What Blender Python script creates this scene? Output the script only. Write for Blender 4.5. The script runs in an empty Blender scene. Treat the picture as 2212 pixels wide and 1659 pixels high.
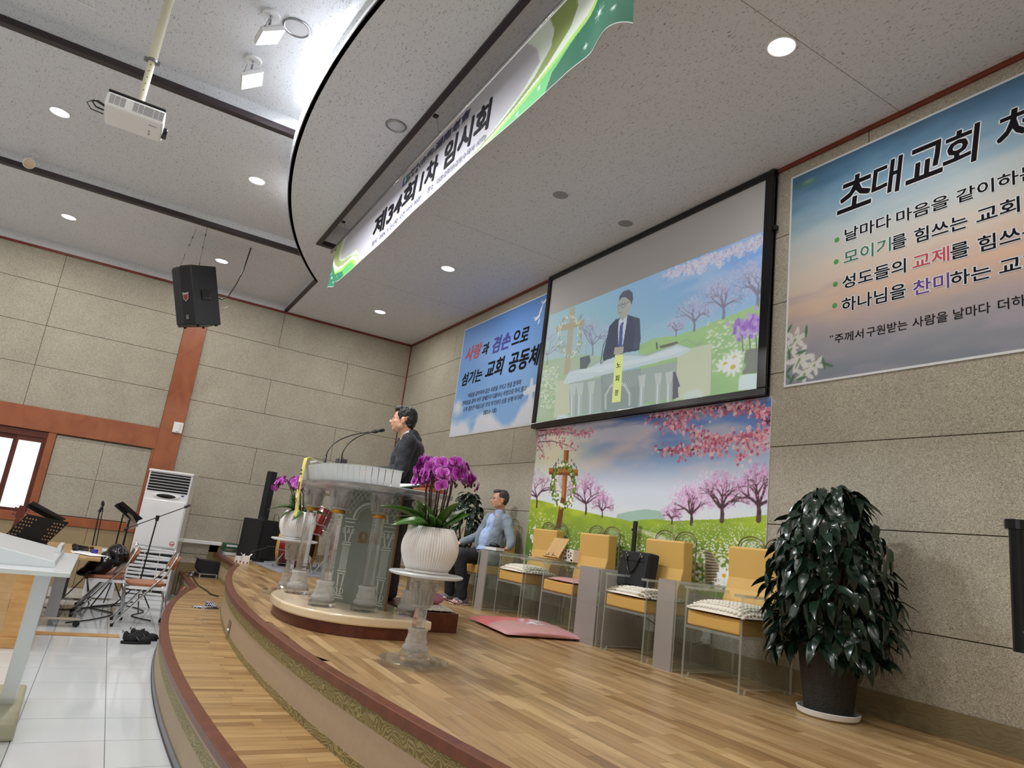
import bpy, bmesh, math, random
import numpy as np
from mathutils import Vector, Matrix, Euler

random.seed(7)
RNG = np.random.default_rng(7)
sc = bpy.context.scene
COL = sc.collection

# ---------------------------------------------------------------- camera
# All lengths in metres. While building, z = 0 is the height of the camera lens; everything is
# lifted by LIFT at the very end so that the nave floor ends up at z = 0.
LIFT = 1.46
FPX = 1463.02


def cam_rot(a, b, g):
    ca, sa, cb, sb, cg, sg = math.cos(a), math.sin(a), math.cos(b), math.sin(b), math.cos(g), math.sin(g)
    yaw = Matrix(((ca, -sa, 0), (sa, ca, 0), (0, 0, 1)))
    pit = Matrix(((1, 0, 0), (0, cb, -sb), (0, sb, cb)))
    rol = Matrix(((cg, 0, sg), (0, 1, 0), (-sg, 0, cg)))
    return yaw @ pit @ rol


CR = cam_rot(1.06515971, 0.22562359, -0.12802438)      # columns: right, forward, up
cd = bpy.data.cameras.new('camera')
cam = bpy.data.objects.new('camera', cd)
COL.objects.link(cam)
cd.sensor_width = 36.0
cd.lens = FPX / 2212 * 36.0
cd.clip_start = 0.05
cd.clip_end = 100
m3 = Matrix((CR.col[0], CR.col[2], -CR.col[1])).transposed()
cam.matrix_world = m3.to_4x4()
sc.camera = cam

# ---------------------------------------------------------------- world, exposure
sc.view_settings.view_transform = 'Standard'
sc.view_settings.look = 'None'
sc.view_settings.gamma = 1.0
sc.view_settings.exposure = 0.0
sc.view_settings.use_curve_mapping = False
w = bpy.data.worlds.new('world')
sc.world = w
w.use_nodes = True
w.node_tree.nodes['Background'].inputs[0].default_value = (0.75, 0.86, 1.0, 1)
w.node_tree.nodes['Background'].inputs[1].default_value = 1.0
sc.cycles.max_bounces = 14
sc.cycles.transparent_max_bounces = 24
sc.cycles.transmission_bounces = 12
sc.cycles.diffuse_bounces = 5
sc.cycles.glossy_bounces = 5
sc.cycles.caustics_reflective = False
sc.cycles.caustics_refractive = False
sc.cycles.sample_clamp_indirect = 6.0
sc.cycles.use_denoising = True

LAMP_W = 24.0        # each recessed downlight
FLOOD_W = 66.0       # each of the two LED floodlights over the nave


def area(name, loc, size, power, color, rot=(0, 0, 0), shape='DISK', size_y=None, spread=math.pi, parent=None):
    l = bpy.data.lights.new(name, 'AREA')
    l.shape = shape
    l.size = size
    if size_y:
        l.size_y = size_y
    l.energy = power
    l.color = color
    l.spread = spread
    o = bpy.data.objects.new(name, l)
    COL.objects.link(o)
    o.location = loc
    o.rotation_euler = rot
    if parent:
        o.parent = parent
    return o


# ---------------------------------------------------------------- levels and outlines
ZU, ZL, Z0 = -0.775, -1.107, -1.46           # stage, lower step, nave floor
ZC, Z1, Z2, Z3 = 3.42, 3.55, 3.70, 3.87      # stage ceiling, three nave ceiling levels
XW, XR, YB, YR = -12.08, 1.48, 4.38, -11.0   # left wall, right wall, back wall, rear wall


def fit(pts, deg=4):
    a = np.array(pts)
    p = np.polyfit(a[:, 0] + 5.3, a[:, 1], deg)
    return lambda x: float(np.polyval(p, x + 5.3))


yu = fit([(-9.95, 1.67), (-9.25, 1.49), (-7.73, 1.25), (-6.88, 1.16), (-5.67, 1.11), (-4.75, 1.11), (-3.65, 1.18), (-2.95, 1.26), (-2.57, 1.33), (-2.22, 1.39), (-1.2, 1.55), (-.65, 1.68)])
yl = fit([(-10.08, 1.21), (-9.23, 1.0), (-8.44, .83), (-7.65, .72), (-6.96, .65), (-6.05, .62), (-5.43, .62), (-4.88, .63), (-4.38, .65), (-4.02, .67), (-3.68, .71), (-3.34, .74), (-1.4, 1.0), (-.52, 1.21)])
yc = fit([(-10.01, 1.96), (-9.14, 1.53), (-8.28, 1.20), (-7.6, 1.01), (-6.86, .88), (-6.18, .79), (-5.64, .75), (-5.11, .74), (-4.53, .77), (-4.01, .83), (-3.0, 1.01), (-2.32, 1.20), (-1.46, 1.53), (-.59, 1.96)])


def px_ray(px, py):
    return CR @ Vector(((px - 1106) / FPX, 1, -(py - 829.5) / FPX))


def on_wall(px, py, y=4.38):
    d = px_ray(px, py)
    t = y / d.y
    return d.x * t, d.z * t


# ---------------------------------------------------------------- materials
MATS = {}


def s2l(c):
    return tuple((v / 12.92 if v <= 0.04045 else ((v + 0.055) / 1.055) ** 2.4) for v in c)


def hexc(h):
    return s2l(tuple(int(h[i:i + 2], 16) / 255 for i in (0, 2, 4)))


def new_mat(name):
    m = bpy.data.materials.new(name)
    m.use_nodes = True
    MATS[name] = m
    nt = m.node_tree
    return m, nt, nt.nodes['Principled BSDF'], nt.nodes['Material Output']


def pbr(name, color, rough=0.5, metal=0.0, spec=0.5, noise=0.0, nscale=20, bump=0.0, bscale=60, coat=0.0, sub=0.0, trans=0.0, emit=None, estr=0.0, sheen=0.0):
    """a plain material; noise varies the colour, bump adds fine relief"""
    if isinstance(color, str):
        color = hexc(color)
    m, nt, b, out = new_mat(name)
    b.inputs['Base Color'].default_value = (*color, 1)
    b.inputs['Roughness'].default_value = rough
    b.inputs['Metallic'].default_value = metal
    b.inputs['Specular IOR Level'].default_value = spec
    b.inputs['Coat Weight'].default_value = coat
    b.inputs['Transmission Weight'].default_value = trans
    b.inputs['Sheen Weight'].default_value = sheen
    if emit:
        b.inputs['Emission Color'].default_value = (*emit, 1)
        b.inputs['Emission Strength'].default_value = estr
    L = nt.links.new
    if noise or bump:
        tc = nt.nodes.new('ShaderNodeTexCoord')
    if noise:
        n = nt.nodes.new('ShaderNodeTexNoise')
        n.inputs['Scale'].default_value = nscale
        n.inputs['Detail'].default_value = 4
        L(tc.outputs['Object'], n.inputs['Vector'])
        r = nt.nodes.new('ShaderNodeMapRange')
        r.inputs['To Min'].default_value = 1 - noise
        r.inputs['To Max'].default_value = 1 + noise
        L(n.outputs['Fac'], r.inputs['Value'])
        mx = nt.nodes.new('ShaderNodeVectorMath')
        mx.operation = 'SCALE'
        mx.inputs[0].default_value = color
        L(r.outputs['Result'], mx.inputs['Scale'])
        L(mx.outputs['Vector'], b.inputs['Base Color'])
    if bump:
        n = nt.nodes.new('ShaderNodeTexNoise')
        n.inputs['Scale'].default_value = bscale
        n.inputs['Detail'].default_value = 3
        L(tc.outputs['Object'], n.inputs['Vector'])
        bp = nt.nodes.new('ShaderNodeBump')
        bp.inputs['Strength'].default_value = bump
        bp.inputs['Distance'].default_value = 0.01
        L(n.outputs['Fac'], bp.inputs['Height'])
        L(bp.outputs['Normal'], b.inputs['Normal'])
    return m


def nd(nt, typ, **kw):
    n = nt.nodes.new(typ)
    for k, v in kw.items():
        if k in n.inputs.keys():
            n.inputs[k].default_value = v
        else:
            setattr(n, k, v)
    return n


def ramp(nt, stops, interp='LINEAR'):
    r = nt.nodes.new('ShaderNodeValToRGB')
    r.color_ramp.interpolation = interp
    e = r.color_ramp.elements
    while len(e) > 1:
        e.remove(e[-1])
    e[0].position, e[0].color = stops[0][0], (*stops[0][1], 1)
    for p, c in stops[1:]:
        x = e.new(p)
        x.color = (*c, 1)
    return r


def rand_value(nt):
    """one random number per object and per loose piece of a mesh"""
    oi = nt.nodes.new('ShaderNodeObjectInfo')
    g = nt.nodes.new('ShaderNodeNewGeometry')
    a = nt.nodes.new('ShaderNodeMath')
    a.operation = 'ADD'
    nt.links.new(oi.outputs['Random'], a.inputs[0])
    nt.links.new(g.outputs['Random Per Island'], a.inputs[1])
    f = nt.nodes.new('ShaderNodeMath')
    f.operation = 'FRACT'
    nt.links.new(a.outputs[0], f.inputs[0])
    return f.outputs[0]


def wood_planks(name, cols, along='X', rough=0.28, grain=1.0):
    """oak strips: tone per strip, streaks along the strip"""
    m, nt, b, out = new_mat(name)
    L = nt.links.new
    rv = rand_value(nt)
    r = ramp(nt, cols)
    L(rv, r.inputs['Fac'])
    tc = nd(nt, 'ShaderNodeTexCoord')
    mp = nd(nt, 'ShaderNodeMapping')
    mp.inputs['Scale'].default_value = (2.2, 34, 10) if along == 'X' else (34, 2.2, 10)
    g = nd(nt, 'ShaderNodeNewGeometry')
    L(g.outputs['Position'], mp.inputs['Vector'])
    off = nd(nt, 'ShaderNodeCombineXYZ')
    ml = nd(nt, 'ShaderNodeMath', operation='MULTIPLY')
    ml.inputs[1].default_value = 37.0
    L(rv, ml.inputs[0])
    L(ml.outputs[0], off.inputs[2])
    L(off.outputs[0], mp.inputs['Location'])
    n = nd(nt, 'ShaderNodeTexNoise', Scale=1.0, Detail=5.0, Distortion=0.6)
    L(mp.outputs['Vector'], n.inputs['Vector'])
    gr = ramp(nt, [(0.3, (0.62,) * 3), (0.48, (0.98,) * 3), (0.7, (1.12,) * 3)])
    L(n.outputs['Fac'], gr.inputs['Fac'])
    mx = nd(nt, 'ShaderNodeMix', data_type='RGBA', blend_type='MULTIPLY')
    mx.inputs[0].default_value = 0.85 * grain
    L(r.outputs['Color'], mx.inputs[6])
    L(gr.outputs['Color'], mx.inputs[7])
    L(mx.outputs[2], b.inputs['Base Color'])
    b.inputs['Roughness'].default_value = rough
    bp = nd(nt, 'ShaderNodeBump', Strength=0.12, Distance=0.004)
    L(n.outputs['Fac'], bp.inputs['Height'])
    L(bp.outputs['Normal'], b.inputs['Normal'])
    return m


def wood_plain(name, c1, c2, scale=(1, 12, 12), rough=0.4, coat=0.0):
    m, nt, b, out = new_mat(name)
    L = nt.links.new
    g = nd(nt, 'ShaderNodeNewGeometry')
    mp = nd(nt, 'ShaderNodeMapping')
    mp.inputs['Scale'].default_value = scale
    L(g.outputs['Position'], mp.inputs['Vector'])
    n = nd(nt, 'ShaderNodeTexNoise', Scale=2.0, Detail=6.0, Distortion=1.0)
    L(mp.outputs['Vector'], n.inputs['Vector'])
    r = ramp(nt, [(0.3, hexc(c1)), (0.7, hexc(c2))])
    L(n.outputs['Fac'], r.inputs['Fac'])
    L(r.outputs['Color'], b.inputs['Base Color'])
    b.inputs['Roughness'].default_value = rough
    b.inputs['Coat Weight'].default_value = coat
    return m


def wall_panel_mat(name):
    """wood-wool board: fine curled fibres in greyed beige, slightly different from board to board"""
    m, nt, b, out = new_mat(name)
    L = nt.links.new
    g = nd(nt, 'ShaderNodeNewGeometry')
    n1 = nd(nt, 'ShaderNodeTexNoise', Scale=26.0, Detail=3.0, Distortion=5.0)
    L(g.outputs['Position'], n1.inputs['Vector'])
    n2 = nd(nt, 'ShaderNodeTexNoise', Scale=95.0, Detail=2.0, Distortion=2.5)
    L(g.outputs['Position'], n2.inputs['Vector'])
    n3 = nd(nt, 'ShaderNodeTexNoise', Scale=2.3, Detail=2.0)
    L(g.outputs['Position'], n3.inputs['Vector'])
    r = ramp(nt, [(0.34, hexc('8b8475')), (0.5, hexc('b0ab9d')), (0.62, hexc('c8c3b6'))])
    L(n2.outputs['Fac'], r.inputs['Fac'])
    r1 = ramp(nt, [(0.38, (0.86,) * 3), (0.6, (1.06,) * 3)])
    L(n1.outputs['Fac'], r1.inputs['Fac'])
    mx = nd(nt, 'ShaderNodeMix', data_type='RGBA', blend_type='MULTIPLY')
    mx.inputs[0].default_value = 1
    L(r.outputs['Color'], mx.inputs[6])
    L(r1.outputs['Color'], mx.inputs[7])
    r2 = ramp(nt, [(0.3, (0.93, 0.91, 0.89)), (0.7, (1.03, 1.03, 1.0))])
    L(n3.outputs['Fac'], r2.inputs['Fac'])
    mx2 = nd(nt, 'ShaderNodeMix', data_type='RGBA', blend_type='MULTIPLY')
    mx2.inputs[0].default_value = 1
    L(mx.outputs[2], mx2.inputs[6])
    L(r2.outputs['Color'], mx2.inputs[7])
    L(mx2.outputs[2], b.inputs['Base Color'])
    b.inputs['Roughness'].default_value = 0.95
    b.inputs['Specular IOR Level'].default_value = 0.15
    ad = nd(nt, 'ShaderNodeMath', operation='ADD')
    L(n1.outputs['Fac'], ad.inputs[0])
    L(n2.outputs['Fac'], ad.inputs[1])
    bp = nd(nt, 'ShaderNodeBump', Strength=0.55, Distance=0.006)
    L(ad.outputs[0], bp.inputs['Height'])
    L(bp.outputs['Normal'], b.inputs['Normal'])
    return m


def ceiling_mat(name, base='d6d8dc'):
    """mineral fibre tile: off-white with short dark worm-like fissures"""
    m, nt, b, out = new_mat(name)
    L = nt.links.new
    g = nd(nt, 'ShaderNodeNewGeometry')
    n0 = nd(nt, 'ShaderNodeTexNoise', Scale=9.0, Detail=1.0)
    L(g.outputs['Position'], n0.inputs['Vector'])
    mp = nd(nt, 'ShaderNodeMapping')
    mp.inputs['Rotation'].default_value = (0, 0, 0.5)
    mp.inputs['Scale'].default_value = (1.0, 2.6, 1.6)
    vm = nd(nt, 'ShaderNodeVectorMath', operation='MULTIPLY_ADD')
    L(n0.outputs['Color'], vm.inputs[0])
    vm.inputs[1].default_value = (0.05, 0.05, 0.05)
    L(g.outputs['Position'], vm.inputs[2])
    L(vm.outputs[0], mp.inputs['Vector'])
    n = nd(nt, 'ShaderNodeTexNoise', Scale=42.0, Detail=0.5, Distortion=1.2)
    L(mp.outputs['Vector'], n.inputs['Vector'])
    c = hexc(base)
    dark = tuple(v * 0.52 for v in c)
    r = ramp(nt, [(0.30, dark), (0.345, c), (0.8, tuple(min(1, v * 1.03) for v in c))])
    L(n.outputs['Fac'], r.inputs['Fac'])
    L(r.outputs['Color'], b.inputs['Base Color'])
    b.inputs['Roughness'].default_value = 0.9
    b.inputs['Specular IOR Level'].default_value = 0.2
    bp = nd(nt, 'ShaderNodeBump', Strength=0.25, Distance=0.003)
    L(r.outputs['Color'], bp.inputs['Height'])
    L(bp.outputs['Normal'], b.inputs['Normal'])
    return m


def clear_mat(name, tint=(0.97, 0.985, 0.98), diffuse=0.03, rough=0.03, dcol=(0.85, 0.88, 0.88), ior=1.45):
    """thin clear or frosted sheet: see-through, with real glossy reflections and a little body"""
    m, nt, b, out = new_mat(name)
    nt.nodes.remove(b)
    L = nt.links.new
    tr = nd(nt, 'ShaderNodeBsdfTransparent')
    tr.inputs['Color'].default_value = (*tint, 1)
    gl = nd(nt, 'ShaderNodeBsdfGlossy', Roughness=rough)
    df = nd(nt, 'ShaderNodeBsdfDiffuse')
    df.inputs['Color'].default_value = (*dcol, 1)
    tl = nd(nt, 'ShaderNodeBsdfTranslucent')
    tl.inputs['Color'].default_value = (*dcol, 1)
    dm = nd(nt, 'ShaderNodeMixShader')
    dm.inputs[0].default_value = 0.4
    L(df.outputs[0], dm.inputs[1])
    L(tl.outputs[0], dm.inputs[2])
    m1 = nd(nt, 'ShaderNodeMixShader')
    m1.inputs[0].default_value = diffuse
    L(tr.outputs[0], m1.inputs[1])
    L(dm.outputs[0], m1.inputs[2])
    fr = nd(nt, 'ShaderNodeFresnel', IOR=ior)
    ge = nd(nt, 'ShaderNodeNewGeometry')
    fm = nd(nt, 'ShaderNodeMix', data_type='FLOAT')
    L(ge.outputs['Backfacing'], fm.inputs[0])
    L(fr.outputs[0], fm.inputs[2])
    fm.inputs[3].default_value = 0.02
    m2 = nd(nt, 'ShaderNodeMixShader')
    L(fm.outputs[0], m2.inputs[0])
    L(m1.outputs[0], m2.inputs[1])
    L(gl.outputs[0], m2.inputs[2])
    L(m2.outputs[0], out.inputs['Surface'])
    return m


def crystal_mat(name, rough=0.02, bump=0.0, bscale=60, tint=(1, 1, 1), fog=0.06, clear=0.35):
    """cut crystal: refracting glass, partly passing light straight through, with a little milky body"""
    m, nt, b, out = new_mat(name)
    nt.nodes.remove(b)
    L = nt.links.new
    g = nd(nt, 'ShaderNodeBsdfGlass', IOR=1.46, Roughness=rough)
    g.inputs['Color'].default_value = (*tint, 1)
    tr = nd(nt, 'ShaderNodeBsdfTransparent')
    df = nd(nt, 'ShaderNodeBsdfDiffuse')
    df.inputs['Color'].default_value = (.86, .87, .86, 1)
    tl = nd(nt, 'ShaderNodeBsdfTranslucent')
    tl.inputs['Color'].default_value = (.86, .87, .86, 1)
    m0 = nd(nt, 'ShaderNodeMixShader')
    m0.inputs[0].default_value = .5
    L(df.outputs[0], m0.inputs[1])
    L(tl.outputs[0], m0.inputs[2])
    m1 = nd(nt, 'ShaderNodeMixShader')
    m1.inputs[0].default_value = clear
    L(g.outputs[0], m1.inputs[1])
    L(tr.outputs[0], m1.inputs[2])
    m2 = nd(nt, 'ShaderNodeMixShader')
    m2.inputs[0].default_value = fog
    L(m1.outputs[0], m2.inputs[1])
    L(m0.outputs[0], m2.inputs[2])
    L(m2.outputs[0], out.inputs['Surface'])
    if bump:
        tc = nd(nt, 'ShaderNodeTexCoord')
        n = nd(nt, 'ShaderNodeTexVoronoi', Scale=bscale)
        L(tc.outputs['Object'], n.inputs['Vector'])
        bp = nd(nt, 'ShaderNodeBump', Strength=bump, Distance=0.01)
        L(n.outputs['Distance'], bp.inputs['Height'])
        L(bp.outputs['Normal'], g.inputs['Normal'])
        L(bp.outputs['Normal'], df.inputs['Normal'])
    return m


def band_mat(name, c1='6f6238', c2='a69a6c', sc_=1.0, bmp=.5):
    """embossed gold-green wallpaper with feathered scrolls"""
    m, nt, b, out = new_mat(name)
    L = nt.links.new
    uv = nd(nt, 'ShaderNodeUVMap')
    n = nd(nt, 'ShaderNodeTexNoise', Scale=5.0 * sc_, Detail=1.5)
    L(uv.outputs[0], n.inputs['Vector'])
    vm = nd(nt, 'ShaderNodeVectorMath', operation='MULTIPLY_ADD')
    L(n.outputs['Color'], vm.inputs[0])
    vm.inputs[1].default_value = (0.32 / sc_, 0.32 / sc_, 0)
    L(uv.outputs[0], vm.inputs[2])
    wv = nd(nt, 'ShaderNodeTexWave', Scale=9.0 * sc_, Distortion=7.0, Detail=1.0)
    wv.wave_type = 'RINGS'
    wv.inputs['Detail Scale'].default_value = 1.4
    L(vm.outputs[0], wv.inputs['Vector'])
    r = ramp(nt, [(0.35, hexc(c1)), (0.62, hexc(c2))])
    L(wv.outputs['Fac'], r.inputs['Fac'])
    L(r.outputs['Color'], b.inputs['Base Color'])
    b.inputs['Roughness'].default_value = 0.5
    bp = nd(nt, 'ShaderNodeBump', Strength=bmp, Distance=0.004)
    L(wv.outputs['Fac'], bp.inputs['Height'])
    L(bp.outputs['Normal'], b.inputs['Normal'])
    return m


def attr_mat(name, attr='Col', rough=0.6, emit=0.0, spec=0.3, sub=False):
    m, nt, b, out = new_mat(name)
    a = nd(nt, 'ShaderNodeAttribute', attribute_name=attr)
    nt.links.new(a.outputs['Color'], b.inputs['Base Color'])
    b.inputs['Roughness'].default_value = rough
    b.inputs['Specular IOR Level'].default_value = spec
    if emit:
        nt.links.new(a.outputs['Color'], b.inputs['Emission Color'])
        b.inputs['Emission Strength'].default_value = emit
    return m


def checker_mat(name, c1, c2, scale):
    m, nt, b, out = new_mat(name)
    tc = nd(nt, 'ShaderNodeTexCoord')
    mp = nd(nt, 'ShaderNodeMapping')
    mp.inputs['Location'].default_value = (.003, .004, .0051)
    mp.inputs['Rotation'].default_value = (0, 0, .5)
    ck = nd(nt, 'ShaderNodeTexChecker', Scale=scale)
    ck.inputs['Color1'].default_value = (*hexc(c1), 1)
    ck.inputs['Color2'].default_value = (*hexc(c2), 1)
    nt.links.new(tc.outputs['Object'], mp.inputs['Vector'])
    nt.links.new(mp.outputs[0], ck.inputs['Vector'])
    nt.links.new(ck.outputs['Color'], b.inputs['Base Color'])
    b.inputs['Roughness'].default_value = 0.85
    return m


M = {}
M['panel'] = wall_panel_mat('wood_wool')
M['joint'] = pbr('wall_joint', '6a6252', 0.9)
M['ceil'] = ceiling_mat('ceiling_fibre')
M['white'] = pbr('white_paint', 'e6e6e6', 0.5)
M['cream'] = pbr('cream_plastic', 'e6e2c8', 0.35)
M['trim'] = wood_plain('red_brown_trim', '6a2a1c', '84382a', (3, 3, 3), 0.45)
M['beam'] = pbr('dark_moulding', '2b2124', 0.45, noise=.1)
M['frame_wood'] = wood_plain('orange_wood', '8c4c2e', '9f5c39', (9, 2, 1.5), 0.42)
M['dark_wood'] = wood_plain('dark_window_wood', '4a1c12', '642a1a', (9, 2, 1.5), 0.4)
M['wains'] = wood_plain('wainscot_wood', '8f7c5c', 'a08c69', (1, 1, .4), 0.5)
M['plankX'] = wood_planks('stage_oak', [(0.0, hexc('836240')), (0.12, hexc('9c7a50')), (0.35, hexc('a5845a')), (0.6, hexc('ae8d62')), (0.82, hexc('b9996d')), (0.93, hexc('c3a476')), (1.0, hexc('8f6c42'))], 'X')
M['plankY'] = wood_planks('step_oak', [(0.0, hexc('8c6c42')), (0.2, hexc('a58154')), (0.5, hexc('ae8b5a')), (0.8, hexc('b99868')), (0.95, hexc('916e44'))], 'Y')
M['seam'] = pbr('plank_seam', '775838', 0.6)
M['nosing'] = wood_plain('nosing_wood', '5c3020', '733e28', (6, 6, 3), 0.35)
M['riser'] = pbr('riser_paper', 'ae9b82', 0.75, noise=.07, nscale=30)
M['band'] = band_mat('scroll_paper', '74683f', '9c9062', 1.9)
M['band2'] = band_mat('scroll_paper_dim', '786b4c', '7f7253', 1.3, .15)
M['kick'] = pbr('grey_kick', '77777c', 0.4)
M['kick2'] = pbr('dark_edge', '3d3538', 0.5)
M['tile'] = pbr('porcelain_tile', 'cfd3d4', 0.08, noise=.03, nscale=3, spec=.6)
M['grout'] = pbr('grout', '85837f', 0.8)
M['black'] = pbr('black_plastic', '121214', 0.45)
M['blackg'] = pbr('black_gloss', '0c0c10', 0.2)
M['blackm'] = pbr('black_matte', '17171b', 0.8, bump=.2, bscale=300)
M['rubber'] = pbr('rubber', '0b0b0b', 0.7)
M['chrome'] = pbr('chrome', 'd9dadd', 0.12, 1.0)
M['steel'] = pbr('steel', '9a9a9c', 0.3, 1.0)
M['gold'] = pbr('gold', 'b8893a', 0.3, 1.0, bump=.5, bscale=120)
M['yellow'] = pbr('mustard_leather', 'cfa65a', 0.5, noise=.03, nscale=6, bump=.06, bscale=250)
M['clear'] = clear_mat('clear_acrylic')
M['edge'] = clear_mat('acrylic_edge', (0.9, 0.93, 0.9), 0.45, 0.1, hexc('c9cdc6'))
M['frost'] = clear_mat('frosted_acrylic', (0.85, 0.84, 0.83), 0.6, 0.25, hexc('cfc8c4'))
M['frostw'] = clear_mat('frosted_white', (0.95, 0.96, 0.97), 0.86, 0.3, hexc('eef2f4'))
M['crystal'] = crystal_mat('crystal', 0.01, fog=.05, clear=.4)
M['crystalc'] = crystal_mat('carved_crystal', 0.08, 1.0, 30, fog=.40, clear=.45)
M['skin'] = pbr('skin', 'd39e80', 0.5, noise=.05, nscale=9)
M['hair'] = pbr('black_hair', '0d0c0d', 0.35, bump=.8, bscale=90)
M['hairg'] = pbr('grey_hair', '3b3a3c', 0.45, bump=.8, bscale=90, noise=.5, nscale=50)
M['navy'] = pbr('navy_suit', '11131d', 0.75, bump=.25, bscale=40, sheen=.1)
M['trouser'] = pbr('charcoal_trousers', '17181e', 0.8, bump=.25, bscale=30)
M['greysuit'] = pbr('grey_jacket', '838f9b', 0.85, bump=.3, bscale=30)
M['shirtb'] = pbr('blue_shirt', 'a9bfe6', 0.75, bump=.2, bscale=40)
M['shirtw'] = pbr('white_shirt', 'e4e8f0', 0.7)
M['sock'] = pbr('grey_sock', '777a80', 0.9)
M['potw'] = pbr('white_ceramic', 'e7e3e0', 0.3, coat=.2)
M['soil'] = pbr('soil', '241b14', 0.95, bump=1, bscale=60)
M['leaf'] = pbr('orchid_leaf', '3f6a26', 0.35, noise=.35, nscale=9)
M['leafd'] = pbr('dark_leaf', '1b2f22', 0.22, noise=.4, nscale=14)
M['stem'] = pbr('orchid_stem', '4a2c2c', 0.6)
M['bark'] = pbr('bark', '4d3c2c', 0.8)
M['marble'] = pbr('cream_marble', 'e3cfae', 0.12, noise=.10, nscale=5, coat=.3)
M['plinth'] = wood_plain('plinth_wood', '4c2118', '64301f', (2, 8, 8), 0.35)
M['redw'] = pbr('red_drum', '7d1414', 0.15, coat=.8)
M['hoop'] = wood_plain('hoop_wood', 'b78b45', 'd2a763', (3, 3, 3), 0.35)
M['carpet'] = pbr('grey_carpet', '8e929a', 0.95, bump=.5, bscale=400)
M['pew'] = wood_plain('pew_wood', 'b98a50', 'cfa266', (2, 2, 8), 0.35)
M['desk'] = wood_plain('desk_wood', 'a8875c', 'b89868', (2, 8, 8), 0.4)
M['acw'] = pbr('white_enamel', 'e4e5e8', 0.15, coat=.4)
M['tan'] = pbr('tan_vinyl', 'a2664a', 0.4, noise=.1, nscale=8)
M['paper'] = pbr('paper', 'e9e9ec', 0.7)
M['ivory'] = pbr('ivory_knit', 'dcd6c8', 0.9)
M['pink'] = pbr('pink_satin', 'c98f8f', 0.3, sheen=.3)
M['coral'] = pbr('coral_satin', 'e06468', 0.3, sheen=.3)
M['fusch'] = pbr('pink_plush', 'b07080', 0.9)
M['bamboo'] = wood_plain('bamboo', 'c29a62', 'd3ad76', (14, 2, 2), 0.4)
M['lamp'] = pbr('lamp_glow', (1, 1, 1), 0.5, emit=(1.0, .97, 1.0), estr=7.0)
M['flood'] = pbr('flood_glow', (1, 1, 1), 0.5, emit=(.93, .97, 1.0), estr=9.0)
M['winglow'] = pbr('frosted_daylight', (.8, .8, .8), 0.5, emit=(.86, .93, 1.0), estr=.72)
M['winglow2'] = pbr('frosted_daylight_warm', (.8, .8, .8), 0.5, emit=(.95, 1.0, .95), estr=.72)
M['ribbon'] = pbr('yellow_ribbon', 'f0df5c', 0.4, sheen=.2)
M['ink'] = pbr('ink_black', '0f0d14', 0.8, spec=.15)
M['inkn'] = pbr('ink_navy', '2a2550', 0.6)
M['inkr'] = pbr('ink_red', 'b8323c', 0.6)
M['inkb'] = pbr('ink_blue', '2f2f96', 0.6)
M['inkg'] = pbr('ink_green', '2f6b4c', 0.6)
M['inkp'] = pbr('ink_purple', '5d2a80', 0.6)
M['brown'] = pbr('ink_brown', '7c5632', 0.5)
M['halo'] = pbr('print_white', 'd8dce2', 0.6)
M['bullet'] = pbr('print_green_bead', '4f9a52', 0.3)
M['etch'] = pbr('etched_glass', 'b9beb8', 0.7)
M['grey'] = pbr('grey_plastic', '8d8d90', 0.5)
M['silver'] = pbr('silver_case', 'bdbdc0', 0.35, .6)
M['green'] = pbr('green_box', '2c5a3a', 0.6)
M['bronze'] = pbr('bronze_rod', '7e6a4a', 0.35, .9)


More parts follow.
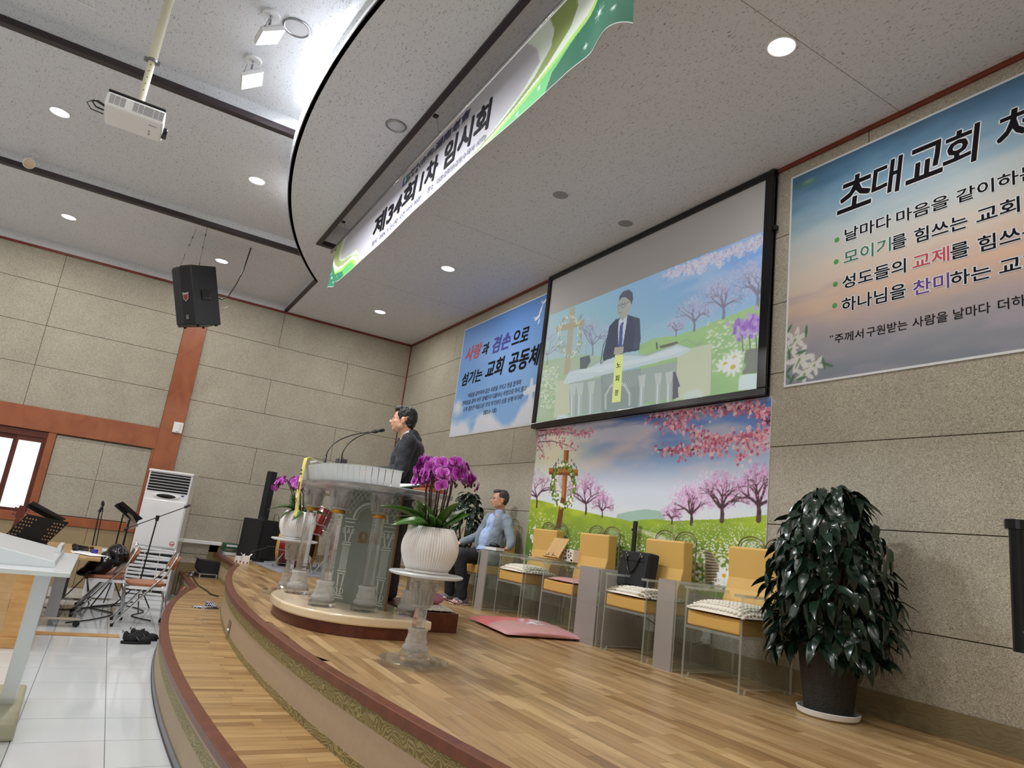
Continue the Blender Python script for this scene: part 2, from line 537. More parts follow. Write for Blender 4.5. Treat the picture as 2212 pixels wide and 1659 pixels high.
# ---------------------------------------------------------------- mesh building
class MB:
    def __init__(s):
        s.bm = bmesh.new()
        s.mi = 0

    def _add(s, verts, faces):
        vs = [s.bm.verts.new(v) for v in verts]
        out = []
        for f in faces:
            try:
                fc = s.bm.faces.new([vs[i] for i in f])
                fc.material_index = s.mi
                out.append(fc)
            except ValueError:
                pass
        return out

    def box(s, x0, x1, y0, y1, z0, z1, mat=None):
        v = [(x0, y0, z0), (x1, y0, z0), (x1, y1, z0), (x0, y1, z0), (x0, y0, z1), (x1, y0, z1), (x1, y1, z1), (x0, y1, z1)]
        if mat is not None:
            v = [mat @ Vector(p) for p in v]
        return s._add(v, [(0, 3, 2, 1), (4, 5, 6, 7), (0, 1, 5, 4), (1, 2, 6, 5), (2, 3, 7, 6), (3, 0, 4, 7)])

    def sheet(s, x0, x1, y0, y1, z0, z1, mat=None):
        """thin sheet: its four narrow faces take material slot 1"""
        fs = s.box(x0, x1, y0, y1, z0, z1, mat)
        d = [x1 - x0, y1 - y0, z1 - z0]
        k = d.index(min(d))
        big = {0: (3, 5), 1: (2, 4), 2: (0, 1)}[k]
        for i, f in enumerate(fs):
            if i not in big:
                f.material_index = 1
        return fs

    def cyl(s, p0, p1, r0, r1=None, n=16, cap=True):
        p0, p1 = Vector(p0), Vector(p1)
        r1 = r0 if r1 is None else r1
        d = (p1 - p0).normalized()
        a = Vector((0, 0, 1)) if abs(d.z) < .9 else Vector((1, 0, 0))
        u = d.cross(a).normalized()
        w_ = d.cross(u)
        vs = []
        for p, r in ((p0, r0), (p1, r1)):
            for i in range(n):
                t = 2 * math.pi * i / n
                vs.append(p + (u * math.cos(t) + w_ * math.sin(t)) * r)
        fs = [(i, (i + 1) % n, n + (i + 1) % n, n + i) for i in range(n)]
        if cap:
            fs += [tuple(range(n - 1, -1, -1)), tuple(range(n, 2 * n))]
        return s._add(vs, fs)

    def tube(s, pts, r, n=8, closed=False):
        pts = [Vector(p) for p in pts]
        N = len(pts)
        rs = r if isinstance(r, (list, tuple)) else [r] * N
        rings = []
        prev = None
        for i, p in enumerate(pts):
            if closed:
                d = pts[(i + 1) % N] - pts[i - 1]
            else:
                d = pts[min(i + 1, N - 1)] - pts[max(i - 1, 0)]
            if d.length < 1e-9:
                d = Vector((0, 0, 1))
            d.normalize()
            if prev is None:
                a = Vector((0, 0, 1)) if abs(d.z) < .9 else Vector((1, 0, 0))
                u = d.cross(a).normalized()
            else:
                u = (prev - d * prev.dot(d))
                u = u.normalized() if u.length > 1e-6 else d.orthogonal().normalized()
            prev = u
            w_ = d.cross(u)
            rings.append([s.bm.verts.new(p + (u * math.cos(2 * math.pi * k / n) + w_ * math.sin(2 * math.pi * k / n)) * rs[i]) for k in range(n)])
        rng = range(N) if closed else range(N - 1)
        for i in rng:
            a, b = rings[i], rings[(i + 1) % N]
            for k in range(n):
                f = s.bm.faces.new((a[k], a[(k + 1) % n], b[(k + 1) % n], b[k]))
                f.material_index = s.mi
        if not closed:
            s.bm.faces.new(rings[0][::-1]).material_index = s.mi
            s.bm.faces.new(rings[-1]).material_index = s.mi

    def lathe(s, prof, c=(0, 0, 0), n=32, flute=0.0, nf=0):
        """prof: (radius, z) from bottom to top, about the vertical through c"""
        rings = []
        for r, z in prof:
            ring = []
            for i in range(n):
                t = 2 * math.pi * i / n
                rr = r
                if flute and nf:
                    rr = r * (1 - flute * (0.5 + 0.5 * math.cos(nf * t)))
                ring.append(s.bm.verts.new((c[0] + rr * math.cos(t), c[1] + rr * math.sin(t), c[2] + z)))
            rings.append(ring)
        for a, b in zip(rings, rings[1:]):
            for k in range(n):
                s.bm.faces.new((a[k], a[(k + 1) % n], b[(k + 1) % n], b[k])).material_index = s.mi
        s.bm.faces.new(rings[0][::-1]).material_index = s.mi
        s.bm.faces.new(rings[-1]).material_index = s.mi

    def prism(s, poly, z0, z1, mat=None):
        """poly: 2-D outline, counter-clockwise seen from above"""
        n = len(poly)
        v = [Vector((x, y, z0)) for x, y in poly] + [Vector((x, y, z1)) for x, y in poly]
        if mat is not None:
            v = [mat @ p for p in v]
        return s._add(v, [tuple(range(n - 1, -1, -1)), tuple(range(n, 2 * n))] + [(i, (i + 1) % n, n + (i + 1) % n, n + i) for i in range(n)])

    def ell(s, c, r, rot=None, u=20, v=12):
        c = Vector(c)
        rx, ry, rz = r
        rows = []
        for j in range(1, v):
            p = math.pi * j / v
            sp, cp = math.sin(p), math.cos(p)
            row = []
            for i in range(u):
                t = 2 * math.pi * i / u
                q = Vector((rx * sp * math.cos(t), ry * sp * math.sin(t), rz * cp))
                row.append(s.bm.verts.new(c + (rot @ q if rot is not None else q)))
            rows.append(row)
        q = Vector((0, 0, rz))
        q = rot @ q if rot is not None else q
        n_, s_ = s.bm.verts.new(c + q), s.bm.verts.new(c - q)
        nf, mi = s.bm.faces.new, s.mi
        for a, b in zip(rows, rows[1:]):
            for k in range(u):
                nf((a[k], b[k], b[(k + 1) % u], a[(k + 1) % u])).material_index = mi
        for k in range(u):
            nf((n_, rows[0][k], rows[0][(k + 1) % u])).material_index = mi
            nf((s_, rows[-1][(k + 1) % u], rows[-1][k])).material_index = mi

    def torus(s, c, R, r, axis='Z', n=32, k=8, rot=None):
        pts = []
        for i in range(n):
            t = 2 * math.pi * i / n
            p = Vector((R * math.cos(t), R * math.sin(t), 0))
            if rot is not None:
                p = rot @ p
            elif axis == 'X':
                p = Vector((0, p.x, p.y))
            elif axis == 'Y':
                p = Vector((p.x, 0, p.y))
            pts.append(Vector(c) + p)
        s.tube(pts, r, k, closed=True)

    def grid(s, nu, nv, f):
        vs = [[s.bm.verts.new(f(i / nu, j / nv)) for j in range(nv + 1)] for i in range(nu + 1)]
        for i in range(nu):
            for j in range(nv):
                s.bm.faces.new((vs[i][j], vs[i + 1][j], vs[i + 1][j + 1], vs[i][j + 1])).material_index = s.mi

    def build(s, name, mats, parent=None, smooth=False, bevel=0.0, local=False, seg=2, solid=0.0, subd=0):
        bmesh.ops.recalc_face_normals(s.bm, faces=s.bm.faces)
        me = bpy.data.meshes.new(name)
        s.bm.to_mesh(me)
        s.bm.free()
        return link_mesh(me, name, mats, parent, smooth, bevel, local, seg, solid, subd)


def link_mesh(me, name, mats, parent=None, smooth=False, bevel=0.0, local=False, seg=2, solid=0.0, subd=0):
    if not isinstance(mats, (list, tuple)):
        mats = [mats]
    for m_ in mats:
        me.materials.append(m_)
    if smooth:
        me.polygons.foreach_set('use_smooth', [True] * len(me.polygons))
    o = bpy.data.objects.new(name, me)
    COL.objects.link(o)
    if parent is not None:
        o.parent = parent
        if not local:
            r_ = parent
            while r_.parent:
                r_ = r_.parent
            me.transform(Matrix.Translation(-r_.location))
    if solid:
        md = o.modifiers.new('solid', 'SOLIDIFY')
        md.thickness = solid
    if bevel:
        md = o.modifiers.new('bevel', 'BEVEL')
        md.width = bevel
        md.segments = seg
        md.limit_method = 'ANGLE'
        md.angle_limit = 0.7
    if subd:
        md = o.modifiers.new('sub', 'SUBSURF')
        md.levels = md.render_levels = subd
    return o


def tag(o, label=None, cat=None, group=None, kind=None):
    if label:
        o['label'] = label
    if cat:
        o['category'] = cat
    if group:
        o['group'] = group
    if kind:
        o['kind'] = kind
    return o


def thing(name, label, cat, loc=(0, 0, 0), rz=0.0, group=None):
    o = bpy.data.objects.new(name, None)
    o.empty_display_size = 0.1
    COL.objects.link(o)
    o.location = loc
    o.rotation_euler = (0, 0, rz)
    return tag(o, label, cat, group)


def struct_root(name, loc=(0, 0, 0)):
    o = bpy.data.objects.new(name, None)
    COL.objects.link(o)
    o.location = loc
    o['kind'] = 'structure'
    return o


def settle(o, loc):
    """give a one-mesh thing (built in world coordinates) its origin at loc"""
    o.data.transform(Matrix.Translation(-Vector(loc)))
    o.location = loc
    return o


def kids(o):
    return [c for c in list(COL.objects) if c.parent is o]


def copy_tree(o, loc=None, rz=None, label=None, group=None):
    tree = {}
    for c in COL.objects:
        if c.parent:
            tree.setdefault(c.parent.name, []).append(c)

    def rec(x, par):
        c = x.copy()
        COL.objects.link(c)
        if par:
            c.parent = par
        for ch in tree.get(x.name, []):
            rec(ch, c)
        return c
    r_ = rec(o, None)
    if loc is not None:
        r_.location = loc
    if rz is not None:
        r_.rotation_euler = (0, 0, rz)
    if label:
        r_['label'] = label
    if group:
        r_['group'] = group
    return r_


# lettering and soft shapes are worked out in a scratch scene that holds nothing else (quick), then brought over
SCR = bpy.data.scenes.new('scratch')

KEEP = bpy.data.curves.new('keep_font', 'FONT')      # keeps the built-in font loaded


def bake(ob):
    SCR.collection.objects.link(ob)
    with bpy.context.temp_override(scene=SCR, view_layer=SCR.view_layers[0]):
        dg = bpy.context.evaluated_depsgraph_get()
        me = bpy.data.meshes.new_from_object(ob.evaluated_get(dg))
    bpy.data.objects.remove(ob)
    return me



GLYPH = {}


def text_arrays(s, shear=0.0, depth=0.0006):
    """vertices and faces of a line of lettering, one unit high"""
    key = (s, shear)
    if key not in GLYPH:
        cu = bpy.data.curves.new('lettering', 'FONT')
        cu.body = s
        cu.size = 1.0
        cu.extrude = depth
        cu.shear = shear
        cu.resolution_u = 2
        me = bake(bpy.data.objects.new('lettering', cu))
        bpy.data.curves.remove(cu)
        co = np.zeros(len(me.vertices) * 3)
        me.vertices.foreach_get('co', co)
        GLYPH[key] = (co.reshape(-1, 3), [tuple(p.vertices) for p in me.polygons])
        bpy.data.meshes.remove(me)
    return GLYPH[key]


def place_text(s, mat4, w, h, mat, parent, name='lettering', bold=0.0, shear=0.0, back=None, bb=0.0):
    """lettering fitted to a w x h rectangle whose lower left corner is the origin of mat4 (x right, y up);
    strokes are thickened by laying shifted copies over each other"""
    co, faces = text_arrays(s, shear)
    if not len(co):
        return None
    mn, mx_ = co.min(0), co.max(0)
    sx, sy = w / max(1e-6, mx_[0] - mn[0]), h / max(1e-6, mx_[1] - mn[1])

    def lay(nm, r_, dirs, m_, z_):
        V, F = [], []
        for k in range(dirs):
            a = 2 * math.pi * (k + .5) / dirs
            o_ = np.array([math.cos(a) * r_, math.sin(a) * r_, 0]) if r_ else np.zeros(3)
            c_ = (co - mn + o_) * np.array([sx, sy, 1.0])
            c_[:, 2] = co[:, 2] + z_ + k * .00012
            n0 = len(V)
            V += [mat4 @ Vector(p) for p in c_]
            F += [tuple(i + n0 for i in f) for f in faces]
        me = bpy.data.meshes.new(nm)
        me.from_pydata(V, [], F)
        return link_mesh(me, nm, m_, parent)
    if back is not None:
        lay('lettering_outline', bold + bb, 8, back, -.0016)
    return lay(name, bold, 4 if bold > 0 else 1, mat, 0)


def wall_frame(x, z, y):
    """text frame on a plane facing -y"""
    return Matrix(((1, 0, 0, x), (0, 0, -1, y), (0, 1, 0, z), (0, 0, 0, 1)))


# ---------------------------------------------------------------- soft shapes (bodies, clothes, cushions)
class Blob:
    """ellipsoids and tapered capsules fused into one continuous skin"""

    def __init__(s):
        s.b = MB()

    def e(s, c, r, rot=None):
        s.b.ell(c, r, rot, 20, 14)
        return s

    def c(s, p0, p1, r0, r1):
        p0, p1 = Vector(p0), Vector(p1)
        s.b.cyl(p0, p1, r0, r1, 18)
        s.b.ell(p0, (r0,) * 3, None, 18, 10)
        s.b.ell(p1, (r1,) * 3, None, 18, 10)
        return s

    def chain(s, pts, rs):
        for a, b, ra, rb in zip(pts, pts[1:], rs, rs[1:]):
            s.c(a, b, ra, rb)
        return s

    def build(s, name, mat, parent, voxel=0.008, smooth=6, local=True, wrinkle=0.0, wscale=0.08):
        bmesh.ops.recalc_face_normals(s.b.bm, faces=s.b.bm.faces)
        me = bpy.data.meshes.new(name)
        s.b.bm.to_mesh(me)
        s.b.bm.free()
        ob = bpy.data.objects.new(name, me)
        r_ = ob.modifiers.new('r', 'REMESH')
        r_.mode = 'VOXEL'
        r_.voxel_size = voxel
        if smooth:
            sm = ob.modifiers.new('s', 'SMOOTH')
            sm.factor = 0.5
            sm.iterations = smooth
        if wrinkle:
            tx = bpy.data.textures.new('folds', 'CLOUDS')
            tx.noise_scale = wscale
            dm = ob.modifiers.new('d', 'DISPLACE')
            dm.texture = tx
            dm.strength = wrinkle
            dm.mid_level = 0.5
        me2 = bake(ob)
        return link_mesh(me2, name, mat, parent, smooth=True, local=local)

# ================================================================ ROOM
def arc(fn, x0, x1, n):
    return [(x0 + (x1 - x0) * i / n, fn(x0 + (x1 - x0) * i / n)) for i in range(n + 1)]


# ---- nave floor: a slab of grout with every tile of its own
fl = MB()
fl.box(XW - .1, XR + .1, YR, YB + .1, Z0 - .1, Z0 - .006)
fo = fl.build('floor', M['grout'])
fo['kind'] = 'structure'
TS = .473
tb = MB()
tb.box(-TS / 2 + .0025, TS / 2 - .0025, -TS / 2 + .0025, TS / 2 - .0025, -.006, 0)
tile0 = None
nt_ = 0
for i in range(-9, 19):
    for j in range(-8, 3):
        cx, cy = -8.28 + TS * (i + .5), .30 + TS * (j - .5)
        if cx - TS / 2 < XW or cy - TS / 2 > yl(max(-10, min(-.6, cx))) + .1 or cx > XR or cy < -3.4 or nt_ >= 296:
            continue
        if tile0 is None:
            tile0 = tb.build('tile', M['tile'], fo, local=True)
            o = tile0
        else:
            o = tile0.copy()
            COL.objects.link(o)
        o.location = (cx, cy, Z0)
        nt_ += 1
fb = MB()
for i in range(-9, 22):
    for j in range(-24, -7):
        cx, cy = -8.28 + TS * (i + .5), .30 + TS * (j - .5)
        if cx - TS / 2 < XW or cx + TS / 2 > XR or cy - TS / 2 < YR:
            continue
        fb.box(cx - TS / 2 + .0025, cx + TS / 2 - .0025, cy - TS / 2 + .0025, cy + TS / 2 - .0025, Z0 - .006, Z0)
tag(fb.build('tile_field', M['tile'], fo), kind='stuff')
ws = MB()
ws.box(-8.41, -8.28, -.36, .41, Z0, Z0 + .012)
tag(settle(ws.build('threshold_strip', M['pew'], bevel=.003), (-8.34, .03, Z0)), 'flat light wooden strip lying across the white tiles beside black shoes', 'floor strip')


# ---- the platforms: riser faces, bands and nosing follow the curve
def platform(name, fn, ztop, zbot, x0, x1, wallx0, wallx1, bands, plank, along):
    root = struct_root(name, (0, 0, 0))
    pts = arc(fn, x0, x1, 60)
    full = [(wallx0, pts[0][1])] + pts + [(wallx1, pts[-1][1])]
    base = MB()
    poly = full + [(wallx1, YB), (wallx0, YB)]
    base.prism(poly, zbot, ztop - .012)
    base.build('platform_body', M['seam'], root)

    def strip(nm, za, zb, off, mat, lip=0.0):
        b = MB()
        uvs = []
        s = 0
        prev = None
        P = []
        for k, (x, y) in enumerate(full):
            if k == 0:
                n = Vector((0, -1))
            else:
                a = Vector(full[max(k - 1, 0)])
                c = Vector(full[min(k + 1, len(full) - 1)])
                t = (c - a).normalized()
                n = Vector((t.y, -t.x))
            if prev is not None:
                s += (Vector((x, y)) - prev).length
            prev = Vector((x, y))
            P.append((x + n.x * off, y + n.y * off, x - n.x * (lip or .004) + n.x * 0, y - n.y * (lip or .004), s))
        uvl = b.bm.loops.layers.uv.new('UVMap')
        rows = []
        for ox, oy, ix, iy, ss in P:
            rows.append(([b.bm.verts.new((ox, oy, za)), b.bm.verts.new((ox, oy, zb)), b.bm.verts.new((ix, iy, zb)), b.bm.verts.new((ix, iy, za))], ss))
        for (ra, sa), (rb, sb) in zip(rows, rows[1:]):
            for q in range(4):
                f = b.bm.faces.new((ra[q], rb[q], rb[(q + 1) % 4], ra[(q + 1) % 4]))
                vv = [(sa, za if q in (0, 3) else zb), (sb, za if q in (0, 3) else zb), (sb, zb if q in (0, 1) else za), (sa, zb if q in (0, 1) else za)]
                for lp, uvv in zip(f.loops, vv):
                    lp[uvl].uv = uvv
        b.bm.faces.new(rows[0][0])
        b.bm.faces.new(rows[-1][0][::-1])
        return b.build(nm, mat, root, bevel=.004 if nm == 'nosing' else 0)
    strip('nosing', ztop - .045, ztop + .004, .022, M['nosing'], .045)
    for nm, za, zb, off, mt in bands:
        strip(nm, ztop + za, ztop + zb, off, M[mt])
    return root


SX0, SX1 = -9.95, -.65
up = platform('stage_platform', yu, ZU, ZL - .2, SX0, SX1, XW, XR,
              [('scroll_band', -.125, -.045, .004, 'band'), ('riser_paper', -.285, -.125, .002, 'riser'), ('skirt_band', -.335, -.285, .006, 'band')], None, 'X')
lo = platform('stage_step', yl, ZL, Z0, -10.08, -.52, XW, XR,
              [('cap_strip', -.075, -.045, .006, 'riser'), ('scroll_band', -.15, -.075, .004, 'band'), ('riser_paper', -.30, -.15, .002, 'riser'), ('kick_strip', -.347, -.30, .012, 'kick'), ('edge_strip', -.353, -.342, .016, 'kick2')], None, 'Y')


def yu2(x):
    return yu(min(max(x, SX0), SX1)) + .045


def yl2(x):
    return yl(min(max(x, -10.08), -.52)) + .045


# ---- oak strips on the stage, running parallel to the back wall
pl = []
PW = .068
y = 1.12
row = 0
while y < YB - .005:
    y1 = min(y + PW - .0015, YB - .002)
    # x range where the strip lies behind the curved edge
    xs = np.linspace(XW, XR, 1357)
    yy = np.array([yu2(v) for v in xs])
    for ya in (y,):
        ok = yy < y + PW * .5
    if ok.any():
        # the two ends of every connected stretch
        idx = np.where(ok)[0]
        splits = np.split(idx, np.where(np.diff(idx) > 1)[0] + 1)
        for sp in splits:
            xa, xb = xs[sp[0]], xs[sp[-1]]
            x = xa
            first = True
            while x < xb - .02:
                ln = random.uniform(.28, .72)
                xe = min(x + ln, xb)
                if xb - xe < .12:
                    xe = xb
                q = [(x, y), (xe, y), (xe, y1), (x, y1)]
                if first and xa > XW + .05:
                    dx = .5 * PW / max(.03, abs((yu2(xa + .1) - yu2(xa - .1)) / .2))
                    dx = min(dx, .35)
                    q[0] = (x + dx * .9, y)
                    q[3] = (x - dx * .9, y1)
                if xe >= xb - 1e-6 and xb < XR - .05:
                    dx = .5 * PW / max(.03, abs((yu2(xb + .1) - yu2(xb - .1)) / .2))
                    dx = min(dx, .35)
                    q[1] = (xe - dx * .9, y)
                    q[2] = (xe + dx * .9, y1)
                pl.append(q)
                first = False
                x = xe + .0012
    y += PW
    row += 1


def pkey(q):
    cx, cy = sum(p[0] for p in q) / 4, sum(p[1] for p in q) / 4
    v = CR.transposed() @ Vector((cx, cy, ZU))
    if v.y < .2:
        return 99 + abs(cx)
    sx, sy = 1106 + FPX * v.x / v.y, 829.5 - FPX * v.z / v.y
    out = 0 if (-60 < sx < 2270 and 900 < sy < 1720) else 50
    if cy > 4.25 and cx < -3:
        out = 20
    return out + math.hypot(cx, cy)


pl.sort(key=pkey)
for q in pl[:290]:
    b = MB()
    b.prism(q, ZU - .012, ZU)
    b.build('plank', M['plankX'], up)
b = MB()
for q in pl[290:]:
    b.prism(q, ZU - .012, ZU)
tag(b.build('plank_field', M['plankX'], up), kind='stuff')

# ---- oak strips on the lower step, running front to back
x = XW
pls = []
PW2 = .064
while x < XR:
    xm = x + PW2 / 2
    ya, yb = yl2(xm), (yu(xm) if SX0 < xm < SX1 else yu(SX0)) + .01
    if xm < -10.08 or xm > -.52:
        ya = 1.21 + .045
    ds = (yl2(xm + .05) - yl2(xm - .05)) / .1 * PW2 / 2
    du = 0
    cut = ya + (yb - ya) * random.uniform(.25, .75)
    sh = random.random() < .25
    segs = [(ya, cut), (cut + .0012, yb)] if not sh else [(ya, yb)]
    for k, (s0, s1) in enumerate(segs):
        e0 = ds if k == 0 else 0
        pls.append([(x, s0 - e0), (x + PW2 - .0015, s0 + e0), (x + PW2 - .0015, s1), (x, s1)])
    x += PW2
pls.sort(key=lambda q: (0 if -10.3 < q[0][0] < -2.9 else 5) + abs(q[0][0] + 3.2) * .1)
for q in pls[:280]:
    b = MB()
    b.prism(q, ZL - .012, ZL)
    b.build('plank', M['plankY'], lo)
b = MB()
for q in pls[280:]:
    b.prism(q, ZL - .012, ZL)
tag(b.build('plank_field', M['plankY'], lo), kind='stuff')
# socket plate set in the riser of the stage
sx = -6.42
b = MB()
tang = Vector((1, (yu(sx + .05) - yu(sx - .05)) / .1, 0)).normalized()
mt = Matrix.Translation((sx, yu(sx) - .006, ZU - .245)) @ Matrix(((tang.x, -tang.y, 0), (tang.y, tang.x, 0), (0, 0, 1))).to_4x4()
b.box(-.075, .075, -.006, .006, -.06, .06, mt)
sp_ = thing('socket_plate', 'small steel socket plate set into the curved riser of the upper stage', 'socket', (sx, yu(sx) - .006, ZU - .3))
b.build('plate', M['steel'], sp_, bevel=.002)
for dx in (-.03, .03):
    b = MB()
    b.cyl(mt @ Vector((dx, -.006, -.02)), mt @ Vector((dx, -.02, -.02)), .013, n=12)
    b.build('socket', M['chrome'], sp_)

# ---- walls
ROWS = [-.83, -.23, .37, .97, 1.57, 2.17, 2.77, 3.39]
wb = MB()
wb.box(XW - .2, XR + .2, YB + .02, YB + .2, Z0, 4.1)
wall_back = wb.build('wall_back', M['joint'])
wall_back['kind'] = 'structure'
for r_i in range(len(ROWS) - 1):
    z0_, z1_ = ROWS[r_i], ROWS[r_i + 1]
    if z0_ < ZU + .15:
        z0_ = ZU
    xs = [XW] + {1: [-10.9, -8.5, -4.6], 2: [-9.7, -6.6, -.7], 3: [-10.02, -7.68, -5.2, -.5], 4: [-10.6, -7.68, -5.3, -2.89], 5: [-11.2, -8.8, -6.4, -4.0, -1.6], 6: [-10.0, -7.6, -5.2, -2.8], 7: [-8.9, -6.5, -1.8]}.get(r_i, [-7.9, -5.5, -.4]) + [XR]
    for a, c in zip(xs, xs[1:]):
        b = MB()
        b.box(a + .003, c - .003, YB, YB + .02, z0_ + .003, z1_ - .003)
        b.build('wall_panel', M['panel'], wall_back, bevel=.002, seg=1)

# left wall: column and beams of orange wood, window, board panels between
wl = MB()
wl.box(XW - .25, XW - .02, YR, -5.95, Z0, 4.1)
wl.box(XW - .25, XW - .02, -1.0 + .13, YB + .1, Z0, 4.1)
wl.box(XW - .25, XW - .02, -5.95, -.87, .66, 4.1)
wl.box(XW - .25, XW - .02, -5.95, -.87, Z0, -.52)
wall_left = wl.build('wall_left', M['joint'])
wall_left['kind'] = 'structure'
LR = [(1.03, 1.64), (1.64, 2.25), (2.25, 2.88), (2.88, 3.39)]
for z0_, z1_ in LR:
    ys = [-11.0, -8.86, -6.36, -3.86, -1.36, .455]
    for a, c in zip(ys, ys[1:]):
        b = MB()
        b.box(XW - .02, XW, a + .003, c - .003, z0_ + .003, z1_ - .003)
        b.build('wall_panel', M['panel'], wall_left, bevel=.002, seg=1)
for a, c in ((-.855, -.225), (-.225, .42)):
    for z0_, z1_ in ((-.46, .10), (.10, .68)):
        b = MB()
        b.box(XW - .02, XW - .006, a + .002, c - .002, z0_ + .002, z1_ - .002)
        b.build('wall_panel', M['panel'], wall_left, bevel=.002, seg=1)
RR = [-1.12, -.83, -.23, .37, .97, 1.57, 2.17, 2.77, 3.39]
for r_i in range(len(RR) - 1):
    z0_, z1_ = RR[r_i], RR[r_i + 1]
    ys = [.785, 1.96, YB] if r_i % 2 == 1 else [.785, 3.22, YB]
    if r_i == 0:
        ys = [.785, 1.56]
    if r_i == 7:
        ys = [.785, 1.96, YB]
    if r_i == 8:
        ys = [.785, 3.22, YB]
    for a, c in zip(ys, ys[1:]):
        b = MB()
        b.box(XW - .02, XW, a + .003, c - .003, z0_ + .003, z1_ - .003)
        b.build('wall_panel', M['panel'], wall_left, bevel=.002, seg=1)


def wtrim(name, boxes, mat, bevel=.004):
    b = MB()
    for bx in boxes:
        b.box(*bx)
    o = b.build(name, mat, bevel=bevel)
    o['kind'] = 'structure'
    return o


wtrim('trim_1', [(XW - .02, XW + .03, .455, .785, Z0, 3.40)], M['frame_wood'])                      # upright column
wtrim('trim_2', [(XW - .02, XW + .028, YR, .455, .70, 1.03)], M['frame_wood'])                      # beam over the window
wtrim('trim_3', [(XW - .02, XW + .028, YR, .455, -.60, -.47)], M['frame_wood'])                     # rail under the window
wtrim('trim_4', [(XW - .045, XW + .018, -.96, -.86, -.47, .70), (XW - .045, XW + .015, .42, .455, -.47, .70)], M['frame_wood'])
wtrim('trim_5', [(XW, XW + .025, YR, YB, 3.385, 3.42)], M['trim'])
wtrim('trim_6', [(XW, XR, YB - .025, YB, 3.385, 3.42), ], M['trim'])
wtrim('trim_7', [(XW, XW + .02, YB - .02, YB, ZU + .15, 3.385)], M['trim'])
for a in (-3.9, -8.6):
    wtrim('trim_8', [(XW - .02, XW + .03, a - .16, a + .16, Z0, 3.40)], M['frame_wood'])
# wainscot boards under the rail
wn = struct_root('wainscot')
k = -11.0
for a, c in [(-11, -8.4), (-8.4, -5.8), (-5.8, -3.2), (-3.2, -1.75), (-1.75, -.16), (-.16, .455)]:
    b = MB()
    b.box(XW - .02, XW + .006, a + .002, c - .002, Z0, -.602)
    b.build('wainscot_board', M['wains'], wn, bevel=.002, seg=1)


def baseboard(name, boxes):
    b = MB()
    uvl = b.bm.loops.layers.uv.new('UVMap')
    for bx in boxes:
        for f in b.box(*bx):
            for lp in f.loops:
                c = lp.vert.co
                lp[uvl].uv = (c.x + c.y, c.z)
    o = b.build(name, M['band2'])
    o['kind'] = 'structure'


baseboard('baseboard_back', [(XW, XR, YB - .012, YB, ZU, ZU + .15)])
baseboard('baseboard_left', [(XW, XW + .012, 1.56, YB, ZU, ZU + .12), (XW, XW + .012, 1.56, 1.69, -1.10, ZU + .12), (XW, XW + .012, 1.2, 1.56, ZL, -.97), (XW, XW + .012, .785, 1.2, Z0, -.97)])

# window 1: dark wooden sashes with frosted panes
def window(name, y0, y1, mats):
    w_ = struct_root(name, (XW - .06, (y0 + y1) / 2, .1))
    b = MB()
    X0_, X1_ = XW - .14, XW + .002
    b.box(X0_, X1_, y0, y1, .60, .69)
    b.box(X0_, X1_, y0, y1, -.52, -.47)
    b.box(X0_, X1_, y0, y0 + .025, -.47, .60)
    b.box(X0_, X1_, y1 - .025, y1, -.47, .60)
    b.build('window_frame', M['dark_wood'], w_, bevel=.004)
    n = 2
    ww = (y1 - y0 - .05) / n
    for k in range(n):
        a = y0 + .025 + k * ww
        xo = XW - .08 + .035 * (k % 2)
        s = MB()
        if k % 2 == 1 or True:
            s.box(xo, xo + .03, a, a + ww, .53, .60)
            s.box(xo, xo + .03, a, a + ww, -.47, -.43)
            s.box(xo, xo + .03, a, a + .035, -.43, .53)
            s.box(xo, xo + .03, a + ww - .035, a + ww, -.43, .53)
        sh = s.build('window_sash', M['dark_wood'], w_, bevel=.003)
        g = MB()
        g.box(xo + .010, xo + .016, a + .035, a + ww - .035, -.43, .53)
        g.build('window_pane', mats[k % 2], w_)
    b = MB()
    b.box(XW - .02, XW + .0, y0 + .95, y0 + .975, .0, .12)
    return w_


w1 = window('window_1', -1.70, -.96, [M['winglow'], M['winglow2']])
# shut the recess above/below the big opening between windows further back
b = MB()
b.box(XW - .15, XW, -2.35, -1.70, -.52, .69)
b.box(XW - .15, XW, -5.95, -5.2, -.52, .69)
o = b.build('wall_pier', M['panel'])
o['kind'] = 'structure'
window('window_2', -5.2, -2.35, [M['winglow'], M['winglow']])  # unseen window, added so its panes give the nave fill light
b = MB()
b.cyl((XW - .045, -1.31, .02), (XW - .045, -1.31, .10), .012, n=10)
b.box(XW - .06, XW - .02, -1.325, -1.295, .04, .07)
tag(settle(b.build('window_latch', M['black']), (XW - .045, -1.31, .02)), 'small black latch on the dark wooden window frame', 'latch')

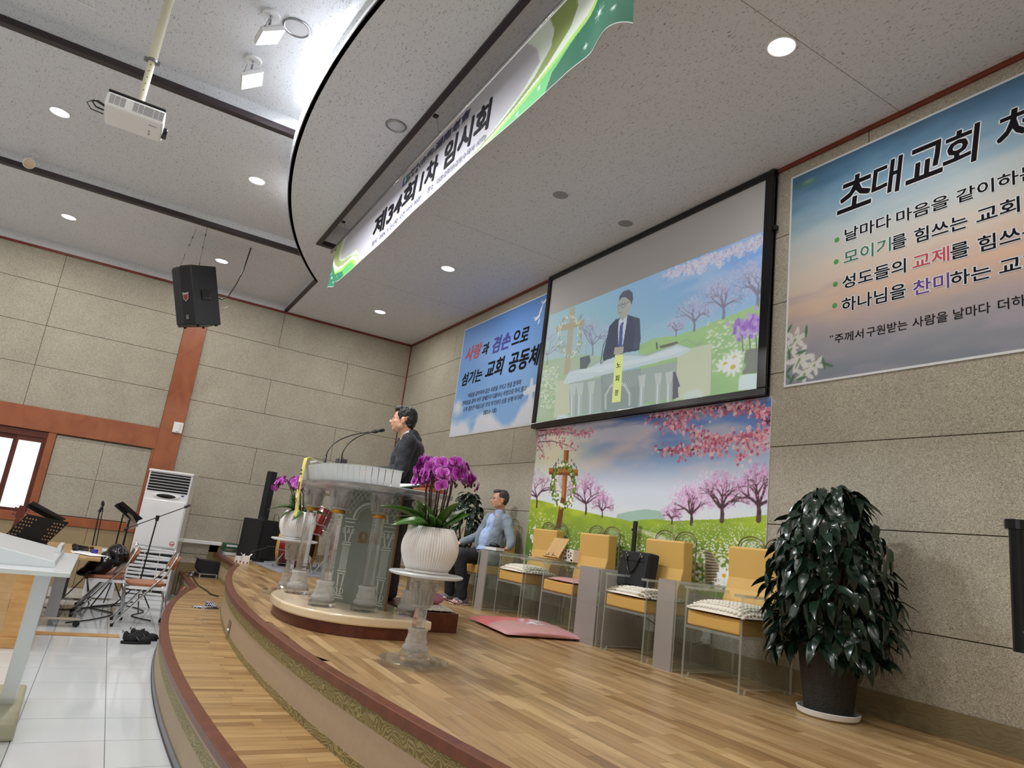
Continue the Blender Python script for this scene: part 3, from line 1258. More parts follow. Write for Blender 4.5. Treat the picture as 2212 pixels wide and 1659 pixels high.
# right and rear walls (behind and beside the camera)
b = MB()
b.box(XR, XR + .2, YR, YB + .1, Z0, 4.1)
o = b.build('wall_right', M['panel'])
o['kind'] = 'structure'
b = MB()
b.box(XW - .2, XR + .2, YR - .2, YR, Z0, 4.1)
o = b.build('wall_rear', M['panel'])
o['kind'] = 'structure'
for k, (a, c) in enumerate(((-3.6, -1.2), (-6.6, -4.4), (-9.8, -7.6))):  # unseen windows added on this wall as soft fill for the ceiling
    w_ = struct_root('window_%d' % (3 + k), (XR, (a + c) / 2, .1))
    b = MB()
    b.box(XR - .03, XR, a, c, -.5, -.42)
    b.box(XR - .03, XR, a, c, .62, .70)
    b.box(XR - .03, XR, a, a + .07, -.42, .62)
    b.box(XR - .03, XR, c - .07, c, -.42, .62)
    b.box(XR - .03, XR, (a + c) / 2 - .04, (a + c) / 2 + .04, -.42, .62)
    b.build('window_frame', M['dark_wood'], w_)
    b = MB()
    b.box(XR - .012, XR - .004, a + .07, c - .07, -.42, .62)
    b.build('window_pane', M['winglow'], w_)

# ---- ceilings
cp = arc(yc, -10.01, -.59, 80)
cb = MB()
poly = [(XW, 1.96)] + cp + [(XR, 1.96), (XR, YB), (XW, YB)]
SLx0, SLx1, SLy0, SLy1 = -8.48, -2.2, 1.63, 1.95
# the stage ceiling is laid as three fields round the banner slot
def cfield(nm, pts, z):
    b = MB()
    b.prism(pts, z, z + .05)
    o = b.build(nm, M['ceil'])
    return o


ceil = struct_root('ceiling')
fr_l = [p for p in cp if p[0] < SLx0]
fr_m = [p for p in cp if SLx0 < p[0] < SLx1]
fr_r = [p for p in cp if p[0] > SLx1]
b = MB()
b.prism([(XW, 1.96)] + fr_l + [(SLx0, yc(SLx0)), (SLx0, YB), (XW, YB)], ZC, ZC + .03)
b.prism([(SLx0, yc(SLx0))] + fr_m + [(SLx1, yc(SLx1)), (SLx1, SLy0), (SLx0, SLy0)], ZC, ZC + .03)
b.prism([(SLx0, SLy1), (SLx1, SLy1), (SLx1, YB), (SLx0, YB)], ZC, ZC + .03)
b.prism([(SLx1, yc(SLx1))] + fr_r + [(XR, 1.96), (XR, YB), (SLx1, YB)], ZC, ZC + .03)
b.box(SLx0 - .02, SLx1 + .02, SLy0 - .02, SLy0, ZC, ZC + .30)
b.box(SLx0 - .02, SLx1 + .02, SLy1, SLy1 + .02, ZC, ZC + .30)
b.box(SLx0 - .02, SLx0, SLy0, SLy1, ZC, ZC + .30)
b.box(SLx1, SLx1 + .02, SLy0, SLy1, ZC, ZC + .30)
b.box(SLx0 - .02, SLx1 + .02, SLy0 - .02, SLy1 + .02, ZC + .30, ZC + .32)
b.build('stage_ceiling', M['ceil'], ceil)
# long faint joints between ceiling boards
b = MB()
for xj in (-9.3, -6.65, -2.55, -1.3):
    b.box(xj - .0015, xj + .0015, 2.4, YB, ZC - .0008, ZC + .001)
b.build('ceiling_joint', M['joint'], ceil)
# curved fascia between the stage ceiling and the nave ceiling
b = MB()
ring = []
for k, (x, y_) in enumerate(cp):
    a = Vector(cp[max(0, k - 1)])
    c = Vector(cp[min(len(cp) - 1, k + 1)])
    t = (c - a).normalized()
    n = Vector((t.y, -t.x))
    prof = [(0, ZC), (.012, ZC), (.012, ZC + .012), (.0, ZC + .014), (.0, ZC + .075), (.03, ZC + .085), (.03, ZC + .125), (.004, ZC + .13), (.004, Z3 + .06), (-.03, Z3 + .06), (-.03, ZC)]
    ring.append([b.bm.verts.new((x + n.x * o_, y_ + n.y * o_, z)) for o_, z in prof])
for ra, rb in zip(ring, ring[1:]):
    for q in range(len(ra)):
        b.bm.faces.new((ra[q], rb[q], rb[(q + 1) % len(ra)], ra[(q + 1) % len(ra)]))
b.build('curved_fascia', M['ceil'], ceil, smooth=False)
b = MB()
ring = []
for k, (x, y_) in enumerate(cp):
    ring.append((x, y_ - .004, ZC + .002))
b.tube(ring, .007, 6)  # thin dark tube along the lower edge of the fascia
b.build('fascia_dark_line', M['beam'], ceil)
# stepped nave ceiling, mirrored about the axis x = -5.3
MX = -10.6


def yc3(x):
    return yc(min(max(x, -10.01), -.59)) + .05


b = MB()
XB1, XB2 = -9.42, -6.63


def lvl(xa, xb, z):
    for s_ in (0, 1):
        a_, b_ = (xa, xb) if s_ == 0 else (MX - xb, MX - xa)
        n = max(1, int((b_ - a_) / .12))
        top = [(a_ + (b_ - a_) * i / n) for i in range(n + 1)]
        pts = [(a_, YR), (b_, YR)] + [(x_, yc3(x_) if -10.01 < x_ < -.59 else 2.0) for x_ in reversed(top)]
        b.prism(pts, z, z + .03)
        if xb == -5.3:
            pass


lvl(XW, XB1, Z1)
lvl(XB1, XB2, Z2)
lvl(XB2, -5.3, Z3)
for x_, za, zb in ((XB1, Z1, Z2 + .03), (XB2, Z2, Z3 + .03)):
    ye = yc3(x_)
    b.box(x_ - .02, x_, YR, ye, za + .03, zb)
    b.box(MX - x_, MX - x_ + .02, YR, ye, za + .03, zb)
b.box(XW, XW + .02, YR, 1.98, ZC, Z1)
b.box(XR - .02, XR, YR, 1.98, ZC, Z1)
b.box(XW, -10.0, 1.96, 1.99, ZC, Z1 + .03)
b.box(-.6, XR, 1.96, 1.99, ZC, Z1 + .03)
b.build('nave_ceiling', M['ceil'], ceil)
b = MB()
for x_, z in ((XB1, Z1), (XB2, Z2)):
    ye = yc3(x_)
    for s_ in (0, 1):
        xa, xb = (x_ - .075, x_ + .006) if s_ == 0 else (MX - x_ - .006, MX - x_ + .075)
        o = MB()
        o.box(xa, xb, YR, ye, z - .012, z + .002)
        xc, xd = (x_ - .004, x_ + .012) if s_ == 0 else (MX - x_ - .012, MX - x_ + .004)
        o.box(xc, xd, YR, ye, z - .008, z + .05)
        o = o.build('ceiling_moulding', M['beam'], ceil, bevel=.003)
b = MB()
b.box(XW, -10.0, 1.93, 1.985, ZC - .005, ZC + .03)
b.build('ceiling_moulding', M['beam'], ceil)
b = MB()
b.box(SLx0 - .07, SLx1 + .07, SLy0 - .05, SLy0 + .004, ZC - .02, ZC + .04)
b.box(SLx0 - .07, SLx0 + .004, SLy0, SLy1, ZC - .02, ZC + .04)
b.box(SLx0 - .07, SLx1 + .07, SLy1 - .004, SLy1 + .02, ZC - .004, ZC + .04)
b.build('slot_moulding', M['beam'], ceil, bevel=.003)
# cover above everything
b = MB()
b.box(XW - .3, XR + .3, YR - .3, YB + .3, 4.05, 4.12)
o = b.build('ceiling_slab', M['joint'])
o['kind'] = 'structure'

# ---- recessed downlights
def downlight(x, y_, z, label, power=LAMP_W):
    t = thing('downlight', label, 'ceiling light', (x, y_, z), 0, 'round recessed downlights')
    b = MB()
    b.torus((0, 0, -.004), .092, .008, n=36, k=6)
    b.build('lamp_rim', M['white'], t, smooth=True, local=True)
    b = MB()
    b.cyl((0, 0, -.002), (0, 0, -.006), .088, n=36)
    b.build('lamp_disc', M['lamp'], t, local=True)
    area('downlight_lamp', (0, 0, -.02), .16, power, (1.0, .965, .93), parent=t)
    return t


downlight(-2.65, 3.18, ZC, 'round glowing downlight above the big right poster, largest one')
downlight(-7.96, 3.21, ZC, 'round glowing downlight in the stage ceiling above the left poster')
downlight(-10.58, 3.19, ZC, 'round glowing downlight nearest the room corner in the stage ceiling')
downlight(.1, 3.19, ZC, 'round downlight by the right wall of the stage')
downlight(-7.95, -1.3, Z2, 'round glowing downlight left of the white projector')
downlight(-7.94, .67, Z2, 'round glowing downlight close to the curved edge of the stage ceiling')
downlight(-10.72, -1.31, Z1, 'round glowing downlight over the left wall, left of the black loudspeaker')
downlight(-10.71, .68, Z1, 'round glowing downlight just behind the hanging black loudspeaker')
for x_ in (-10.71, -7.95, -2.65, .11):
    for y_ in (.67, -1.3, -3.28, -5.26, -7.24, -9.2):
        if x_ < -5 and y_ > -2:
            continue
        z = Z1 if (x_ < -9.4 or x_ > -1.2) else Z2
        downlight(x_, y_, z, 'round recessed downlight over the nave, %s row back, %s' % ({.67: 'first', -1.3: 'second', -3.28: 'third', -5.26: 'fourth', -7.24: 'fifth', -9.2: 'sixth'}[y_], {-10.71: 'by the left wall', -7.95: 'left of the middle', -2.65: 'right of the middle', .11: 'by the right wall'}[x_]))


def ring_plate(x, y_, z, rad, name, label, cat, group, glass=False):
    t = thing(name, label, cat, (x, y_, z), 0, group)
    b = MB()
    b.torus((0, 0, -.003), rad, .011 if glass else .006, n=40, k=6)
    b.build('rim', M['steel'] if glass else M['white'], t, smooth=True, local=True)
    b = MB()
    b.cyl((0, 0, 0), (0, 0, -.005), rad - .004, n=40)
    b.build('glass' if glass else 'grille', M['grey'] if not glass else pbr('unlit_glass', 'b9b9bb', .15, spec=.7), t, local=True)
    return t


ring_plate(-5.27, .48, Z3, .105, 'recessed_lamp', 'round unlit recessed lamp with chrome ring next to the two square floodlights', 'ceiling light', None, True)
ring_plate(-5.32, 1.45, ZC, .085, 'recessed_lamp', 'round unlit recessed lamp in front of the hanging banner', 'ceiling light', None, True)
ring_plate(-5.3, 3.21, ZC, .085, 'ceiling_speaker', 'flat round grey ceiling speaker nearer the banner', 'speaker', None)
ring_plate(-5.31, 4.06, ZC, .085, 'ceiling_speaker', 'flat round grey ceiling speaker just above the projection screen', 'speaker', None)

# ================================================================ PRINTS (flat pictures painted in code)
class Canvas:
    """a small painter: strokes are given in metres on the wall and laid on a fine vertex grid"""

    def __init__(s, x0, x1, z0, z1, res):
        s.x0, s.x1, s.z0, s.z1 = x0, x1, z0, z1
        s.nx = int((x1 - x0) / res) + 1
        s.nz = int((z1 - z0) / res) + 1
        s.X, s.Z = np.meshgrid(np.linspace(x0, x1, s.nx), np.linspace(z0, z1, s.nz))
        s.c = np.ones((s.nz, s.nx, 3))
        s.res = res

    def noise(s, sx, sz, seed=0, oct=3):
        r = np.random.default_rng(seed)
        out = np.zeros_like(s.X)
        amp, tot = 1.0, 0
        for o_ in range(oct):
            gx, gz = int(s.nx / sx * 2 ** o_) + 3, int(s.nz / sz * 2 ** o_) + 3
            g = r.random((gz, gx))
            u = np.linspace(0, gx - 1.001, s.nx)
            v = np.linspace(0, gz - 1.001, s.nz)
            iu, iv = u.astype(int), v.astype(int)
            fu, fv = u - iu, v - iv
            fu, fv = fu * fu * (3 - 2 * fu), fv * fv * (3 - 2 * fv)
            iu1, iv1 = np.minimum(iu + 1, gx - 1), np.minimum(iv + 1, gz - 1)
            a = g[iv][:, iu] * (1 - fu) + g[iv][:, iu1] * fu
            b = g[iv1][:, iu] * (1 - fu) + g[iv1][:, iu1] * fu
            out += amp * (a * (1 - fv)[:, None] + b * fv[:, None])
            tot += amp
            amp *= .5
        return out / tot

    def mix(s, mask, col, sl=None):
        col = np.array([int(col[i:i + 2], 16) / 255 for i in (0, 2, 4)]) if isinstance(col, str) else np.array(col)
        if sl is None:
            s.c = s.c * (1 - mask[..., None]) + col * mask[..., None]
        else:
            s.c[sl] = s.c[sl] * (1 - mask[..., None]) + col * mask[..., None]

    def bbox(s, xa, xb, za, zb):
        i0 = max(0, int((xa - s.x0) / (s.x1 - s.x0) * (s.nx - 1)) - 1)
        i1 = min(s.nx, int((xb - s.x0) / (s.x1 - s.x0) * (s.nx - 1)) + 3)
        j0 = max(0, int((za - s.z0) / (s.z1 - s.z0) * (s.nz - 1)) - 1)
        j1 = min(s.nz, int((zb - s.z0) / (s.z1 - s.z0) * (s.nz - 1)) + 3)
        if i1 <= i0 or j1 <= j0:
            return None
        return (slice(j0, j1), slice(i0, i1))

    def dab(s, x, z, rx, rz, col, a=1.0, rot=0.0, soft=.35):
        R_ = max(rx, rz) * 1.2
        sl = s.bbox(x - R_, x + R_, z - R_, z + R_)
        if sl is None:
            return
        dx, dz = s.X[sl] - x, s.Z[sl] - z
        if rot:
            c_, s_ = math.cos(rot), math.sin(rot)
            dx, dz = dx * c_ + dz * s_, -dx * s_ + dz * c_
        d = np.sqrt((dx / rx) ** 2 + (dz / rz) ** 2)
        s.mix(np.clip((1 - d) / soft, 0, 1) * a, col, sl)

    def line(s, pts, w0, w1, col, a=1.0):
        n = len(pts) - 1
        for k in range(n):
            (xa, za), (xb, zb) = pts[k], pts[k + 1]
            wa, wb = w0 + (w1 - w0) * k / n, w0 + (w1 - w0) * (k + 1) / n
            W = max(wa, wb) + s.res
            sl = s.bbox(min(xa, xb) - W, max(xa, xb) + W, min(za, zb) - W, max(za, zb) + W)
            if sl is None:
                continue
            dx, dz = xb - xa, zb - za
            L2 = dx * dx + dz * dz + 1e-12
            t = np.clip(((s.X[sl] - xa) * dx + (s.Z[sl] - za) * dz) / L2, 0, 1)
            d = np.hypot(s.X[sl] - xa - t * dx, s.Z[sl] - za - t * dz)
            ww = wa + (wb - wa) * t
            s.mix(np.clip((ww - d) / s.res + .5, 0, 1) * a, col, sl)

    def poly(s, pts, col, a=1.0, tex=None):
        xs, zs = [p[0] for p in pts], [p[1] for p in pts]
        sl = s.bbox(min(xs), max(xs), min(zs), max(zs))
        if sl is None:
            return None
        X, Z = s.X[sl], s.Z[sl]
        inside = np.zeros(X.shape, bool)
        n = len(pts)
        for i in range(n):
            xa, za = pts[i]
            xb, zb = pts[(i + 1) % n]
            if abs(za - zb) < 1e-9:
                continue
            cond = ((za > Z) != (zb > Z)) & (X < (xb - xa) * (Z - za) / (zb - za) + xa)
            inside ^= cond
        m_ = inside.astype(float) * a
        s.mix(m_, col, sl)
        return sl, inside

    def build(s, name, mat, parent, y, emis=None):
        me = bpy.data.meshes.new(name)
        nv = s.nx * s.nz
        co = np.stack([s.X, np.full_like(s.X, y), s.Z], -1).reshape(-1, 3).astype(np.float32)
        idx = np.arange(nv).reshape(s.nz, s.nx)
        f = np.stack([idx[:-1, :-1], idx[:-1, 1:], idx[1:, 1:], idx[1:, :-1]], -1).reshape(-1, 4)
        me.vertices.add(nv)
        me.vertices.foreach_set('co', co.ravel())
        me.loops.add(f.size)
        me.loops.foreach_set('vertex_index', f.ravel().astype(np.int32))
        me.polygons.add(len(f))
        me.polygons.foreach_set('loop_start', np.arange(0, f.size, 4, dtype=np.int32))
        me.update()
        me.validate()

        def put(nm, arr):
            at = me.color_attributes.new(nm, 'FLOAT_COLOR', 'POINT')
            c_ = np.clip(arr, 0, 1)
            lin = np.where(c_ <= .04045, c_ / 12.92, ((c_ + .055) / 1.055) ** 2.4)
            buf = np.ones((nv, 4), np.float32)
            buf[:, :3] = lin.reshape(-1, 3)
            at.data.foreach_set('color', buf.ravel())
        put('Col', s.c)
        if emis is not None:
            put('Glow', emis)
        return link_mesh(me, name, mat, parent)


def crop(ox, oy, sc_):
    def f(a, b):
        return on_wall(ox + a * sc_, oy + b * sc_, 4.38)
    return f


CM = crop(1140, 860, .2441)      # mural
CS = crop(1160, 500, .2592)      # projected picture
CP = crop(1700, 160, .23146)     # right poster, upper
CQ = crop(1690, 480, .2363)      # right poster, lower
CL = crop(980, 640, .18379)      # left poster
rr = random.Random(11)


def tree(cv, f, bx, by, h, spread, trunk='4a2f3a', bl=('dca0cf', 'c983ba', 'efc6e6', 'b56aa8'), n=600, a=.75, tw=9, leafless=.0):
    """a blossoming tree in crop coordinates: forked branches and clouds of small dabs"""
    tips = []

    def branch(x, y, ang, ln, w_, dep):
        pts = [(x, y)]
        for k in range(3):
            ang += rr.uniform(-.22, .22)
            x += math.cos(ang) * ln / 3
            y -= math.sin(ang) * ln / 3
            pts.append((x, y))
        segs.append((pts, w_, dep))
        tips.append((x, y))
        if dep > 0:
            for q in range(rr.choice((2, 3))):
                branch(x, y, ang + rr.uniform(-.75, .75), ln * rr.uniform(.6, .85), w_ * .6, dep - 1)
    segs = []
    segs.append(([(bx, by), (bx + h * .01, by - h * .13), (bx, by - h * .26)], tw, 5))
    for k in range(5):
        branch(bx, by - h * .25, math.pi / 2 + (k - 2) * .42 + rr.uniform(-.1, .1), h * .22, tw * .6, 3)
    cx, cy = bx, by - h * .62
    for k in range(int(n * .8)):
        t = rr.uniform(0, 2 * math.pi)
        r_ = math.sqrt(rr.random())
        wx, wy = cx + math.cos(t) * r_ * spread * (1 + .15 * math.sin(5 * t)), cy - math.sin(t) * r_ * h * .40
        X_, Z_ = f(wx, wy)
        cv.dab(X_, Z_, rr.uniform(.010, .026), rr.uniform(.008, .018), rr.choice(bl), a * rr.uniform(.3, .8) * (1.1 - r_ * .6), rr.uniform(0, 3), .6)
    for pts, w_, dep in segs:
        wm = w_ * .0016
        cv.line([f(*p) for p in pts], wm, wm * .7, trunk, .85 if dep > 1 else .5)
    for k in range(int(n * .5)):
        x, y = rr.choice(tips)
        X_, Z_ = f(x + rr.gauss(0, spread * .13), y + rr.gauss(0, h * .06))
        cv.dab(X_, Z_, .010, .008, rr.choice(bl), a * .7, rr.uniform(0, 3), .6)


def blossoms(cv, f, lines, n, cols, size=.022, spreadp=40, bark='3a2028', bw=.010):
    for ln, w_ in lines:
        cv.line([f(*p) for p in ln], bw * w_, bw * w_ * .35, bark, .95)
    tot = []
    for ln, w_ in lines:
        for a, b in zip(ln, ln[1:]):
            d = math.dist(a, b)
            tot += [(a, b)] * max(1, int(d / 30))
    for k in range(n):
        a, b = rr.choice(tot)
        t = rr.random()
        x = a[0] + (b[0] - a[0]) * t + rr.gauss(0, spreadp)
        y = a[1] + (b[1] - a[1]) * t + rr.gauss(0, spreadp * .8)
        X_, Z_ = f(x, y)
        sz = size * rr.uniform(.55, 1.15)
        c0 = rr.choice(cols)
        for q in range(5):
            t2 = q * 1.257 + k
            cv.dab(X_ + math.cos(t2) * sz * .55, Z_ + math.sin(t2) * sz * .55, sz * .55, sz * .5, c0, .85, t2, .4)
        cv.dab(X_, Z_, sz * .25, sz * .25, 'b04a6c', .7)


def daisy(cv, x, z, r, a=1.0, tilt=.75):
    for q in range(9):
        t = q * 2 * math.pi / 9 + x * 50
        cv.dab(x + math.cos(t) * r * .6, z + math.sin(t) * r * .6 * tilt, r * .45, r * .2, 'f4f6f4', a, math.atan2(math.sin(t) * tilt, math.cos(t)), .3)
    cv.dab(x, z, r * .3, r * .3 * tilt, 'e3b12c', a, 0, .3)


# ---- mural ------------------------------------------------------------------------------
mx0, mx1, mz0, mz1 = -7.06, -3.60, -.24, 1.376
cv = Canvas(mx0, mx1, mz0, mz1, .0048)
U = (cv.X - mx0) / (mx1 - mx0)
V = (cv.Z - mz0) / (mz1 - mz0)
hz = .42
t = np.clip((V - hz) / (1 - hz), 0, 1)[..., None]
lowc, midc, hic = np.array([.86, .89, .91]), np.array([.56, .69, .86]), np.array([.30, .44, .74])
cv.c = np.where(t < .5, lowc + (midc - lowc) * t * 2, midc + (hic - midc) * (t - .5) * 2)
n1 = cv.noise(170, 34, 3, 4)
rotn = cv.noise(130, 40, 5, 4)
cl = np.clip((n1 * .6 + rotn * .6 - .52) * 4.5, 0, 1) * np.clip((V - hz) * 4, 0, 1)
cv.mix(cl * .75, (.80, .78, .84))
band = np.exp(-((V - (.62 + (U - .25) * .75)) / .07) ** 2) * np.clip(1 - abs(U - .42) * 2.6, 0, 1)
cv.mix(np.clip(band * (n1 + .3), 0, .8), (.82, .77, .80))
sun = np.exp(-((U - .10) ** 2 / .05 + (V - .80) ** 2 / .07))
cv.mix(np.clip(sun * .95, 0, 1), (.93, .92, .80))
for q in range(7):
    a_ = -.2 - q * .17
    d_ = np.abs((U - .1) * math.sin(a_) - (V - .95) * .47 * math.cos(a_))
    cv.mix(np.clip(np.exp(-(d_ / .012) ** 2) * np.clip(.6 - U, 0, 1) * .25, 0, 1), (.95, .94, .82))
mist = np.exp(-((V - .52) / .10) ** 2)
cv.mix(mist * .55, (.87, .90, .93))
cv.poly([CM(*p) for p in ((800, 1030), (900, 1005), (1050, 983), (1180, 1000), (1230, 1075), (1100, 1110), (780, 1090))], '9cbfae', .85)
fld = [CM(*p) for p in ((920, 1095), (1000, 1078), (1150, 1070), (1300, 1090), (1500, 1078), (1740, 1072), (1960, 1052), (2150, 1030), (2150, 2100), (920, 2100))]
lh = [CM(*p) for p in ((-20, 895), (90, 900), (190, 925), (330, 965), (520, 1008), (700, 1048), (830, 1070), (930, 1095), (1010, 1150), (1100, 1210), (1250, 1300), (1250, 2100), (-20, 2100))]
nn = cv.noise(60, 20, 8, 4)
for pl_, c_ in ((fld, 'a9c23c'), (lh, 'b0c43a')):
    r_ = cv.poly(pl_, c_)
deep = np.clip((.42 - V) / .26, 0, 1)
green = (cv.c[..., 1] > cv.c[..., 2] + .25)
sh = np.where(green, np.clip(deep * .9 + (nn - .5) * .8, 0, 1), 0)
cv.mix(sh * .85, '54783a')
cv.mix(np.where(green, np.clip((nn - .52) * 3, 0, .6), 0), '8da634')
for k in range(500):
    x_, z_ = rr.uniform(mx0, mx1), rr.uniform(mz0, mz0 + .5)
    cv.line([(x_, z_), (x_ + rr.uniform(-.02, .02), z_ + rr.uniform(.03, .09))], .003, .001, rr.choice(('7fa03c', '3f5e2c', '5f8434')), .5)
cv.line([CM(*p) for p in ((958, 1150), (1000, 1172), (1060, 1195), (1140, 1220), (1210, 1250))], .010, .030, 'c9cf9f', .8)
for x_, y_, h_, s_, n_, tw_ in ((85, 962, 330, 100, 420, 11), (320, 905, 220, 90, 150, 3), (520, 1022, 350, 140, 650, 11), (665, 1052, 210, 100, 350, 7), (1283, 1110, 160, 90, 250, 6), (1380, 1060, 330, 110, 200, 1), (1455, 1112, 340, 135, 650, 12), (1600, 1060, 420, 150, 350, 1), (1725, 1083, 430, 165, 800, 15), (2050, 1078, 500, 160, 850, 16)):
    pale = tw_ < 3
    tree(cv, CM, x_, y_, h_, s_, 'd9c6dd' if pale else '4a3038', ('e9d6ee', 'efe2f4', 'dfc4e4') if pale else ('d79ccb', 'c884ba', 'eac0e0', 'b874ac', 'e8cdea'), n_, .75, tw_)
pinks = ('d98aa0', 'c66d88', 'e6a5b6', 'b4557a', 'edbcc8')
blossoms(cv, CM, [([(90, 340), (200, 310), (330, 300), (450, 320), (580, 290)], .7), ([(100, 390), (220, 380), (330, 410), (420, 450)], .6), ([(95, 420), (140, 480), (150, 540)], .6), ([(100, 290), (250, 280), (400, 270)], .8)], 330, pinks, .017, 30)
blossoms(cv, CM, [([(2150, 140), (2050, 130), (1940, 90), (1780, 80), (1600, 90), (1420, 120), (1250, 160), (1080, 175)], 2.0), ([(2150, 300), (2030, 320), (1900, 340), (1740, 380), (1600, 420), (1450, 460), (1300, 470), (1160, 460)], 1.7),
                  ([(1740, 380), (1640, 370), (1520, 330), (1400, 270), (1300, 230)], .8), ([(2150, 220), (2080, 180), (2000, 60)], 2.4), ([(1900, 340), (1960, 420), (1920, 490), (1880, 560)], .7), ([(2150, 400), (2060, 420), (1980, 440)], .7),
                  ([(1600, 420), (1700, 470), (1690, 530)], .6), ([(1420, 120), (1350, 200), (1180, 270)], .6)], 1050, pinks + ('f2d6de',), .019, 42)
# wooden cross, wreath and pigeons
cv.poly([CM(*p) for p in ((328, 460), (370, 462), (340, 950), (298, 945))], 'b07a3a')
cv.poly([CM(*p) for p in ((352, 462), (371, 463), (341, 950), (322, 948))], '8a5526')
cv.poly([CM(*p) for p in ((300, 880), (338, 885), (300, 1160), (252, 1155))], '6f4424')
cv.poly([CM(*p) for p in ((194, 618), (452, 632), (450, 692), (192, 676))], 'ab7334')
cv.poly([CM(*p) for p in ((194, 652), (451, 664), (450, 692), (192, 676))], '7d4c22')
for k in range(420):
    t_ = rr.uniform(0, 2 * math.pi)
    px_, py_ = 322 + math.cos(t_) * 92 + rr.gauss(0, 9), 770 - math.sin(t_) * 185 + rr.gauss(0, 10)
    X_, Z_ = CM(px_, py_)
    cv.dab(X_, Z_, .024, .012, rr.choice(('3f5e26', '6f8f2f', '9db246', '2a4220')), .95, rr.uniform(0, 3), .2)
for k in range(46):
    t_ = rr.choice((rr.uniform(3.6, 5.8), rr.uniform(0, 6.28)))
    X_, Z_ = CM(322 + math.cos(t_) * 92 + rr.gauss(0, 10), 770 - math.sin(t_) * 185 + rr.gauss(0, 8))
    daisy(cv, X_, Z_, .020)
for bx, by, fl_ in ((252, 585, 1), (418, 590, -1)):
    for (dx, dy, rx_, ry_, c_, ro) in ((0, 0, .034, .019, '8d8f98', .9), (-18 * fl_, 26, .03, .008, '4c4d57', .9), (6 * fl_, -4, .018, .010, '60626c', .9), (24 * fl_, -34, .011, .013, '5d6a6c', 0), (26 * fl_, -46, .009, .008, '4f555f', 0)):
        X_, Z_ = CM(bx + dx, by + dy)
        cv.dab(X_, Z_, rx_, ry_, c_, 1, ro * fl_, .25)
for k in range(2400):
    v_ = rr.random()
    x_ = rr.uniform(20, 2130)
    base = 1130 if 250 < x_ < 1150 else (1000 if x_ < 250 else 1100)
    y_ = base + (1700 - base) * v_
    s_ = .005 + .020 * v_ ** 1.1
    if x_ < 240:
        s_ += .005
    X_, Z_ = CM(x_, y_)
    if s_ < .009:
        cv.dab(X_, Z_, s_, s_ * .6, 'eef0d8', .85)
    elif rr.random() < .12:
        cv.dab(X_, Z_, s_, s_ * .6, 'e0c43a', .95)
    else:
        cv.dab(X_, Z_, s_, s_ * .62, 'f0f2ee', .95, 0, .3)
        cv.dab(X_, Z_, s_ * .3, s_ * .22, 'd9b63c', .9)
cv.poly([CM(*p) for p in ((1580, 1340), (1650, 1380), (1700, 1470), (1690, 1560), (1600, 1660), (1570, 1660))], 'a99a80')
for k in range(11):
    cv.line([CM(1585, 1370 + k * 27), CM(1640 + min(k, 5) * 11, 1385 + k * 25)], .006, .004, '4c4436', .9)
for p, s_ in (((1745, 1572), .085), ((1850, 1535), .075), ((1835, 1625), .10), ((60, 1260), .05), ((100, 1240), .045), ((70, 1320), .055), ((40, 1225), .04), ((68, 1148), .03), ((115, 1300), .05), ((1700, 1660), .06), ((1780, 1680), .05)):
    X_, Z_ = CM(*p)
    daisy(cv, X_, Z_, s_)
for (px_, py_) in ((60, 1350), (100, 1330), (40, 1370)):
    cv.line([CM(px_, py_ - 90), CM(px_ - 6, py_)], .004, .004, '3c6a2c', .9)
mural = thing('mural_cloth', 'large printed cloth with blossom trees, daisies and wooden cross under the projection screen', 'backdrop', ((mx0 + mx1) / 2, 4.372, mz0))
b = MB()
b.box(mx0 - .003, mx1 + .003, 4.371, 4.379, mz0 - .003, mz1 + .003)
b.build('cloth_backing', M['halo'], mural)
cv.build('printed_picture', attr_mat('mural_print', rough=.55), mural, 4.3705)

# ---- projection screen ------------------------------------------------------------------
px0, px1, pz0, pz1 = -7.10, -3.70, 1.43, 3.36
cv = Canvas(px0, px1, pz0, pz1, .0062)
ix0, ix1, iz0, iz1 = -7.072, -3.71, 1.45, 2.862
U = np.clip((cv.X - ix0) / (ix1 - ix0), 0, 1)
V = np.clip((cv.Z - iz0) / (iz1 - iz0), 0, 1)
inside = (cv.X > ix0) & (cv.X < ix1) & (cv.Z > iz0) & (cv.Z < iz1)
a0, a1, a2 = np.array([.76, .84, .80]), np.array([.60, .78, .86]), np.array([.48, .66, .94])
s_ = np.clip(U * .75 + V * .45 - .1, 0, 1)[..., None]
cv.c = np.where(s_ < .5, a0 + (a1 - a0) * s_ * 2, a1 + (a2 - a1) * (s_ - .5) * 2)
n1 = cv.noise(120, 26, 21, 4)
cv.mix(np.clip((n1 - .5) * 3, 0, .55) * np.clip(V * 2 - .6, 0, 1), (.72, .80, .93))
cv.mix(np.exp(-((V - .45) / .13) ** 2) * .5 * (U > .3), (.70, .86, .88))
hill = [CS(*p) for p in ((880, 960), (1000, 900), (1180, 880), (1350, 830), (1560, 740), (1700, 690), (1930, 590), (1930, 1340), (880, 1460))]
cv.poly(hill, 'a5cf84')
cv.poly([CS(*p) for p in ((70, 1090), (250, 1060), (420, 1035), (620, 1060), (620, 1500), (30, 1600), (40, 1300))], 'b3c8a0', .9)
sh = np.clip((n1 - .4) * 2, 0, .6) * (cv.c[..., 1] > cv.c[..., 2] + .12)
cv.mix(sh, '8fc07c')
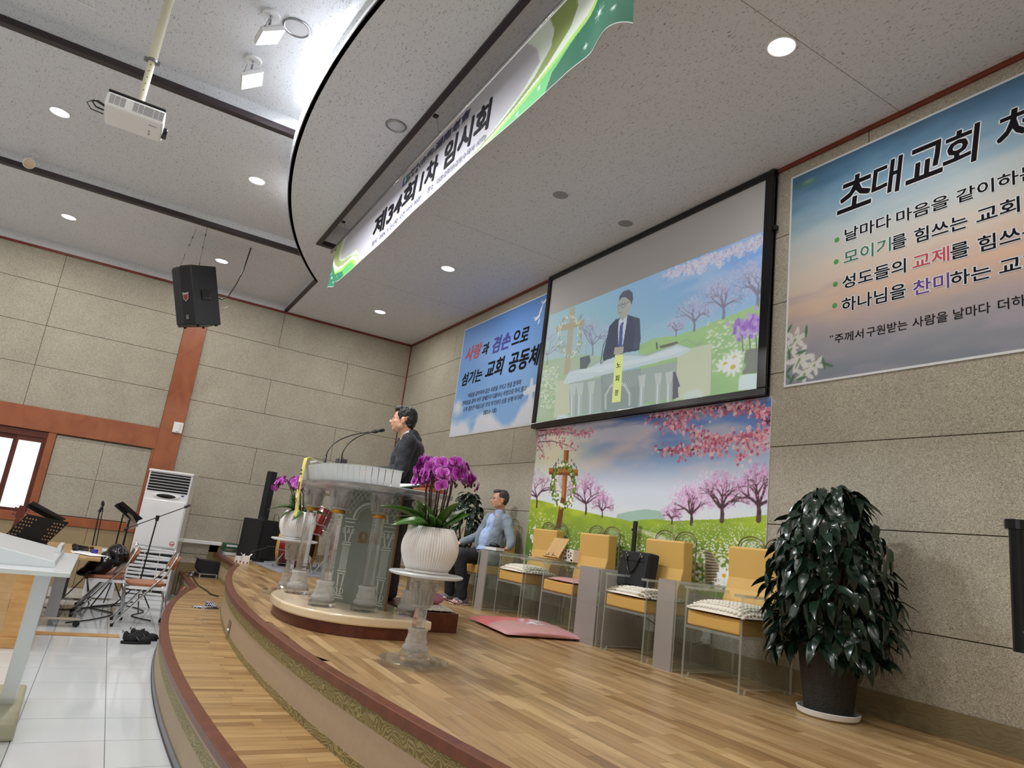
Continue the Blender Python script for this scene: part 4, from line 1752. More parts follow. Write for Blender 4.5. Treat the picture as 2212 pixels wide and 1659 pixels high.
for x_, y_, h_, s__, n_, tw_ in ((110, 1120, 330, 90, 220, 5), (490, 1035, 330, 120, 330, 8), (1188, 880, 150, 70, 160, 5), (1340, 835, 290, 120, 420, 9), (1500, 740, 330, 130, 250, 1), (1585, 728, 330, 140, 480, 11), (1780, 640, 400, 120, 300, 1), (1870, 630, 360, 120, 430, 11)):
    tree(cv, CS, x_, y_, h_, s__, '7d7690' if tw_ > 2 else 'c3cbe8', ('c3c4e8', 'b4b5dd', 'd6d7f2', 'a8a5cf'), int(n_ * 1.5), .7, tw_ * 1.1)
blossoms(cv, CS, [([(1110, 390), (1250, 330), (1400, 270), (1560, 210), (1700, 170)], .5), ([(1400, 290), (1330, 370)], .3), ([(1700, 180), (1850, 120), (1925, 60)], .6), ([(1560, 230), (1540, 290)], .3)], 300, ('dfe0f2', 'cdd3ee', 'e6dff0', 'c9b9da'), .026, 26, '8f93b8', .007)
# the cross on the left with its wreath
cv.poly([CS(*p) for p in ((303, 650), (346, 640), (300, 1190), (250, 1200))], 'b9ac8e')
cv.poly([CS(*p) for p in ((188, 800), (424, 742), (420, 790), (184, 850))], 'b6a585')
for k in range(240):
    t_ = rr.uniform(0, 6.28)
    X_, Z_ = CS(300 + math.cos(t_) * 90 + rr.gauss(0, 8), 885 - math.sin(t_) * 160 + rr.gauss(0, 8))
    cv.dab(X_, Z_, .022, .014, rr.choice(('a7b692', 'd9e2cf', 'eef2ea', '8da584')), .9, rr.uniform(0, 3))
for p in ((245, 745), (392, 720)):
    X_, Z_ = CS(*p)
    cv.dab(X_, Z_, .045, .028, '8f9fae', .95, 1.1)
for k in range(420):
    x_, y_ = rr.choice(((rr.uniform(60, 200), rr.uniform(1130, 1480)), (rr.uniform(1430, 1890), rr.uniform(760, 1180))))
    X_, Z_ = CS(x_, y_)
    cv.dab(X_, Z_, .022, .011, rr.choice(('dde6d6', 'eef3ea', 'd8e2a0')), .8)
# pulpit, chair backs and flowers as the camera feed shows them
cv.poly([CS(*p) for p in ((190, 1260), (300, 1240), (300, 1520), (165, 1560))], 'd2d6b4')
cv.poly([CS(*p) for p in ((1200, 1010), (1490, 940), (1480, 1370), (1180, 1420))], 'd3d9b6')
cv.poly([CS(*p) for p in ((295, 1270), (540, 1230), (1200, 1090), (1180, 1400), (300, 1540))], 'a4b2ac', .95)
cv.poly([CS(*p) for p in ((560, 1200), (900, 1150), (870, 1470), (570, 1530))], '8b9a97', .9)
for k in range(16):
    cv.line([CS(565 + k * 20, 1195 - k * 2), CS(620 + k * 20, 1300)], .004, .004, 'bcc8c2', .5)
    cv.line([CS(620 + k * 18, 1195 - k * 2), CS(565 + k * 18, 1300)], .004, .004, 'bcc8c2', .5)
for pts_ in (((600, 1480), (600, 1370), (640, 1300), (700, 1260), (760, 1290), (800, 1360), (800, 1450)),):
    cv.line([CS(*p) for p in pts_], .016, .016, 'c8d2cc', .9)
for x_ in (325, 385, 480, 905, 1040, 1130):
    y_ = 1300 - (x_ - 325) * .12
    cv.poly([CS(x_ - 32, y_ - 20), CS(x_ + 32, y_ - 30), CS(x_ + 20, y_ + 70), CS(x_ - 20, y_ + 75)], 'cdd4ce', .9)
    cv.poly([CS(x_ - 20, y_ + 75), CS(x_ + 20, y_ + 70), CS(x_ + 14, y_ + 250), CS(x_ - 24, y_ + 255)], 'b5c4c4', .9)
    cv.line([CS(x_ - 6, y_ + 80), CS(x_ - 10, y_ + 245)], .008, .008, 'eef6f4', .9)
cv.poly([CS(*p) for p in ((245, 1265), (300, 1170), (470, 1140), (620, 1060), (760, 1030), (960, 1040), (1190, 950), (1310, 985), (1300, 1010), (1190, 1060), (900, 1130), (560, 1210), (260, 1280))], 'd4e4ea')
cv.poly([CS(*p) for p in ((330, 1180), (620, 1110), (940, 1060), (1190, 975), (1270, 990), (1180, 1030), (900, 1095), (560, 1180))], 'e4f1f6')
cv.line([CS(300, 1175), CS(620, 1065), CS(750, 1035), CS(940, 1045), CS(1190, 955)], .006, .006, 'a9bfc4', .9)
cv.poly([CS(*p) for p in ((1165, 1180), (1185, 1180), (1225, 1300), (1205, 1310), (1210, 1390), (1160, 1410))], '5a5664')
cv.poly([CS(*p) for p in ((385, 1060), (465, 1040), (475, 1090), (440, 1150), (385, 1155))], '596066')
cv.line([CS(435, 1050), CS(440, 910)], .005, .003, '9aa39a', .9)
cv.line([CS(600, 1070), CS(560, 1110)], .006, .006, '5e5e68')
cv.line([CS(625, 870), CS(580, 960), (CS(558, 1105))], .009, .009, '4f5866', .9)
cv.poly([CS(*p) for p in ((1045, 965), (1200, 925), (1210, 945), (1060, 985))], '6e6a5a')
cv.line([CS(1026, 940), CS(1030, 985)], .010, .010, '4c4c55')
for k in range(7):
    cv.line([CS(1230 + k * 26, 935 - 20 * math.sin(k * .9)), CS(1256 + k * 26, 932 - 20 * math.sin((k + 1) * .9))], .007, .007, '9db089', .8)
# the speaker
suit, suit2 = '3a3c55', '484b66'
cv.poly([CS(*p) for p in ((700, 740), (770, 700), (885, 735), (893, 900), (880, 1000), (760, 1020), (690, 1050), (580, 1090), (575, 1040), (610, 900), (630, 800))], suit)
cv.poly([CS(*p) for p in ((820, 720), (885, 738), (893, 900), (880, 995), (830, 990), (845, 850))], suit2, .7)
cv.poly([CS(*p) for p in ((712, 745), (782, 705), (770, 800), (742, 965), (706, 965), (704, 830))], 'dbe7f2')
cv.poly([CS(*p) for p in ((733, 768), (752, 765), (744, 800), (738, 968), (706, 968), (718, 800))], '3d52a0')
cv.poly([CS(*p) for p in ((630, 800), (690, 735), (706, 750), (700, 960), (660, 1030), (600, 1060))], '35374e')
cv.poly([CS(*p) for p in ((715, 580), (760, 540), (810, 560), (806, 640), (790, 700), (740, 755), (712, 725), (700, 680), (703, 620))], 'b3b0a8')
cv.dab(*CS(716, 640), .030, .055, 'c9c8c0', .7)
cv.dab(*CS(795, 620), .016, .030, 'c4bfb4', 1)
cv.poly([CS(*p) for p in ((712, 590), (715, 550), (745, 510), (790, 492), (825, 520), (830, 570), (815, 620), (805, 590), (770, 560), (735, 560))], '4f5160')
cv.line([CS(704, 628), CS(740, 618), CS(800, 600)], .005, .004, '74777e', .9)
for p in ((716, 632), (750, 624)):
    x_, z_ = CS(*p)
    cv.line([(x_ + .034 * math.cos(q), z_ + .03 * math.sin(q)) for q in np.linspace(0, 6.28, 14)], .003, .003, '6d7078', .8)
    cv.dab(x_, z_, .012, .005, '3c3c44', .9)
cv.line([CS(708, 687), CS(735, 684)], .006, .004, '8a6e68', .9)
cv.line([CS(714, 640), CS(704, 662), CS(716, 668)], .004, .004, '938b80', .8)
cv.poly([CS(*p) for p in ((675, 975), (750, 970), (745, 1020), (700, 1045), (668, 1030))], 'bcb3a6')
for k in range(4):
    cv.line([CS(682 + k * 14, 990), CS(692 + k * 14, 1022)], .004, .003, '8f857a', .7)
# orchids at the right edge of the feed
for k in range(130):
    x_, y_ = rr.choice(((rr.gauss(1745, 38), rr.gauss(820, 36)), (rr.gauss(1850, 40), rr.gauss(775, 42))))
    if x_ > 1895:
        continue
    X_, Z_ = CS(x_, y_)
    cv.dab(X_, Z_, .030, .024, rr.choice(('b588e0', 'a06cd2', 'c8a4ea', '9458c4')), .9, rr.uniform(0, 3))
for x_ in (1740, 1800, 1855):
    cv.line([CS(x_, 880), CS(x_ + 10, 1010)], .006, .006, '6d6f74')
cv.poly([CS(*p) for p in ((1770, 1000), (1890, 980), (1880, 1190), (1740, 1200))], '75776f', .9)
cv.dab(*CS(1730, 1150), .07, .04, '9ccf7c', .9, .5)
cv.poly([CS(*p) for p in ((1720, 1210), (1885, 1190), (1870, 1330), (1710, 1330))], 'dff0f2')
for p, s__ in (((1600, 1115), .10), ((1680, 1060), .09), ((1665, 1140), .11)):
    x_, z_ = CS(*p)
    daisy(cv, x_, z_, s__, .9)
cv.dab(*CS(1330, 1380), .16, .07, 'd9e6e0', .9)
cv.dab(*CS(240, 1560), .16, .05, 'dceaf0', .9)
cv.line([CS(1490, 990), CS(1480, 1370)], .005, .005, 'a9b196')
wash = np.array([.80, .88, .90])
cv.c = cv.c * .80 + wash * .20
glow = np.where(inside[..., None], cv.c, 0.0)
base = np.ones_like(cv.c) * np.array([.80, .80, .805])
cv.c = np.where(inside[..., None], cv.c * .62, base)  # projector's light is put into the cloth's own colour and emission
scr = thing('projection_screen', 'black framed projection screen showing a man in dark suit at a pulpit', 'projection screen', ((px0 + px1) / 2, 4.34, 1.37))
m, nt, bb, out = new_mat('screen_cloth')
a1_ = nd(nt, 'ShaderNodeAttribute', attribute_name='Col')
a2_ = nd(nt, 'ShaderNodeAttribute', attribute_name='Glow')
nt.links.new(a1_.outputs['Color'], bb.inputs['Base Color'])
nt.links.new(a2_.outputs['Color'], bb.inputs['Emission Color'])
bb.inputs['Emission Strength'].default_value = .50
bb.inputs['Roughness'].default_value = .8
SCREEN_BSDF = bb
cv.build('screen_cloth', m, scr, 4.333, emis=glow)
b = MB()
fx0, fx1, fz0, fz1 = -7.165, -3.615, 1.382, 3.41
b.box(fx0, fx1, 4.335, 4.366, fz0, fz1)
b.build('screen_back', M['black'], scr)
for nm, bx in (('frame_bar', (fx0, fx1, 4.31, 4.36, fz1 - .06, fz1)), ('frame_bar', (fx0, fx1, 4.31, 4.36, fz0, fz0 + .065)), ('frame_bar', (fx0, fx0 + .07, 4.31, 4.36, fz0 + .065, fz1 - .06)), ('frame_bar', (fx1 - .09, fx1, 4.31, 4.36, fz0 + .065, fz1 - .06))):
    b = MB()
    b.box(*bx)
    b.build(nm, M['blackg'], scr, bevel=.006)
b = MB()
b.box(fx1, fx1 + .03, 4.32, 4.36, 2.83, 2.87)
b.build('frame_knob', M['black'], scr, bevel=.004)
# ribbon lettering inside the projected picture
for ch, cy in (('노', 1130), ('회', 1232), ('장', 1345)):
    pass
b = MB()
rp = [CS(*p) for p in ((655, 1435), (725, 1425), (747, 1033), (680, 1042))]
b.prism([(p[0], p[1]) for p in rp], 0, .002, Matrix(((1, 0, 0, 0), (0, 0, -1, 4.332), (0, 1, 0, 0), (0, 0, 0, 1))))
b.build('projected_ribbon', pbr('projected_yellow', (.3, .3, .15), .8, emit=hexc('d9e98c'), estr=.62), scr)
for ch, (ca, cb_) in (('노', ((693, 1145), (728, 1095))), ('회', ((683, 1262), (718, 1205))), ('장', ((678, 1380), (712, 1325)))):
    x_, z_ = CS(*ca)
    x2, z2 = CS(*cb_)
    place_text(ch, wall_frame(x_, z_, 4.328), x2 - x_, z2 - z_ - .0, M['ink'], scr, 'projected_lettering', bold=.01)


# ---- posters ----------------------------------------------------------------------------
def printed(nm, label, x0, x1, z0, z1, paint, res=.012, y=4.372):
    t = thing(nm, label, 'poster', ((x0 + x1) / 2, y, z0))
    b = MB()
    b.box(x0, x1, y, y + .006, z0, z1)
    b.build('poster_sheet', M['halo'], t)
    cv = Canvas(x0 + .018, x1 - .018, z0 + .018, z1 - .018, res)
    paint(cv)
    cv.build('printed_picture', attr_mat(nm + '_print', rough=.5), t, y - .0012)
    return t


def paint_right(cv):
    V = (cv.Z - cv.z0) / (cv.z1 - cv.z0)
    U = (cv.X - cv.x0) / (cv.x1 - cv.x0)
    stops = [(0, (.50, .53, .58)), (.16, (.60, .59, .62)), (.34, (.80, .70, .64)), (.5, (.80, .76, .72)), (.66, (.70, .75, .77)), (.82, (.48, .62, .72)), (.93, (.33, .49, .62)), (1, (.27, .41, .53))]
    for q in range(3):
        cv.c[..., q] = np.interp(V + (cv.noise(40, 12, 31) - .5) * .10, [s_[0] for s_ in stops], [s_[1][q] for s_ in stops])
    n = cv.noise(70, 16, 33, 4)
    cv.mix(np.clip((n - .5) * 2.2, 0, .5) * (V < .45), (.66, .62, .67))
    cv.mix(np.exp(-((V - .33) / .10) ** 2) * np.clip(U * 2, 0, 1) * .4, (.88, .70, .58))
    x_, z_ = CP(180, 1030)
    cv.dab(x_, z_, .14, .045, '4f7f6c', .85, -.05, .7)
    cv.dab(x_ + .03, z_ + .015, .07, .025, '8aa58c', .7, 0, .8)
    # white lilies in the lower left corner
    for (p, s_, a_) in (((125, 1075), .12, .3), ((165, 1255), .14, .1), ((300, 1310), .10, -.3), ((210, 1390), .10, .5), ((90, 1160), .07, 0)):
        X_, Z_ = CQ(*p)
        for q in range(6):
            t_ = a_ + q * math.pi / 3
            cv.dab(X_ + math.cos(t_) * s_ * .5, Z_ + math.sin(t_) * s_ * .42, s_ * .52, s_ * .2, 'd5d6d4', .95, t_, .3)
            cv.line([(X_, Z_), (X_ + math.cos(t_) * s_ * .7, Z_ + math.sin(t_) * s_ * .6)], .002, .001, 'b3b8ae', .8)
        cv.line([(X_, Z_), (X_ - s_ * .25, Z_ - s_ * .45)], .010, .006, '7c9463', .9)
        for q in range(4):
            cv.dab(X_ + (q - 1.5) * .012, Z_ + .03 + .004 * q, .006, .004, '6a5a4a', .9)
    for p in ((70, 1210), (60, 1360), (180, 1190), (95, 1440), (385, 1290), (425, 1305), (180, 1430), (225, 1000), (62, 990), (45, 1400)):
        X_, Z_ = CQ(*p)
        cv.dab(X_, Z_, .06, .014, '4a7050', .9, p[0] * .1 + 1, .3)


pr = printed('poster', 'large right poster with grey sky, green beads and white lilies, reads 초대교회', -3.487, -.30, 1.44, 3.285, paint_right, .007)
YT = 4.3685
# words: text, x0, x1, z0, z1, ink, outlined
title = [('초', -3.044, -2.775, 2.772, 3.048, 'ink'), ('대', -2.765, -2.535, 2.785, 3.055, 'ink'), ('교', -2.51, -2.265, 2.803, 3.05, 'ink'), ('회', -2.255, -2.025, 2.790, 3.055, 'ink'), ('처', -1.925, -1.68, 2.80, 3.05, 'ink'), ('럼', -1.66, -1.42, 2.80, 3.05, 'ink')]
words = [('날마다', -2.979, -2.62, 2.519, 2.622, 'ink'), ('마음을', -2.58, -2.228, 2.522, 2.618, 'ink'), ('같이하는', -2.177, -1.70, 2.522, 2.618, 'ink'), ('교회', -1.65, -1.42, 2.522, 2.618, 'ink'),
         ('모이기', -2.984, -2.622, 2.333, 2.438, 'inkg'), ('를', -2.614, -2.512, 2.330, 2.433, 'ink'), ('힘쓰는', -2.455, -2.116, 2.330, 2.434, 'ink'), ('교회', -2.06, -1.82, 2.330, 2.434, 'ink'),
         ('성도들의', -2.992, -2.517, 2.136, 2.240, 'ink'), ('교제', -2.468, -2.232, 2.136, 2.240, 'inkr'), ('를', -2.222, -2.112, 2.134, 2.238, 'ink'), ('힘쓰는', -2.057, -1.70, 2.134, 2.238, 'ink'), ('교회', -1.65, -1.42, 2.134, 2.238, 'ink'),
         ('하나님을', -2.995, -2.518, 1.952, 2.060, 'ink'), ('찬미', -2.466, -2.236, 1.946, 2.052, 'inkp'), ('하는', -2.226, -1.99, 1.944, 2.046, 'ink'), ('교회', -1.942, -1.71, 1.944, 2.046, 'ink')]
for s_, x0, x1, z0, z1, ink in title:
    place_text(s_, wall_frame(x0, z0, YT), x1 - x0, z1 - z0, M[ink], pr, bold=.022, shear=.12, back=M['halo'], bb=.028)
for s_, x0, x1, z0, z1, ink in words:
    place_text(s_, wall_frame(x0, z0, YT), x1 - x0, z1 - z0, M[ink], pr, bold=.017, back=M['halo'], bb=.055)
for s_, x0, x1 in (('“', -3.09, -3.062), ('주께서', -3.05, -2.822), ('구원받는', -2.80, -2.508), ('사람을', -2.474, -2.249), ('날마다', -2.214, -2.0), ('더하게', -1.958, -1.74), ('하시니라”', -1.70, -1.42)):
    z0, z1 = (1.718, 1.79) if s_ != '“' else (1.775, 1.79)
    place_text(s_, wall_frame(x0, z0, YT), x1 - x0, z1 - z0, M['ink'], pr)
for p in ((507, 165), (500, 365), (492, 570), (486, 765)):
    x_, z_ = CQ(*p)
    b = MB()
    b.ell((x_, 4.3702, z_), (.021, .0025, .021))
    b.build('green_bead', M['bullet'], pr, smooth=True)


def paint_left(cv):
    V = (cv.Z - cv.z0) / (cv.z1 - cv.z0)
    U = (cv.X - cv.x0) / (cv.x1 - cv.x0)
    for q, (a_, b_) in enumerate(((.55, .36), (.73, .56), (.93, .84))):
        cv.c[..., q] = a_ + (b_ - a_) * V
    n = cv.noise(50, 30, 41, 4)
    # cumulus bank along the lower edge
    rim = .05 + .10 * np.exp(-((U - .02) / .10) ** 2) + .09 * np.exp(-((U - .17) / .07) ** 2) + .11 * np.exp(-((U - .42) / .13) ** 2) + .06 * np.exp(-((U - .55) / .07) ** 2) + .17 * np.exp(-((U - .93) / .13) ** 2)
    cv.mix(np.clip((rim + (n - .5) * .16 - V) * 14, 0, 1), (.86, .88, .93))
    cv.mix(np.clip((n - .55) * 2, 0, .35) * np.clip(1 - V * 2, 0, 1), (.80, .87, .95))
    for (p, r1, r2) in (((60, 1330), .12, .08), ((50, 1290), .08, .06), ((420, 1440), .10, .07), ((960, 1370), .12, .10), ((1000, 1280), .07, .05)):
        x_, z_ = CL(*p)
        cv.dab(x_, z_, r1 * 2, r2 * 2, 'dfe4ee', .8, 0, .8)
    cv.line([CL(925, 985), CL(915, 1100), CL(885, 1430)], .030, .065, 'dde2ec', .95)
    cv.line([CL(850, 1125), CL(930, 1090), CL(1005, 1065)], .05, .045, 'dde2ec', .95)
    for (p, s_) in (((1085, 60), 1.0), ((1000, 250), 1.15)):
        x_, z_ = CL(*p)
        cv.dab(x_ - .02, z_, .075 * s_, .026 * s_, 'e9edf2', 1, .35)
        cv.dab(x_ + .045, z_ + .075 * s_, .085 * s_, .022 * s_, 'e9edf2', 1, 1.15)
        cv.dab(x_ + .03, z_ - .055 * s_, .04 * s_, .018 * s_, 'e9edf2', 1, 1.2)
        cv.dab(x_ - .09, z_ + .015, .02, .015, 'e9edf2', 1)


pl2 = printed('poster', 'left poster of blue sky, clouds and white doves, reads 사랑과 겸손으로', -9.70, -7.15, 1.447, 3.235, paint_left, .009)
for s_, x0, x1, z0, z1, ink, bo in (('사랑', -9.52, -8.99, 2.655, 2.885, 'inkr', .035), ('과', -8.955, -8.742, 2.66, 2.84, 'ink', .03), ('겸손', -8.62, -8.10, 2.635, 2.875, 'inkb', .035), ('으로', -8.05, -7.615, 2.655, 2.845, 'ink', .03),
                                    ('섬기는', -9.515, -8.845, 2.255, 2.455, 'ink', .03), ('교회', -8.735, -8.20, 2.262, 2.525, 'ink', .032), ('공동체', -8.05, -7.245, 2.25, 2.53, 'ink', .032)):
    place_text(s_, wall_frame(x0, z0, YT), x1 - x0, z1 - z0, M[ink], pl2, bold=bo, shear=.18)
for s_, x0, x1, z0, z1 in (('“마음을 같이하여 같은 사랑을 가지고 뜻을 합하며', -9.24, -7.65, 2.03, 2.105), ('한마음을 품어 아무 일에든지 다툼이나 허영으로 하지 말고', -9.38, -7.49, 1.925, 1.998), ('오직 겸손한 마음으로 각각 자기보다 남을 낫게 여기라”', -9.33, -7.54, 1.82, 1.892), ('(빌2:2~3절)', -8.63, -8.24, 1.70, 1.775)):
    place_text(s_, wall_frame(x0, z0, YT), x1 - x0, z1 - z0, M['inkn'], pl2, shear=.2)

# ---- hanging banner ---------------------------------------------------------------------
bx0, bx1, bz0, bz1 = -7.95, -2.40, 2.655, 3.235
YBN = 1.72
cv = Canvas(bx0, bx1, bz0, bz1, .009)
V = (cv.Z - bz0) / (bz1 - bz0)
cv.c[:] = (.68, .67, .70)


def sweep(pts, col, a=1.0):
    cv.poly([(bx0 + u * (bx1 - bx0), bz0 + v * (bz1 - bz0)) for u, v in pts], col, a)


sweep([(0, 1), (.075, 1), (.055, .72), (.06, .5), (.10, .42), (.17, .38), (.235, 0), (0, 0)], 'c3cdb9')
sweep([(0, 1), (.05, 1), (.035, .75), (.045, .52), (.085, .40), (.13, .36), (.19, .22), (.215, 0), (0, 0)], '9cae72')
sweep([(0, .72), (.02, .5), (.055, .33), (.10, .30), (.15, .30), (.19, .18), (.205, 0), (0, 0)], 'dfe6df')
sweep([(0, .62), (.03, .32), (.065, .26), (.11, .26), (.15, .26), (.18, .14), (.195, 0), (0, 0)], 'a4cf62')
sweep([(0, .60), (.03, .28), (.065, .2), (.10, .2), (.14, .22), (.165, .12), (.18, 0), (0, 0)], '5fb866')
sweep([(0, .60), (.03, .28), (.06, .2), (.085, .18), (.10, .10), (.11, 0), (0, 0)], '2f7f5c')
sweep([(1, 1), (.80, 1), (.83, .72), (.84, .5), (.80, .3), (.74, .14), (.66, 0), (1, 0)], 'cdd8cd')
sweep([(1, 1), (.85, 1), (.865, .75), (.862, .55), (.83, .35), (.77, .18), (.68, 0), (1, 0)], '8a9a5c')
sweep([(1, 1), (.90, 1), (.91, .75), (.90, .55), (.86, .36), (.79, .18), (.70, 0), (1, 0)], 'd3ddd2')
sweep([(1, .9), (.96, .72), (.93, .5), (.88, .34), (.81, .2), (.715, 0), (1, 0)], 'a5cf68')
sweep([(1, .88), (.965, .7), (.935, .46), (.885, .3), (.82, .16), (.735, 0), (1, 0)], '6cc07a')
sweep([(1, .88), (.965, .7), (.935, .46), (.90, .32), (.87, .18), (.86, 0), (1, 0)], '2f6a54')
for u, v, s_ in ((.012, .3, .014), (.02, .2, .02), (.03, .1, .016), (.06, .12, .012), (.955, .36, .05), (.93, .14, .02), (.99, .62, .02), (.845, .15, .018), (.98, .2, .016), (.80, .06, .014)):
    X_, Z_ = bx0 + u * (bx1 - bx0), bz0 + v * (bz1 - bz0)
    for a_ in range(4):
        cv.line([(X_ - math.cos(a_ * .785) * s_, Z_ - math.sin(a_ * .785) * s_), (X_ + math.cos(a_ * .785) * s_, Z_ + math.sin(a_ * .785) * s_)], .002, .001, 'f2f8f2', .9)
    cv.dab(X_, Z_, s_ * .35, s_ * .35, 'f6fbf6', 1)
# printed lower border
cv.mix(np.where(V < .015, 1.0, 0.0), 'e8e8ea')
ban = thing('hanging_banner', 'long white and green cloth banner with black lettering hung below the ceiling slot', 'banner', ((bx0 + bx1) / 2, YBN, bz0))


def warp(me):
    """soft waves of the hanging cloth and the uneven lower hem at both ends"""
    n = len(me.vertices)
    co = np.zeros(n * 3)
    me.vertices.foreach_get('co', co)
    co = co.reshape(-1, 3)
    x = co[:, 0] + ban.location.x
    z = co[:, 2] + ban.location.z
    k = np.clip((bz1 - z) / (bz1 - bz0), 0, 1)
    co[:, 1] += k * (.008 * np.sin(x * 1.7) + .003 * np.sin(x * 5))
    e1 = np.clip((x - (bx1 - .55)) / .55, 0, 1)
    co[:, 2] += k * e1 * (.03 * np.sin(e1 * 9)) - k * np.clip((x - (bx1 - .14)) / .14, 0, 1) * .03
    co[:, 1] += k * e1 * .05 * np.sin(e1 * 7)
    e0 = np.clip(((bx0 + .6) - x) / .6, 0, 1)
    co[:, 2] += k * e0 * .012 * np.sin(e0 * 16)
    co[:, 1] += k * e0 * .02 * np.sin(e0 * 12)
    me.vertices.foreach_set('co', co.ravel())
    me.update()


o = cv.build('banner_cloth', attr_mat('banner_print', rough=.7), ban, YBN)
warp(o.data)
me = o.data.copy()
me.materials.clear()
me.transform(Matrix.Translation((0, .004, 0)))
link_mesh(me, 'banner_back', M['halo'], ban, local=True)
TB = []
for s_, x0, x1, z0, z1, ink, bo in (('제34회', -6.42, -5.30, 2.80, 3.03, 'ink', .03), ('1차', -5.17, -4.83, 2.80, 3.03, 'ink', .03), ('임시회', -4.70, -3.93, 2.80, 3.045, 'ink', .03),
                                    ('·일시 : 2026. 5. 21.(목) 오전 10시 30분', -6.42, -5.10, 2.70, 2.76, 'inkn', 0), ('·장소 : 대창교회당(김동수목사 시무)', -4.98, -3.93, 2.70, 2.76, 'inkn', 0),
                                    ('(合同)', -5.30, -4.98, 3.095, 3.17, 'inkn', .01), ('湖南老會', -4.96, -4.30, 3.095, 3.18, 'inkn', .015), ('大韓예수敎', -5.56, -5.32, 3.13, 3.17, 'inkn', .0), ('長 老 會', -5.56, -5.32, 3.08, 3.12, 'inkn', .0)):
    o = place_text(s_, wall_frame(x0, z0, YBN - .005), x1 - x0, z1 - z0, M[ink], ban, bold=bo)
    warp(o.data)
for x_, mt_ in ((-5.70, 'inkb'), (-5.635, 'inkg')):
    b = MB()
    b.box(x_, x_ + .06, YBN - .004, YBN - .003, 3.08, 3.17)
    o = b.build('logo_square', M[mt_], ban)
    warp(o.data)
b = MB()
b.box(-5.645, -5.63, YBN - .005, YBN - .0045, 3.09, 3.16)
b.box(-5.665, -5.61, YBN - .005, YBN - .0045, 3.125, 3.138)
o = b.build('logo_cross', M['halo'], ban)
warp(o.data)
b = MB()
b.cyl((-8.22, YBN + .004, 3.235), (-2.2, YBN + .004, 3.235), .016, n=12)
b.build('banner_rod', M['chrome'], ban, smooth=True)
for x_ in (-7.59, -4.92, -2.6):
    b = MB()
    b.cyl((x_, 1.66, ZC - .0), (x_ + .0, YBN, 3.24), .0022, n=6)
    b.build('hanging_wire', M['steel'], ban)
    b = MB()
    b.box(x_ - .02, x_ + .02, 1.64, 1.68, ZC - .03, ZC - .015)
    b.build('wire_hook', M['black'], ban)

# ================================================================ FLOODLIGHTS, PROJECTOR, LOUDSPEAKER
def flood(x, y_, px_, py_, rotz, label):
    t = thing('floodlight', label, 'floodlight', (x, y_, Z3))
    b = MB()
    b.cyl((0, 0, 0), (0, 0, -.02), .07, n=28)
    b.build('ceiling_plate', M['white'], t, local=True, bevel=.003)
    b = MB()
    b.box(-.012, .012, -.008, .008, -.13, -.02)
    b.box(-.10, .10, -.006, .006, -.15, -.13)
    b.build('bracket', M['steel'], t, local=True)
    R_ = Matrix.Rotation(rotz, 4, 'Z') @ Matrix.Rotation(math.radians(34), 4, 'X')
    T_ = Matrix.Translation((px_, py_, -.22)) @ R_
    b = MB()
    b.box(-.105, .105, -.095, .095, .0, .035, T_)
    for k in range(9):
        b.box(-.09 + k * .0215, -.082 + k * .0215, -.085, .085, .035, .055, T_)
    b.build('housing', M['white'], t, local=True, bevel=.003)
    b = MB()
    b.box(-.10, .10, -.09, .09, -.004, .0, T_)
    b.build('glass_panel', M['flood'], t, local=True)
    b = MB()
    p = [T_ @ Vector((.09, -.06, .04)), T_ @ Vector((.13, -.02, .08)), Vector((.09, 0, -.10)), Vector((.02, 0, -.03))]
    b.tube(p, .004, 6)
    b.build('cord', M['grey'], t, local=True)
    l = area('flood_lamp', (0, 0, 0), .19, FLOOD_W, (.93, .96, 1.0), shape='RECTANGLE', size_y=.17, parent=t)
    l.matrix_local = T_ @ Matrix.Translation((0, 0, -.008))
    return t


flood(-5.25, .27, .02, .03, .10, 'square glowing LED floodlight next to the round unlit lamp')
flood(-5.94, .25, .02, .03, -.12, 'square glowing LED floodlight further from the round unlit lamp, closer to the projector pole')

# a small unlit spot lamp on the ceiling step
t = thing('spot_lamp', 'small white unlit reflector spot lamp on the ceiling at the far left', 'spot lamp', (-9.28, -1.62, Z2))
b = MB()
b.cyl((0, 0, 0), (0, 0, -.015), .045, n=20)
b.build('ceiling_plate', M['white'], t, local=True)
b = MB()
b.tube([(0, 0, -.01), (.01, -.02, -.06), (.02, -.06, -.10), (.05, -.05, -.12)], .008, 8)
b.build('arm', M['white'], t, local=True)
b = MB()
d = Vector((.75, .35, -.55)).normalized()
p0 = Vector((.05, -.05, -.12))
b.cyl(p0, p0 + d * .06, .028, .032, 20)
b.cyl(p0 + d * .06, p0 + d * .13, .034, .062, 24)
b.build('reflector', M['white'], t, local=True, smooth=False)
b = MB()
b.cyl(p0 + d * .131, p0 + d * .136, .055, n=24)
b.build('lens', M['chrome'], t, local=True)

# folded grille shapes: an air diffuser at the upper left
t = thing('air_diffuser', 'white slatted air vent in the nave ceiling at the top left', 'air vent', (-5.9, -1.28, Z3))
for k in range(7):
    b = MB()
    b.box(-.006, .006, -.30, .30, -.012, 0)
    o = b.build('slat', M['white'], t, local=True)
    o.location = (-.27 + k * .09, 0, 0)
for k in range(2):
    b = MB()
    b.box(-.30, .30, -.006, .006, -.008, 0)
    o = b.build('vent_bar', M['white'], t, local=True)
    o.location = (0, (-.28, .28)[k], 0)

